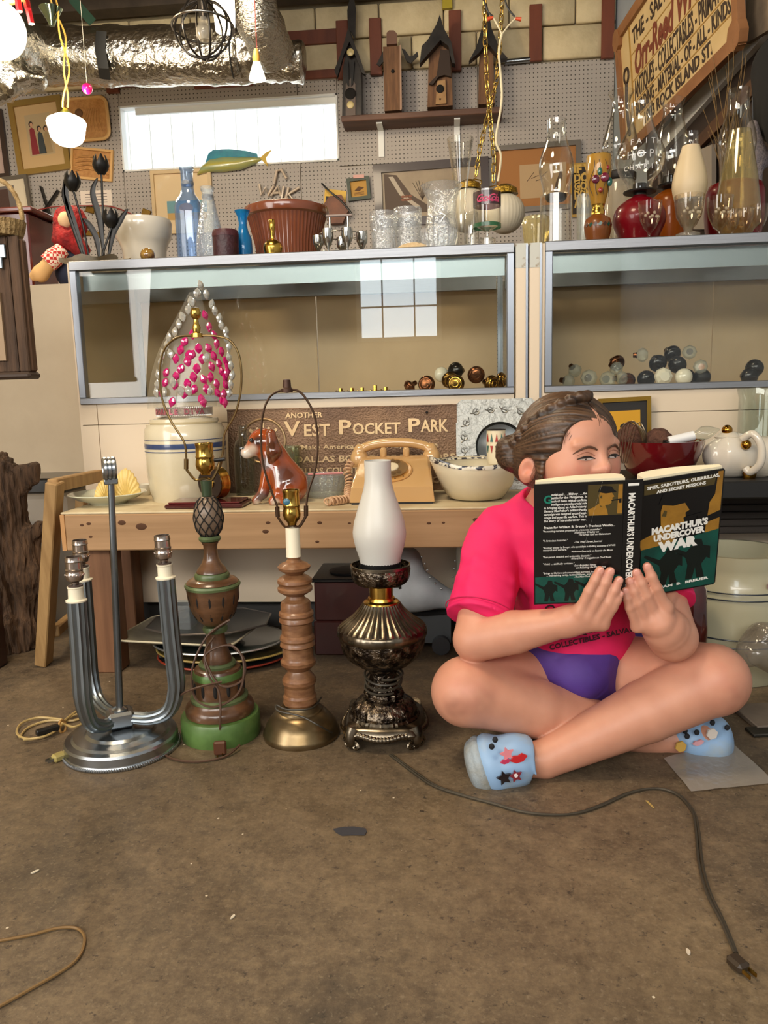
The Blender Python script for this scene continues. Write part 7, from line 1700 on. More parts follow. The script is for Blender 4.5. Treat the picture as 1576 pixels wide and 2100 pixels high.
# little lit cone lamp on the duct, bright paper shade near the ceiling
q = A(527, 140, 3.9); t = T('cone_lamp', 'small lit cone lamp with amber neck hanging by the drop duct', 'pendant lamp', q)
c_, p_ = LPX(527, 160, 3.9, [(0, 164), (17, 163), (14, 150), (8, 132), (7, 128), (0, 128)]); c_ = V((q.x, 3.9, 0)); MB().lathe(p_, c_, 24).o('lit_shade', glow('lit_cone', '#fff0cf', 8.0), t); c_, p_ = LPX(527, 128, 3.9, [(7, 130), (8, 118), (5, 104), (3, 100), (0, 99)]); MB().lathe(p_, V((q.x, 3.9, 0)), 16).o('amber_neck', mat('amber_neck', '#d09a4a', r=.4), t); cord_up(t, A(527, 100, 3.9), mat('red_thread', '#7a2f2a', r=.6), .003)
q = A(460, 20, 3.9); t = T('paper_lantern', 'bright narrow lit lantern beside the drop duct at the top', 'pendant lamp', q); MB().lathe([(0, A(460, 66, 3.9).z), (.045, A(460, 64, 3.9).z), (.05, A(460, 30, 3.9).z), (.05, 2.95), (0, 2.96)], (q.x, 3.9, 0), 24).o('shade', glow('lit_lantern', '#fff0d0', 6.0), t); cord_up(t, V((q.x, 3.9, 2.95)), M_iron)
light('lantern_glow', 'POINT', (q.x, 3.6, 2.7), 26, (1, .84, .58), shadow_soft_size=.1)
q = A(179, 182, 3.7); t = T('pink_bauble', 'small pink glass bauble hanging on a thread under the duct', 'ornament', q); MB().sph(q, .024, 18, 12).o('bauble', mat('pink_bauble', '#d0146e', r=.08, coat=1), t); cord_up(t, q + V((0, 0, .024)), mat('thread', '#c9c2b4', r=.6), .001, 'thread')
# brass chains with pleated globes behind the right case
q = A(1030, 440, 3.05)
M_chain = mat('brass_chain', '#b99a50', r=.25, m=1.0)
def chain(t, pts, lk=.034):
    P_ = [V(p) for p in pts]; i = 0; acc = 0; d = []
    for a, b_ in zip(P_, P_[1:]):
        n = max(1, int((b_ - a).length / (lk * .74)))
        for k_ in range(n): d.append((a.lerp(b_, (k_ + .5) / n), (b_ - a).normalized()))
    c0 = None
    for j, (p, tv) in enumerate(d):
        if c0 is None: c0 = MB().tube([V((.0085 * cos(a) , 0, (.0105 if sin(a) > 0 else -.0105) + .0085 * sin(a))) for a in [2 * pi * s_ / 14 for s_ in range(14)]], .0023, 6, closed=True).o('chain_link', M_chain, t); o_ = c0
        else: o_ = c0.copy(); COL.objects.link(o_)
        o_.location = p - wloc(t) - V((0, 0, 0)); o_.rotation_euler = (tv.to_track_quat('Z', 'X') @ Matrix.Rotation(radians(30 + 90 * (j % 2)), 3, 'Z').to_quaternion()).to_euler()
    return c0
M_plt = mat('pleated_white', '#e3d8bf', r=.5, trans=.15)
def pglobe(label, x, y, Y, rpx, base):
    q = A(x, y, Y); k_ = ps(q); t = T('pleated_globe', label, 'lamp', q - V((0, 0, rpx * k_)), 'pleated swag globes'); pr = [(rpx * k_ * sin(pi * i / 20), -rpx * k_ * cos(pi * i / 20)) for i in range(1, 20)]
    MB().lathe([(0, pr[0][1])] + pr + [(0, pr[-1][1])], q, 96, None, lambda r, z, a: r * (1 + .025 * abs(sin(16 * a)))).o('shade', M_plt, t, 60)
    MB().lathe([(.0, rpx * k_ * .96), (.05, rpx * k_ * .93), (.045, rpx * k_ + .015), (.02, rpx * k_ + .03), (0, rpx * k_ + .032)], q, 24).o('gilt_cap', mat('gilt_lace', '#a8852f', r=.3, m=.9, bump=.8, bsc=120), t); return t, q + V((0, 0, rpx * k_ + .03))
t1, top1 = pglobe('white pleated globe shade right of the printed glass', 1036, 438, 3.08, 40, 0)
t2, top2 = pglobe('white pleated globe shade with gilt cap behind the trumpet vase', 962, 432, 3.25, 44, 0)
for t, top, xs in ((t1, top1, [(1012, 385), (1014, 330), (1006, 240), (1000, 180), (996, 90), (994, -20)]), (t2, top2, [(975, 372), (984, 310), (1000, 240), (1018, 170), (1026, 90), (1032, -20)])):
    Yc = wloc(t).y; chain(t, [top] + [A(x, y, Yc) for x, y in xs] + [V((A(xs[-1][0], xs[-1][1], Yc).x, Yc, 3.28))])
MB().tube(crv([A(1022, 372, 3.0), A(1028, 320, 3.0), A(1018, 285, 3.0), A(1030, 200, 3.0), A(1024, 110, 3.0), A(1030, 70, 3.0)], 8), .0042, 8).o('white_wire', mat('white_wire', '#e0d3b0', r=.5), t1)
for dx, x1, y1 in ((0, 1012, 36), (1, 1058, 38)):
    MB().tube(crv([A(1030, 70, 3.0), A((1030 + x1) / 2, 52, 3.0), A(x1, y1, 3.0)], 5), .003, 6).o('wire_end', mat('white_wire', '#e0d3b0'), t1); a = A(x1, y1, 3.0); MB().cyl(a, a + V((.02 * (1 if dx else -1), 0, -.004)), .005, .007, 10).o('wire_nut', mat('orange_nut', '#d8542c', r=.4), t1)
MB().tube(crv([A(1012, 34, 3.0), A(1000, 20, 3.0), A(985, -30, 3.0)], 4), .003, 6).o('black_lead', M_iron, t1); MB().tube(crv([A(1056, 34, 3.0), A(1040, 12, 3.0), A(1030, -30, 3.0)], 4), .003, 6).o('black_lead', M_iron, t1)

# ------------------------------------------------ salvage sign beside the right wall
tl, bl, br = V((.934, 4.5, 2.559)), V((.982, 4.5, 2.015)), V((1.098, 3.191, 2.025))
x = (br - bl); w = x.length; x.normalize(); y = (tl - bl); h = y.length; y = (y - x * y.dot(x)).normalized(); z = x.cross(y)
M_ = Matrix(((x.x, y.x, z.x, bl.x), (x.y, y.y, z.y, bl.y), (x.z, y.z, z.z, bl.z), (0, 0, 0, 1)))
t = T('salvage_sign', 'long cream painted shop sign with scroll framed wooden border', 'sign', (bl + br) / 2)
MB().prism(rect(0, w, 0, h), .012, M_).o('board', mat('sign_cream', '#d9bf8e', r=.6, col2='#cdb07c', sc=5), t, 0)
M_sf = mat('sign_frame', '#9a6a42', r=.5, col2='#83552f', sc=8)
for r_ in (rect(-.03, w + .03, -.045, .005), rect(-.03, w + .03, h - .005, h + .045), rect(-.035, .012, -.03, h + .03), rect(w - .012, w + .035, -.03, h + .03)): MB().prism(r_, .03, M_).o('frame_side', M_sf, t, 0)
for cx, cy in ((0, 0), (w, 0), (0, h), (w, h)): MB().prism(oval(cx, cy, .055, .055, 8), .034, M_).o('corner_block', M_sf, t, 0)
MB().prism(rect(w * .115, w * .125, 0, h), .016, M_).o('divider', mat('sign_gold', '#a8823c', r=.5), t, 0)
for yy in (.17, .31, .50, .73): MB().prism(rect(w * .125, w, h * yy, h * yy + .006), .0135, M_).o('painted_rule', mat('sign_gold', '#a8823c'), t, 0)
sg = MB(); Mz = M_ @ Matrix.Translation((0, 0, .0136))
def sl(s_, x, y, sz, wd, m_=None, sh=0, off=.002): sg.text(s_, sz, Mz @ Matrix.Translation((x * w, y * h, 0)), .0005, off, sh, 'LEFT', wd * w)
sl('THE - SALVAGE YARD', .15, .80, .10, .70); sl('ANTIQUES - COLLECTABLES - PRIMATIVES', .14, .335, .12, .84); sl('BUILDING - MATERIAL - OF - ALL - KINDS', .14, .19, .085, .82); sl('1903 ROCK ISLAND ST.', .22, .055, .075, .60)
sg.o('lettering', mat('sign_black', '#3a2a1e', r=.6), t, 0)['kind'] = 'stuff'
sg = MB(); sl('Orr-Reed Wrecking', .15, .53, .17, .82, None, .3, .006); sg.o('script_lettering', mat('sign_red', '#7a3a24', r=.6), t, 0)['kind'] = 'stuff'
MB().torus(Mz @ V((w * .06, h * .62, 0)), .035, .007, M_.to_3x3(), 24, 6).tube(crv([Mz @ V((w * .06, h * .55, 0)), Mz @ V((w * .045, h * .35, 0)), Mz @ V((w * .06, h * .08, 0))], 5), .010, 6).o('painted_tongs', mat('sign_black', '#3a2a1e'), t)
t = T('grey_sign', 'weathered sign at the top right corner beside the salvage sign', 'sign', AW(1560, 60, .05)); on_right('board', ((1540, 90), (1640, 30), (1640, -80), (1542, -20)), .02, mat('weathered_board', '#8a7a66', r=.7, col2='#6f6152', sc=8), t, .03)
# twigs, black coat, knitted sock by the right wall
t = T('twig_bundle', 'bundle of dry curly twigs rising behind the tall chimney', 'twigs', V((A(1505, 430, 2.95).x, 2.95, .4)))
random.seed(3)
for i in range(34):
    x0, y0 = random.uniform(1470, 1530), 470; x1, y1 = random.uniform(1440, 1556), random.uniform(80, 330) ; n = 7; pts = []
    for j in range(n): f = j / (n - 1); pts.append(A(x0 + (x1 - x0) * f ** 1.6 + random.uniform(-7, 7) * f, y0 + (y1 - y0) * f, 2.95 + .05 * sin(i)))
    P_ = crv(pts, 4); MB().tube(P_, [.0028 * (1 - .75 * k_ / len(P_)) for k_ in range(len(P_))], 5).o('twig', mat('dry_twig', '#8a6c3c', r=.7, col2='#5e4726', sc=20), t)
MB().lathe([(0, .0), (.05, 0), (.06, .72), (.05, .80), (.045, .80), (0, .1)], (wloc(t).x, 2.95, .4), 20).o('vase', mat('grey_vase', '#8a8278', r=.4), t)
t = T('black_coat', 'black coat hanging on the right wall at the picture edge', 'coat', AW(1580, 260, .1)); q = AW(1585, 190, .09)
blob('cloth', [('c', (AW(1596, 130, .11), AW(1608, 235, .13), .07, .09), 0), ('c', (AW(1576, 190, .10), AW(1582, 240, .11), .05, .06), .04), ('c', (AW(1606, 130, .13), AW(1640, 250, .15), .09, .10), .05)], .008, mat('black_wool', '#0d0c0c', r=.9), t)
t = T('knitted_sock', 'stuffed grey knitted Christmas sock hanging at the right edge', 'sock', A(1548, 420, 2.80)); blob('sock', [('c', (A(1545, 258, 2.80), A(1552, 320, 2.80), .018, .032), 0), ('c', (A(1552, 320, 2.80), A(1572, 330, 2.80), .03, .022), .02), ('c', (A(1550, 330, 2.80), A(1548, 410, 2.80), .026, .02), .02)], .004, mat('grey_knit', '#9a8d8a', r=.9, col2='#77717a', sc=40, bump=.8, bsc=150), t)
MB().cyl(A(1545, 258, 2.80), A(1544, 200, 2.80) , .002, .002, 6).o('hanger', M_iron, t)
# ================================================================== doorknobs inside the cases
ZF = ZB + .0045
def knob_proto(kind, m_, m2, lb):
    t = T('doorknob', lb, 'doorknob', (0, 0, 0))
    if kind == 'brass':
        MB().lathe([(0, .030), (.010, .030), (.017, .028), (.0185, .025), (.021, .024), (.026, .020), (.0275, .014), (.025, .007), (.016, .001), (.010, -.006), (.009, -.020), (0, -.020)], (0, 0, 0), 28).o('knob', m_, t); MB().torus((0, 0, .0255), .019, .0018, None, 24, 6).torus((0, 0, .029), .010, .0018, None, 18, 6).o('relief_ring', m2, t)
    elif kind == 'facet':
        MB().lathe([(0, .026), (.014, .026), (.024, .016), (.0265, .006), (.021, -.006), (.012, -.012), (0, -.012)], (0, 0, 0), 8).o('knob', m_, t, 10); MB().lathe([(0, -.012), (.012, -.012), (.010, -.016), (.009, -.026), (0, -.026)], (0, 0, 0), 16).o('shank', m2, t)
    else:
        MB().sph((0, 0, 0), (.0275, .0275, .022), 24, 14).o('knob', m_, t); MB().lathe([(0, -.018), (.012, -.018), (.010, -.034), (0, -.034)], (0, 0, 0), 16).o('shank', m2, t)
    return t
M_kb = mat('old_knob_brass', '#8a6a34', r=.25, m=1.0, col2='#4a3418', sc=60); M_kc = mat('copper_knob', '#8a5a3c', r=.25, m=1.0, col2='#5a3826', sc=50); M_kblk = mat('black_porcelain', '#0b0b0c', r=.22); M_kwh = mat('white_porcelain', '#e6e0cc', r=.2, coat=.6); M_kgl = glassmat('knob_glass', '#eef2ee', .6, .02, .18, '#e8ece6', .3, 60)
def place(proto, n0, x, y, Y, zmin, lb, yaw, pitch, s_=1.0, group='loose doorknobs in the glass cases'):
    z = max(A(x, y, Y).z, zmin); loc = V((A(x, y, Y).x, Y, z)); rot = Matrix.Rotation(radians(yaw), 3, 'Z') @ Matrix.Rotation(radians(90 + pitch), 3, 'X')
    o = proto if n0 == 0 else dup(proto, loc)
    o.location = loc; o.rotation_euler = rot.to_euler(); o.scale = (s_, s_, s_); o['label'] = lb; o['group'] = group
kk = 0
bp = knob_proto('brass', M_kb, M_goldm, 'x'); cp_ = knob_proto('brass', M_kc, M_kc, 'x')
rz = ZF + .031
for i, (x, y, Y, yaw, pit, lb, s_) in enumerate(((937, 792, 2.47, -10, 0, 'ornate brass doorknob at the front of the pile in the left case', 1), (920, 776, 2.54, 20, 20, 'brass doorknob behind the ornate front knob', 1), (1002, 790, 2.47, 40, 10, 'dull brass doorknob at the right of the left case pile', .95), (1020, 780, 2.53, 70, 0, 'bright brass doorknob turned sideways by the case corner', .95))):
    place(bp, i, x, y, Y, rz if y > 785 else A(x, y, Y).z, lb, yaw, pit, s_)
for i, (x, y, Y, yaw, pit, lb, s_) in enumerate(((878, 788, 2.47, -15, 0, 'large copper doorknob at the left of the pile', 1), (976, 768, 2.50, 5, 5, 'copper doorknob with flower boss on top of the pile', 1), (846, 797, 2.50, -60, 30, 'small copper doorknob lying left of the pile', .8))):
    place(cp_, i, x, y, Y, rz if y > 785 else A(x, y, Y).z, lb, yaw, pit, s_)
bl_ = knob_proto('round', M_kblk, M_kb, 'x')
BL = [(935, 760, 2.56, 'black porcelain doorknob topping the left case pile'), (1350, 745, 2.50, 'black porcelain doorknob at upper left of the right pile'), (1390, 748, 2.49, 'shiny black doorknob in the middle of the right pile'), (1380, 726, 2.56, 'topmost black doorknob of the right pile'), (1326, 778, 2.52, 'black doorknob left of the white octagon knob'), (1410, 775, 2.53, 'black doorknob behind the white round knob'), (1440, 780, 2.54, 'grey black doorknob at the right of the pile'), (1548, 755, 2.52, 'dark doorknob on top at the far right of the case'), (1538, 776, 2.5, 'dark doorknob below at the far right of the case')]
for i, (x, y, Y, lb) in enumerate(BL): place(bl_, i, x, y, Y, ZF + .030, lb, (i * 47) % 80 - 40, (i * 31) % 35)
wk = knob_proto('facet', M_kwh, M_kb, 'x'); place(wk, 0, 1360, 772, 2.455, ZF + .028, 'white octagonal porcelain doorknob in the right case', 0, 0, 1.05)
wr_ = knob_proto('round', M_kwh, M_kb, 'x'); place(wr_, 0, 1403, 773, 2.455, ZF + .028, 'white round porcelain doorknob in the right case', 0, 0, .95); place(wr_, 1, 906, 768, 2.56, A(906, 768, 2.56).z, 'white porcelain doorknob peeking over the left case pile', 30, 0, .9)
gk = knob_proto('facet', M_kgl, M_kc, 'x')
for i, (x, y, Y, yaw, pit, lb) in enumerate(((1208, 775, 2.46, 0, 0, 'round faceted glass doorknob facing front, left one'), (1246, 778, 2.46, 5, 5, 'faceted glass doorknob facing front, right one'), (1163, 782, 2.48, 60, 10, 'glass doorknob lying sideways at the left of the right case'), (1178, 758, 2.53, 30, 40, 'small glass doorknob resting on the left glass knobs'), (1272, 776, 2.50, 70, 0, 'glass doorknob lying sideways beside the right faceted one'), (1262, 754, 2.54, 40, 30, 'glass doorknob resting above the right faceted one'), (1314, 728, 2.54, 80, 0, 'flat glass doorknob on edge at the top of the right pile'), (1415, 722, 2.53, -20, 10, 'clear glass doorknob on the right shoulder of the pile'), (1438, 752, 2.50, -30, 0, 'clear glass doorknob on the right slope of the pile'))):
    place(gk, i, x, y, Y, ZF + .030, lb, yaw, pit, 1.0 if i < 2 else .85)
for i, (x, y, Y, lb) in enumerate(((1285, 778, 2.54, 'bronze doorknob between glass and black knobs'), (1262, 742, 2.6, 'round bronze doorknob at the back of the right case'))): place(cp_, 9, x, y, Y, ZF + .028, lb, 20 * i, 20, .95)
# brass fittings lying in the left case
random.seed(11)
for i, (x, lb) in enumerate(((700, 'brass valve fitting at the left of the row'), (722, 'brass coupling second in the row of fittings'), (744, 'brass tee fitting third in the row'), (770, 'square brass fitting with square nut'), (792, 'brass threaded nipple before the copper knobs'))):
    q = V((A(x, 800, 2.44).x, 2.43 + .012 * (i % 2), ZF)); t = T('brass_fitting', lb, 'fitting', q, 'brass fittings in the left case')
    MB().cyl(q + V((-.016, 0, .009)), q + V((.014, .004, .009)), .0085, None, 12).o('body', M_goldm, t); MB().cyl(q + V((0, 0, .012)), q + V((0, 0, .026 + .006 * (i == 3))), .0065, None, 6).o('port', M_goldm, t); MB().torus(q + V((-.014, 0, .0095)), .0085, .0022, Matrix.Rotation(pi / 2, 3, 'Y'), 14, 6).o('collar', M_goldm, t)

# ================================================================== dog figurine
dz = BZ
t = T('dog_figurine', 'glazed brown and white ceramic spaniel sitting on the bench', 'figurine', V((A(560, 1030, 2.07).x, 2.07, BZ)))
D = lambda x, y, dy=0: A(x, y, 2.07 + dy)
dog = [('c', (D(590, 985), D(560, 935), .050, .034), 0), ('e', (D(597, 1000), (.045, .045, .042)), .02), ('c', (D(560, 935), D(548, 915), .034, .03), .02), ('e', (D(540, 905), (.040, .036, .036)), .015), ('c', (D(530, 912, -.01), D(507, 928, -.012), .026, .017), .012), ('c', (D(552, 955, -.022), D(540, 1010, -.03), .019, .013), .012), ('c', (D(540, 1012, -.03), D(526, 1026, -.032), .014, .012), .008), ('c', (D(568, 960, -.026), D(572, 1012, -.05), .019, .014), .012), ('c', (D(572, 1014, -.05), D(560, 1028, -.055), .014, .012), .008), ('c', (D(598, 1012, -.04), D(585, 1026, -.05), .022, .014), .012)]
dog = [(k_, d_, kk_, [((0, 0, BZ), (0, 0, -1))]) for k_, d_, kk_ in dog]
dv, df = sdf_mesh(dog, .0018)
M_dog = mat('spaniel_glaze', '#a8562a', r=.12, coat=.8); N_ = M_dog.node_tree.nodes; a_ = N_.new('ShaderNodeVertexColor'); a_.layer_name = 'tint'; M_dog.node_tree.links.new(a_.outputs[0], N_['Principled BSDF'].inputs['Base Color'])
do = mesh_obj('body', dv, df, M_dog, t, 180); dc = np.tile(np.array(hx('#a04a20')[:3]), (len(dv), 1))
def dp(c, r, h, a=1.0):
    w_ = np.clip(1.6 * (1 - np.linalg.norm(dv - np.array(c), axis=1) / r), 0, 1)[:, None] * a; dc[:] = dc * (1 - w_) + np.array(hx(h)[:3]) * w_
dp(D(530, 905, -.035), .022, '#2a2826', .9); dp(D(585, 975, -.05), .05, '#2e2a26', .75); dp(D(545, 950, -.04), .028, '#5a6468', .8); dp(D(508, 932, -.02), .030, '#e6dccb'); dp(D(520, 920, -.03), .018, '#d8c9b4', .8); dp(D(538, 1020, -.04), .030, '#4a4f52', .8); dp(D(528, 1030, -.035), .014, '#e0d6c6'); dp(D(565, 1030, -.06), .016, '#d8cdbc')
ca = do.data.color_attributes.new('tint', 'FLOAT_COLOR', 'POINT'); ca.data.foreach_set('color', np.concatenate([dc, np.ones((len(dc), 1))], 1).astype(np.float32).ravel())
blob('ear', [('c', (D(556, 890, -.03), D(562, 925, -.036), .014, .020), 0), ('c', (D(562, 925, -.036), D(558, 945, -.034), .020, .012), .01)], .0018, mat('ear_glaze', '#4a2a1a', r=.12, coat=.8, col2='#8a4420', sc=25), t)
MB().sph(D(516, 903, -.036), .0062, 12, 8).o('eye', mat('dog_eye', '#0c0a09', r=.05, coat=1), t); MB().sph(D(501, 920, -.02), (.006, .005, .005), 10, 8).o('nose', mat('dog_eye', '#0c0a09'), t)

# ================================================================== left edge: old wooden cabinet, basket, doll, driftwood
xL, xR = A(-90, 600, 2.0).x, A(46, 600, 2.0).x; z0, z1 = A(30, 768, 2.0).z, A(30, 482, 2.0).z
t = T('wall_cabinet', 'rough old wooden cabinet with iron latch at the left edge', 'cabinet', V(((xL + xR) / 2, 2.02, z0)))
M_old = mat('old_plank', '#5e4531', r=.75, col2='#3c2a1c', sc=7, stretch=(6, 6, .4), bump=.5, bsc=40); M_old2 = mat('old_plank_side', '#70523a', r=.75, col2='#4a3323', sc=7, stretch=(6, 6, .4), bump=.5, bsc=40)
xs = [xL, A(-30, 600, 2.0).x, A(24, 600, 2.0).x, xR]
for a, b_ in zip(xs, xs[1:]): MB().bx(a + .001, b_ - .001, 2.0, 2.012, z0 + .006, z1, .003).o('plank', M_old, t, 0)
MB().bx(xL, xR + .001, 2.012, 2.045, z0 + .006, z1 - .004, .006).o('side_board', M_old2, t, 30)
MB().bx(xL, xR + .004, 1.99, 2.05, z0 - .012, z0 + .006, .006).o('base_moulding', mat('dark_moulding', '#3d2e24', r=.6), t, 0)
q = A(4, 515, 1.995); MB().box(q, (.02, .006, .035), None, .002).o('latch', M_chr2, t, 0); MB().box(q + V((-.004, -.004, -.03)), (.01, .006, .03), None, .002).o('hasp', M_chr2, t, 0)
MB().bx(xL, A(8, 660, 2.0).x, 1.992, 1.9995, A(5, 740, 2.0).z, A(5, 600, 2.0).z).o('perforated_strip', mat('tan_strip', '#9a8266', r=.6), t, 0)
tb = T('cabinet_stand', 'dark mahogany stand carrying the old wooden cabinet', 'stand', V((xL, 2.02, 0))); zt_ = z0 - .0125
MB().bx(xL - .05, A(-62, 800, 2.0).x, 1.992, 2.048, 0, zt_, .006).o('leg_panel', mat('mahogany', '#2c0f0b', r=.35, coat=.3), tb, 0)
qb = V((A(20, 460, 2.022).x - .03, 2.022, z1 + .001))
t = T('wicker_basket', 'pale wicker basket with arched handle on the old cabinet', 'basket', qb); M_wick = mat('wicker', '#b59a6a', r=.7, col2='#8a6e42', sc=40, bump=.8, bsc=120)
bp_ = [(.055, z1 + .001), (.062, z1 + .02), (.066, z1 + .04)]
MB().lathe(hollow(bp_, .005), (qb.x, qb.y, 0), 60, None, lambda r, z, a: r * (1 + .02 * cos(30 * a))).o('bowl', M_wick, t); hp = [V((qb.x - .066 * cos(a), qb.y, z1 + .04 + .105 * sin(a))) for a in [pi * i / 24 for i in range(25)]]; MB().tube(hp, [.0055 + .0012 * (i % 2) for i in range(25)], 8).o('handle', M_wick, t)
t = T('red_cabinet', 'dark red jewellery cabinet standing behind the basket', 'cabinet', V((A(45, 500, 3.0).x, 3.0, wloc(bpy.data.objects['counter']).z))); zc_ = A(100, 583, 2.78).z + .0005
MB().bx(A(-60, 500, 2.95).x, A(70, 500, 2.95).x, 2.92, 3.12, zc_, A(30, 440, 2.95).z, .006).o('body', mat('cherry_gloss', '#4a1610', r=.25, coat=.6, col2='#5e2014', sc=5), t, 0); MB().bx(A(-60, 440, 2.95).x, A(78, 440, 2.95).x, 2.905, 3.13, A(30, 440, 2.95).z, A(30, 430, 2.95).z, .004).o('top', mat('cherry_gloss', '#4a1610'), t, 0)
# doll
dl_ = lambda x, y, dy=0: A(x, y, 2.98 + dy)
zc2 = zc_
t = T('rag_doll', 'rag doll with red yarn hair and checked sleeve slumped on the counter', 'doll', V((dl_(135, 560).x, 2.98, zc2)))
blob('body', [('c', (dl_(150, 560), dl_(148, 520), .065, .05), 0, [((0, 0, zc2), (0, 0, -1))]), ('e', (dl_(148, 460), (.055, .05, .06)), .02)], .004, mat('doll_navy', '#161c33', r=.8), t)
blob('face', [('e', (dl_(134, 452, -.045), (.026, .028, .032)), 0)], .003, mat('doll_face', '#d9b48a', r=.8), t)
blob('yarn_hair', [('e', (dl_(146, 458), (.062, .055, .066)), 0), ('c', (dl_(128, 440, -.02), dl_(122, 490, -.02), .022, .028), .02), ('c', (dl_(140, 490, -.04), dl_(168, 512, -.03), .045, .03), .03), ('-e', (dl_(133, 453, -.085), (.024, .04, .032)), .006)], .004, mat('red_yarn', '#a01818', r=.85, col2='#6e0e10', sc=30, bump=1.0, bsc=70), t, None, lambda v: v + np.array([[.004 * noise.noise(V(q) * 70), 0, .004 * noise.noise(V(q) * 70 + V((5, 0, 0)))] for q in v]))
def checks():
    mt = mat('gingham', '#b82a26', r=.8); N = mt.node_tree.nodes; L = mt.node_tree.links; tc = N.new('ShaderNodeTexCoord'); ch = N.new('ShaderNodeTexChecker'); ch.inputs['Scale'].default_value = 90; ch.inputs[1].default_value = hx('#b82a26'); ch.inputs[2].default_value = hx('#e6d3c2'); L.new(tc.outputs['Object'], ch.inputs[0]); L.new(ch.outputs[0], N['Principled BSDF'].inputs['Base Color']); return mt
MB().tube([dl_(128, 512, -.06), dl_(112, 528, -.08), dl_(98, 540, -.09)], [.028, .036, .034], 16).o('checked_sleeve', checks(), t); blob('hand', [('c', (dl_(102, 538, -.09), dl_(84, 562, -.10), .024, .030), 0), ('c', (dl_(80, 556, -.1), dl_(72, 566, -.09), .02, .02), .01)], .003, mat('doll_cloth', '#c9a06a', r=.85), t)
# driftwood stump
dw = lambda x, y, dy=0: A(x, y, 2.2 + dy)
t = T('driftwood_stump', 'gnarled brown driftwood stump at the left edge', 'driftwood', V((dw(20, 1340).x, 2.2, 0)))
pf = [((0, 0, 0), (0, 0, -1))]
dpr = [('c', (dw(10, 1330), dw(-10, 1180), .07, .085), 0, pf), ('c', (dw(-10, 1180), dw(8, 1040), .085, .06), .05), ('c', (dw(8, 1040), dw(0, 960), .06, .045), .04), ('c', (dw(10, 985), dw(72, 962), .04, .022), .03), ('c', (dw(20, 1010), dw(75, 985), .03, .012), .03), ('c', (dw(2, 960), dw(8, 938), .022, .012), .02), ('c', (dw(30, 1100), dw(60, 1180), .05, .055), .04), ('c', (dw(60, 1180), dw(60, 1290), .055, .04), .04, pf), ('c', (dw(20, 1290, -.05), dw(15, 1345, -.06), .045, .03), .03, pf), ('c', (dw(55, 1290, -.02), dw(50, 1330, -.04), .04, .025), .03, pf), ('c', (dw(-40, 1200), dw(-60, 1330), .08, .08), .05, pf), ('c', (dw(60, 1120), dw(85, 1080), .03, .02), .03), ('c', (dw(70, 1300, .2), dw(105, 1290, .3), .03, .02), .03, pf)]
def dwd(v):
    a = np.array([abs(noise.noise(V((q[0] * 34 + q[2] * 6, q[1] * 34, q[2] * 5)))) + .5 * noise.noise(V((q[0] * 90, q[1] * 90, q[2] * 12))) for q in v]); dwd.a = a
    c_ = np.array(dw(10, 1180)); d = v - c_; d[:, 2] *= .1; d /= np.maximum(np.linalg.norm(d, axis=1)[:, None], 1e-6); r = v - d * (a * .022)[:, None]; r[:, 2] = np.maximum(r[:, 2], 0.0005); return r
o_ = blob('trunk', dpr, .005, mat('driftwood', '#6e523a', r=.8, col2='#3e2c1e', sc=14, stretch=(6, 6, .6), bump=.7, bsc=40), t, None, dwd)
# clear bin with black lid
q0, q1 = A(40, 1010, 2.42), A(118, 1010, 2.42)
t = T('clear_bin', 'clear plastic bin with black lid behind the trestle leg', 'bin', V(((q0.x + q1.x) / 2, 2.5, 0))); zb_ = A(80, 1012, 2.42).z
MB().bx(q0.x - .05, q1.x + .02, 2.42, 2.62, .0005, zb_, .02).o('bin', glassmat('cloudy_plastic', '#e6e4e0', .5, .08, .35, '#d9d4cc'), t, 30); MB().bx(q0.x - .06, q1.x + .03, 2.41, 2.63, zb_, zb_ + .05, .006).o('lid', mat('black_lid', '#151515', r=.3, coat=.3), t, 0)

# ================================================================== under the bench
def plate_th(name, lb, x, y, Y, z, rx, ry, poly, m_, m2, h_=.012, rot=0, cat='tray'):
    c_ = V((A(x, y, Y).x, Y, z)); t = T(name, lb, cat, c_); n = len(poly); vs = []; fs = []
    rings = [(.62, 0), (.68, .001), (.96, h_), (1.0, h_ + .001), (.985, h_ + .003), (.72, .005), (0.02, .005)]
    for f, zz in rings:
        for a, b_ in poly: vs.append(c_ + Matrix.Rotation(radians(rot), 3, 'Z') @ V((a * rx * f, b_ * ry * f, zz)))
    for j in range(len(rings) - 1):
        for i in range(n): fs.append([j * n + i, j * n + (i + 1) % n, (j + 1) * n + (i + 1) % n, (j + 1) * n + i])
    fs.append([i for i in range(n)][::-1]); fs.append([(len(rings) - 1) * n + i for i in range(n)])
    MB().add(vs, fs).o('dish', m_, t, 30)
    if m2: MB().tube([vs[3 * n + i] + V((0, 0, .001)) for i in range(n)], .003, 6, closed=True).o('rim', m2, t)
    return t
circ = [(cos(2 * pi * i / 48), sin(2 * pi * i / 48)) for i in range(48)]
rr_ = [(x * 2 - 1, y * 2 - 1) for x, y in rrect(1, 1, .12, 5)]
octa = [(1, .45), (.45, 1), (-.45, 1), (-1, .45), (-1, -.45), (-.45, -1), (.45, -1), (1, -.45)]
px0 = 430
plate_th('round_tray', 'dark round tray with red rim at the bottom of the stack', 460, 1340, 2.10, .0005, .19, .145, circ, mat('dark_enamel', '#24282a', r=.3, coat=.4), mat('red_rim', '#a03a24', r=.4), .014)
plate_th('tole_tray', 'oval tole tray with gold painted edge in the stack under the bench', 465, 1330, 2.10, .020, .20, .15, circ, mat('tole_gold', '#8a743c', r=.4, col2='#2c2a1c', sc=18), mat('tole_rim', '#a08a4a', r=.4), .018)
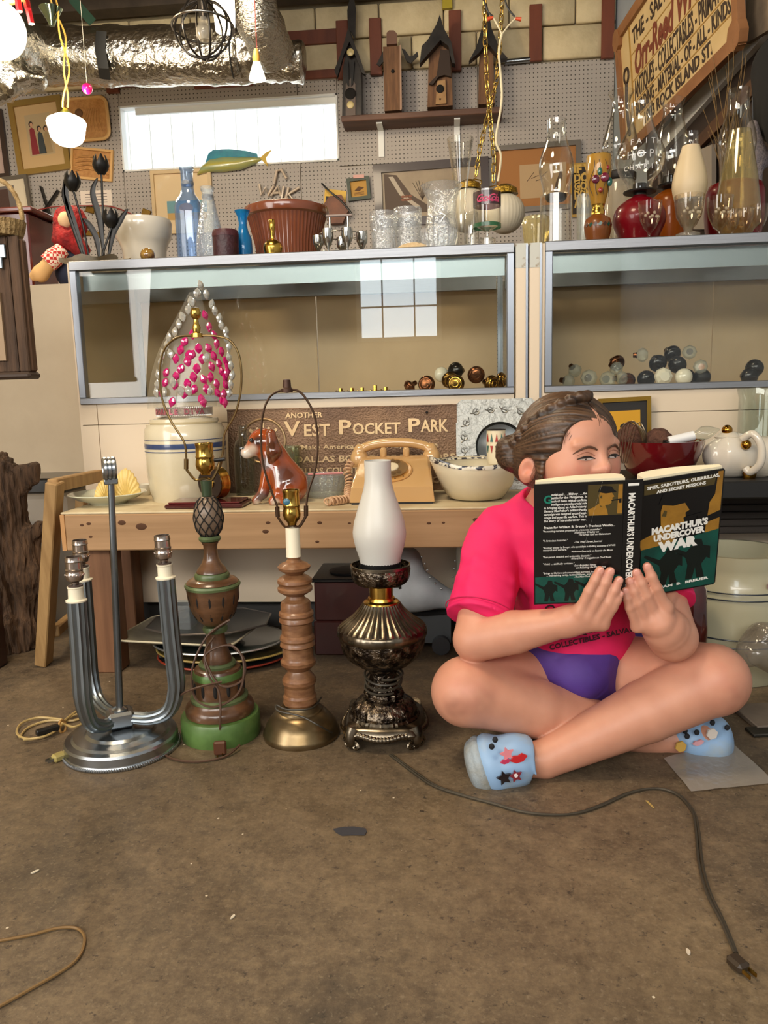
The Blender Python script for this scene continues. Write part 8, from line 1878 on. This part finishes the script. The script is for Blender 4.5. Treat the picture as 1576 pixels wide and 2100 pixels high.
plate_th('black_platter', 'large black platter with silver rim in the stack', 450, 1310, 2.10, .044, .19, .145, circ, mat('black_platter', '#22302c', r=.25, coat=.5), mat('silver_rim', '#c9cbc6', r=.3, m=.8), .014)
plate_th('cream_tray', 'worn cream cafeteria tray sticking out to the left of the stack', 392, 1290, 2.10, .064, .18, .125, rr_, mat('worn_cream', '#a8a088', r=.5, col2='#7d776a', sc=8), mat('cream_rim', '#cfc7aa', r=.5), .02, -8)
plate_th('octagon_tray', 'dark eight sided pewter tray on top of the stack', 430, 1270, 2.11, .0925, .17, .125, octa, mat('dark_pewter', '#4a4d4e', r=.35, m=.6), mat('pewter_rim', '#6f6862', r=.4, m=.6), .014, 6)
q = V((A(395, 1290, 2.16).x, 2.09, .0985)); t = T('acrylic_box', 'small clear acrylic display box on the octagonal tray', 'box', q)
for a, b_ in (((-.03, -.03), (.03, -.03)), ((.03, -.03), (.03, .03)), ((.03, .03), (-.03, .03)), ((-.03, .03), (-.03, -.03))): bar(MB(), q + V((a[0], a[1], .035)), q + V((b_[0], b_[1], .035)), .002, .07).o('side', glassmat('acrylic', '#eef2f2', .6, .02, .08), t, 0)
bx0, bx1 = A(642, 1250, 2.12).x, A(775, 1250, 2.12).x; zb0 = A(700, 1195, 2.12).z
t = T('record_player', 'dark red wooden phonograph box with black turntable top', 'box', V(((bx0 + bx1) / 2, 2.2, 0)))
MB().bx(bx0, bx1, 2.125, 2.33, .0005, zb0 * .47, .004).bx(bx0 + .004, bx1 - .004, 2.129, 2.326, zb0 * .47, zb0, .004).o('cabinet', mat('oxblood_wood', '#3a1410', r=.4, coat=.3, col2='#2b0e0b', sc=6), t, 0); MB().bx(bx0 - .003, bx1 + .003, 2.12, 2.333, zb0, zb0 + .01, .003).o('black_top', mat('black_top', '#131314', r=.3, coat=.4), t, 0); MB().lathe([(0, 0), (.055, 0), (.058, .004), (.05, .006), (0, .006)], ((bx0 + bx1) / 2, 2.22, zb0 + .01), 32).o('turntable', mat('turntable', '#1d1d1e', r=.4), t)
K = lambda x, y, dy=0: A(x, y, 2.16 + dy)
t = T('roller_skate', 'white leather roller skate boot lying behind the bronze lamp', 'skate', V((K(870, 1290).x, 2.16, 0)), 'white roller skates')
M_lea = mat('white_leather', '#b9bfc2', r=.5, col2='#a3a9ac', sc=8)
pb_ = [(tuple(K(870, 1250)), (.03, 0, -1))]
blob('boot', [('c', (K(820, 1225), K(870, 1215), .045, .045), 0), ('c', (K(835, 1150), K(850, 1215), .042, .046), .03), ('c', (K(870, 1215), K(935, 1232), .042, .026), .03)], .004, M_lea, t)
MB().tube(crv([K(800, 1248), K(860, 1256), K(940, 1250)], 5), [(.03, .006)] * 11, 8, flat=(0, 1, 0)).o('sole', mat('black_sole', '#161616', r=.5), t)
for x, y in ((866, 1142), (872, 1156), (877, 1169), (883, 1184), (893, 1196), (906, 1207)): MB().sph(K(x, y, -.040), .0035, 8, 6).o('eyelet', mat('eyelet', '#c9cccc', r=.25, m=.9), t)
for x in (830, 905):
    for dy in (-.02, .03): q = V((K(x, 1290).x, 2.16 + dy, .0275)); MB().cyl(q + V((0, -.012, 0)), q + V((0, .012, 0)), .0265, None, 20).o('wheel', mat('skate_wheel', '#2a2a2c', r=.5), t)
MB().bx(K(815, 1260).x, K(925, 1260).x, 2.15, 2.18, .03, A(870, 1258, 2.16).z).o('truck', mat('grey_truck', '#5d6265', r=.4, m=.7), t, 0)
K2 = lambda x, y, dy=0: A(x, y, 2.25 + dy)
t = T('roller_skate', 'second white roller skate mostly hidden behind the girl', 'skate', V((K2(960, 1290).x, 2.25, 0)), 'white roller skates'); blob('boot', [('c', (K2(960, 1130), K2(965, 1215), .035, .04), 0), ('c', (K2(965, 1215), K2(1010, 1225), .04, .03), .03)], .004, mat('cream_leather', '#cfc7b4', r=.5), t)
for x, y in ((934, 1150), (932, 1166), (930, 1183), (931, 1196)): MB().sph(K2(x, y, -.02), .0035, 8, 6).o('eyelet', mat('eyelet', '#c9cccc'), t)
for x in (950, 1000): q = V((K2(x, 1280).x, 2.25, .0275)); MB().cyl(q + V((0, -.03, 0)), q + V((0, .03, 0)), .0265, None, 20).o('wheel', mat('skate_wheel', '#2a2a2c'), t)
MB().bx(K2(940, 1260).x, K2(1015, 1260).x, 2.23, 2.27, .03, K2(960, 1238).z).o('truck', mat('grey_truck', '#5d6265'), t, 0)

# ================================================================== right side, behind the girl
zs_ = A(1480, 986, 2.02).z
xs0 = A(1300, 1000, 2.02).x + .06
t = T('black_stand', 'black slatted wooden stand carrying the ceramic pitcher', 'stand', V((.78, 2.1, 0)))
MB().bx(.455, 1.1, 2.0, 2.335, zs_ - .045, zs_, .004).o('top', mat('matt_black', '#0e0d0c', r=.5), t, 0)
M_slat = mat('dark_slat', '#3a322b', r=.75, col2='#251f1a', sc=8, stretch=(.4, 3, 5))
zb1 = A(1520, 1112, 2.1).z
nsl = 6; hgt = (zs_ - .05 - zb1) / nsl
for i in range(nsl): MB().bx(.46, 1.09, 2.22, 2.236, zb1 + i * hgt + .001, zb1 + (i + 1) * hgt - .001, .002).o('slat', M_slat, t, 0)
for x in (.465, 1.05): MB().bx(x, x + .03, 2.236, 2.26, 0, zs_ - .045).o('leg', M_slat, t, 0)
t, M_, w, h = frame('gold_frame_picture', 'small gold and black framed yellow picture behind the girl', ((1225, 818), (1333, 812), (1228, 940)), mat('bright_gilt', '#b08a3a', r=.25, m=.9), mat('black_mount', '#1c1712', r=.6), .012, Y=2.33, depth=.012)
patch(t, M_, rect(w * .2, w * .8, h * .2, h * .78), C_('#c9941c'), 'yellow_image'); patch(t, M_, oval(w * .55, h * .52, w * .14, h * .06), C_('#1a140c'), 'tree_crown', .0073); patch(t, M_, rect(w * .54, w * .57, h * .3, h * .52), C_('#1a140c'), 'tree_trunk', .0073)
# red bowl with lava rock and odds and ends
rb = V((A(1352, 980, 2.12).x, 2.12, zs_ + .0005)); t = T('red_bowl', 'wide dark red lacquer bowl behind the book', 'bowl', rb)
MB().lathe(hollow([(.06, zs_ + .0005), (.085, zs_ + .02), (.108, zs_ + .075), (.114, zs_ + .1)], .006), (rb.x, rb.y, 0), 44).o('bowl', mat('red_glaze', '#5e0f12', r=.15, coat=.8), t)
zr = zs_ + .1
M_lava = mat('lava_rock', '#6a4636', r=.9, col2='#4a2e24', sc=30, bump=1.0, bsc=90)
def rock(v): return v + np.array([[.004 * noise.noise(V(q) * 60), .004 * noise.noise(V(q) * 60 + V((3, 0, 0))), .004 * noise.noise(V(q) * 60 + V((0, 7, 0)))] for q in v])
for nm, pr, lb in (('a', [('e', (A(1350, 908, 2.12), (.034, .03, .034)), 0), ('c', (A(1350, 908, 2.12), A(1353, 940, 2.12), .034, .03), .02)], 'brown lava rock standing upright in the red bowl'), ('b', [('e', (A(1292, 898, 2.12), (.03, .03, .034)), 0), ('c', (A(1292, 898, 2.12), A(1308, 938, 2.12), .03, .028), .02)], 'darker lava rock leaning at the left in the red bowl')):
    tag(blob('lava_rock', pr, .003, M_lava, None, None, rock), lb, 'rock', 'rocks in the red bowl')
t = T('candle_light', 'white electric candle with clear flame bulb sticking out of the bowl', 'candle', A(1400, 900, 2.1)); a, b_ = A(1372, 905, 2.08), A(1424, 893, 2.08); MB().cyl(a, b_, .0125, None, 18).o('sleeve', mat('white_sleeve', '#ececea', r=.4), t); MB().cyl(A(1360, 930, 2.09), a, .012, .014, 12).o('holder', M_iron, t)
d_ = (b_ - a).normalized(); MB().lathe([(.008, 0), (.010, .006), (.0185, .022), (.0165, .038), (.008, .056), (.002, .066), (0, .067)], b_, 20, d_.to_track_quat('Z', 'Y').to_matrix()).o('flame_bulb', M_glass, t)
t = T('wire_whisk', 'bent silver wire whisk loops beside the lava rocks', 'whisk', A(1310, 880, 2.05))
for i in range(5): MB().tube(crv([A(1270 + 4 * i, 950, 2.06), A(1276 + 8 * i, 880 - 6 * i % 13, 2.04), A(1300 + 6 * i, 866 + 5 * i, 2.03), A(1318 + 2 * i, 905, 2.04), A(1322, 948, 2.06)], 5), .0016, 6).o('wire_loop', mat('dull_wire', '#8a7a62', r=.3, m=.9), t)
tag(bar(MB(), A(1400, 935, 2.08), A(1440, 900, 2.14), .02, .003).o('green_tag', mat('sage_card', '#8d9a82', r=.7)), 'sage green card strip leaning out of the red bowl', 'card')
# white and gold ceramic pitcher lying on its side
M_lus = mat('pearl_lustre', '#e3dccd', r=.15, coat=.8, col2='#d3c8b4', sc=4)
pb2 = A(1540, 935, 2.13); PZ = [((0, 0, zs_ + .001), (0, 0, -1))]
t = T('ceramic_pitcher', 'pearl white ceramic pitcher with gold handle lying on its side', 'pitcher', V((pb2.x, 2.13, zs_)))
blob('body', [('e', (A(1505, 935, 2.12), (.075, .06, .062)), 0, PZ), ('e', (A(1580, 940, 2.12), (.07, .055, .058)), .04, PZ), ('c', (A(1464, 930, 2.11), A(1480, 930, 2.11), .02, .05), .03)], .004, M_lus, t)
MB().tube(crv([A(1524, 900, 2.06), A(1545, 890, 2.04), A(1562, 915, 2.03), A(1560, 950, 2.03), A(1540, 968, 2.05), A(1530, 960, 2.06)], 6), [.010] * 31, 12).o('handle', M_lus, t)
MB().sph(A(1531, 912, 2.055), .013, 14, 10).o('gold_boss', mat('bright_gold', '#b07f2e', r=.15, m=1.0), t); MB().sph(A(1538, 972, 2.06), (.018, .01, .02), 14, 10).o('gold_spout', mat('bright_gold', '#b07f2e'), t); MB().sph(A(1492, 882, 2.10), .014, 12, 8).o('gold_finial', mat('bright_gold', '#b07f2e'), t); MB().lathe([(0, -.01), (.03, -.012), (.034, 0), (.02, .012), (0, .014)], A(1494, 895, 2.11), 24).o('lid', M_lus, t)
yb_ = onz(0, 2.24, 1550, zs_)
t = T('glass_pitcher', 'clear glass beaker jug with pouring lip at the right edge', 'jug', V((A(1556, yb_, 2.262).x, 2.262, zs_))); k_ = ps(A(1556, 880, 2.262))
MB().lathe(hollow([(40 * k_, zs_ + .0005), (43 * k_, zs_ + .01), (43 * k_, A(1556, 815, 2.262).z), (47 * k_, A(1556, 795, 2.262).z)], .002), (wloc(t).x, 2.262, 0), 32, None, lambda r, z, a: r * (1 + (.10 * max(0, cos(a - radians(200))) ** 10 if z > A(1556, 810, 2.262).z else 0))).o('jug', M_glass, t)
# big striped crock on the floor
xk = A(1505, 1300, 2.0).x; rk = 112 * ps(A(1505, 1220, 2.0)); zk = A(1505, 1128, 2.0).z
t = T('large_crock', 'large cream stoneware crock with thin dark stripes under the stand', 'crock', V((xk, 2.02, 0)))
MB().lathe([(0, .0005), (rk * .86, .0005), (rk * .92, .02), (rk, zk * .35), (rk * 1.02, zk * .6), (rk * .98, zk * .78), (rk * .90, zk * .84), (rk * .92, zk * .9), (rk * .93, zk), (rk * .84, zk), (rk * .8, zk * .8), (rk * .85, .02), (0, .02)], (xk, 2.02, 0), 48).o('body', mat('grey_cream_glaze', '#b9b497', r=.25, coat=.5), t)
for y in (1195, 1208, 1285, 1300): zz = A(1505, y, 2.0).z; r_ = rk * (1.0 + .02 * sin(zz / zk * 3)); MB().torus((xk, 2.02, zz), r_ * 1.004, .0016, None, 56, 6).o('stripe', mat('stripe_navy', '#222c36', r=.3), t)
MB().prism(rrect(.05, .014, .002, 2), .0012, FR(V((xk + .03, 2.02 - rk * 1.015, A(1545, 1183, 2.0).z)), 12)).o('pink_label', mat('pink_label', '#b985a8', r=.7), t, 0)
t = T('red_glass_jug', 'dark ruby textured glass jug between girl and striped crock', 'jug', V((A(1418, 1300, 1.86).x, 1.86, 0)))
zj = A(1418, 1205, 1.86).z
MB().lathe([(0, .0005), (.040, .0005), (.042, .03), (.041, .10), (.042, .17), (.036, zj), (.03, zj + .01), (0, zj + .01)], (wloc(t).x - .004, 1.86, 0), 32, None, lambda r, z, a: r * (1 + .03 * sin(6 * a) * sin(z * 120))).o('jug', mat('ruby_dark', '#2c0606', r=.1, coat=.8, col2='#4a0d0b', sc=20), t)
# plastic bag and grey board at the right edge
t = T('plastic_bag', 'crumpled clear plastic bag slumped against the striped crock', 'bag', V((A(1545, 1360, 1.78).x, 1.78, 0)))
def bagd(v):
    r = v + np.array([[.012 * noise.noise(V(q) * 22), .012 * noise.noise(V(q) * 22 + V((4, 0, 0))), .010 * noise.noise(V(q) * 25 + V((0, 4, 0)))] for q in v]); r[:, 2] = np.maximum(r[:, 2], .001); return r
blob('film', [('c', (A(1540, 1340, 1.78), A(1572, 1318, 1.80), .032, .045), 0), ('c', (A(1572, 1318, 1.80), A(1600, 1345, 1.8), .045, .05), .03)], .004, glassmat('film', '#e2ddd6', .6, .12, .12, '#cfc8c0', .6, 40), t, None, bagd)
tag(MB().box(V((A(1570, 1385, 1.72).x + .06, 1.72, .0065)), (.22, .12, .012), rotm('Z', 8), .002).o('grey_board', mat('grey_board', '#6f655a', r=.7, col2='#574e45', sc=8)), 'short grey board lying on the floor at the right edge', 'board')
tag(MB().box(V((A(1570, 1420, 1.68).x + .05, 1.645, .0045)), (.20, .04, .008), rotm('Z', 8), .002).o('black_strip', mat('black_strip', '#17150f', r=.5)), 'flat black strip in front of the grey board', 'strip')

# ================================================================== on the floor
c4 = [FL(1362, 1558), FL(1500, 1524), FL(1590, 1608), FL(1418, 1626)]
t = T('plastic_sheet', 'flat clear plastic sheet lying on the floor before the clog', 'sheet', FL(1470, 1575)); n = 14; vs = []; fs = []
for j in range(n + 1):
    for i in range(n + 1):
        u, v_ = i / n, j / n; p = (c4[0] * (1 - u) + c4[1] * u) * (1 - v_) + (c4[3] * (1 - u) + c4[2] * u) * v_; vs.append(V((p.x, p.y, .003 + .006 * max(0, noise.noise(p * 14)) + .008 * max(0, 1 - ((u - .35) ** 2 + (v_ - .15) ** 2) * 9) * abs(noise.noise(p * 40)))))
for j in range(n):
    for i in range(n): fs.append([j * (n + 1) + i, j * (n + 1) + i + 1, (j + 1) * (n + 1) + i + 1, (j + 1) * (n + 1) + i][::-1])
MB().add(vs, fs).o('film', glassmat('floor_film', '#d9d3cb', .7, .15, .5, '#b8b0a6', .5, 60), t, 180)
tag(MB().tube(crv([FL(-40, 1936, .003), FL(60, 1918, .003), FL(120, 1903, .003), FL(160, 1905, .003), FL(174, 1930, .003), FL(150, 1975, .003), FL(60, 2030, .003), FL(-40, 2085, .003)], 8), .0022, 6).o('loose_cord', mat('amber_cord', '#7d6038', r=.4)), 'thin amber cord looping in from the lower left corner', 'cord')
for i, (x, y, sx, cl, lb, cat) in enumerate(((718, 1705, .03, '#3a3a40', 'flat dark scrap lying in the middle of the floor', 'scrap'), (1334, 1650, .010, '#b79a58', 'thin straw splinter near the long cord', 'splinter'), (515, 1365, .016, '#d8d2c6', 'torn white paper scrap beside the trays', 'scrap'), (72, 1788, .006, '#d6cbb4', 'pale chip on the left of the floor', 'chip'), (478, 1880, .005, '#d6cbb4', 'pale chip below the spindle lamp', 'chip'), (1412, 1952, .006, '#cfc2ae', 'pale chip near the plug of the long cord', 'chip'))):
    q = FL(x, y, .0012); sh_ = [(cos(a) * sx * (.8 + .4 * random.random()), sin(a) * sx * .45 * (.8 + .4 * random.random())) for a in [2 * pi * k_ / 9 for k_ in range(9)]]
    if 'splinter' in cat: sh_ = [(-.0012, -.012), (.0012, -.012), (.002, .012), (-.001, .013)]
    tag(MB().prism(sh_, .0016, Matrix.Translation((q.x, q.y, .0008)) @ Matrix.Rotation(.3 * i, 4, 'Z')).o('floor_scrap', mat('scrap' + cl.strip('#'), cl, r=.7), None, 0), lb, cat)
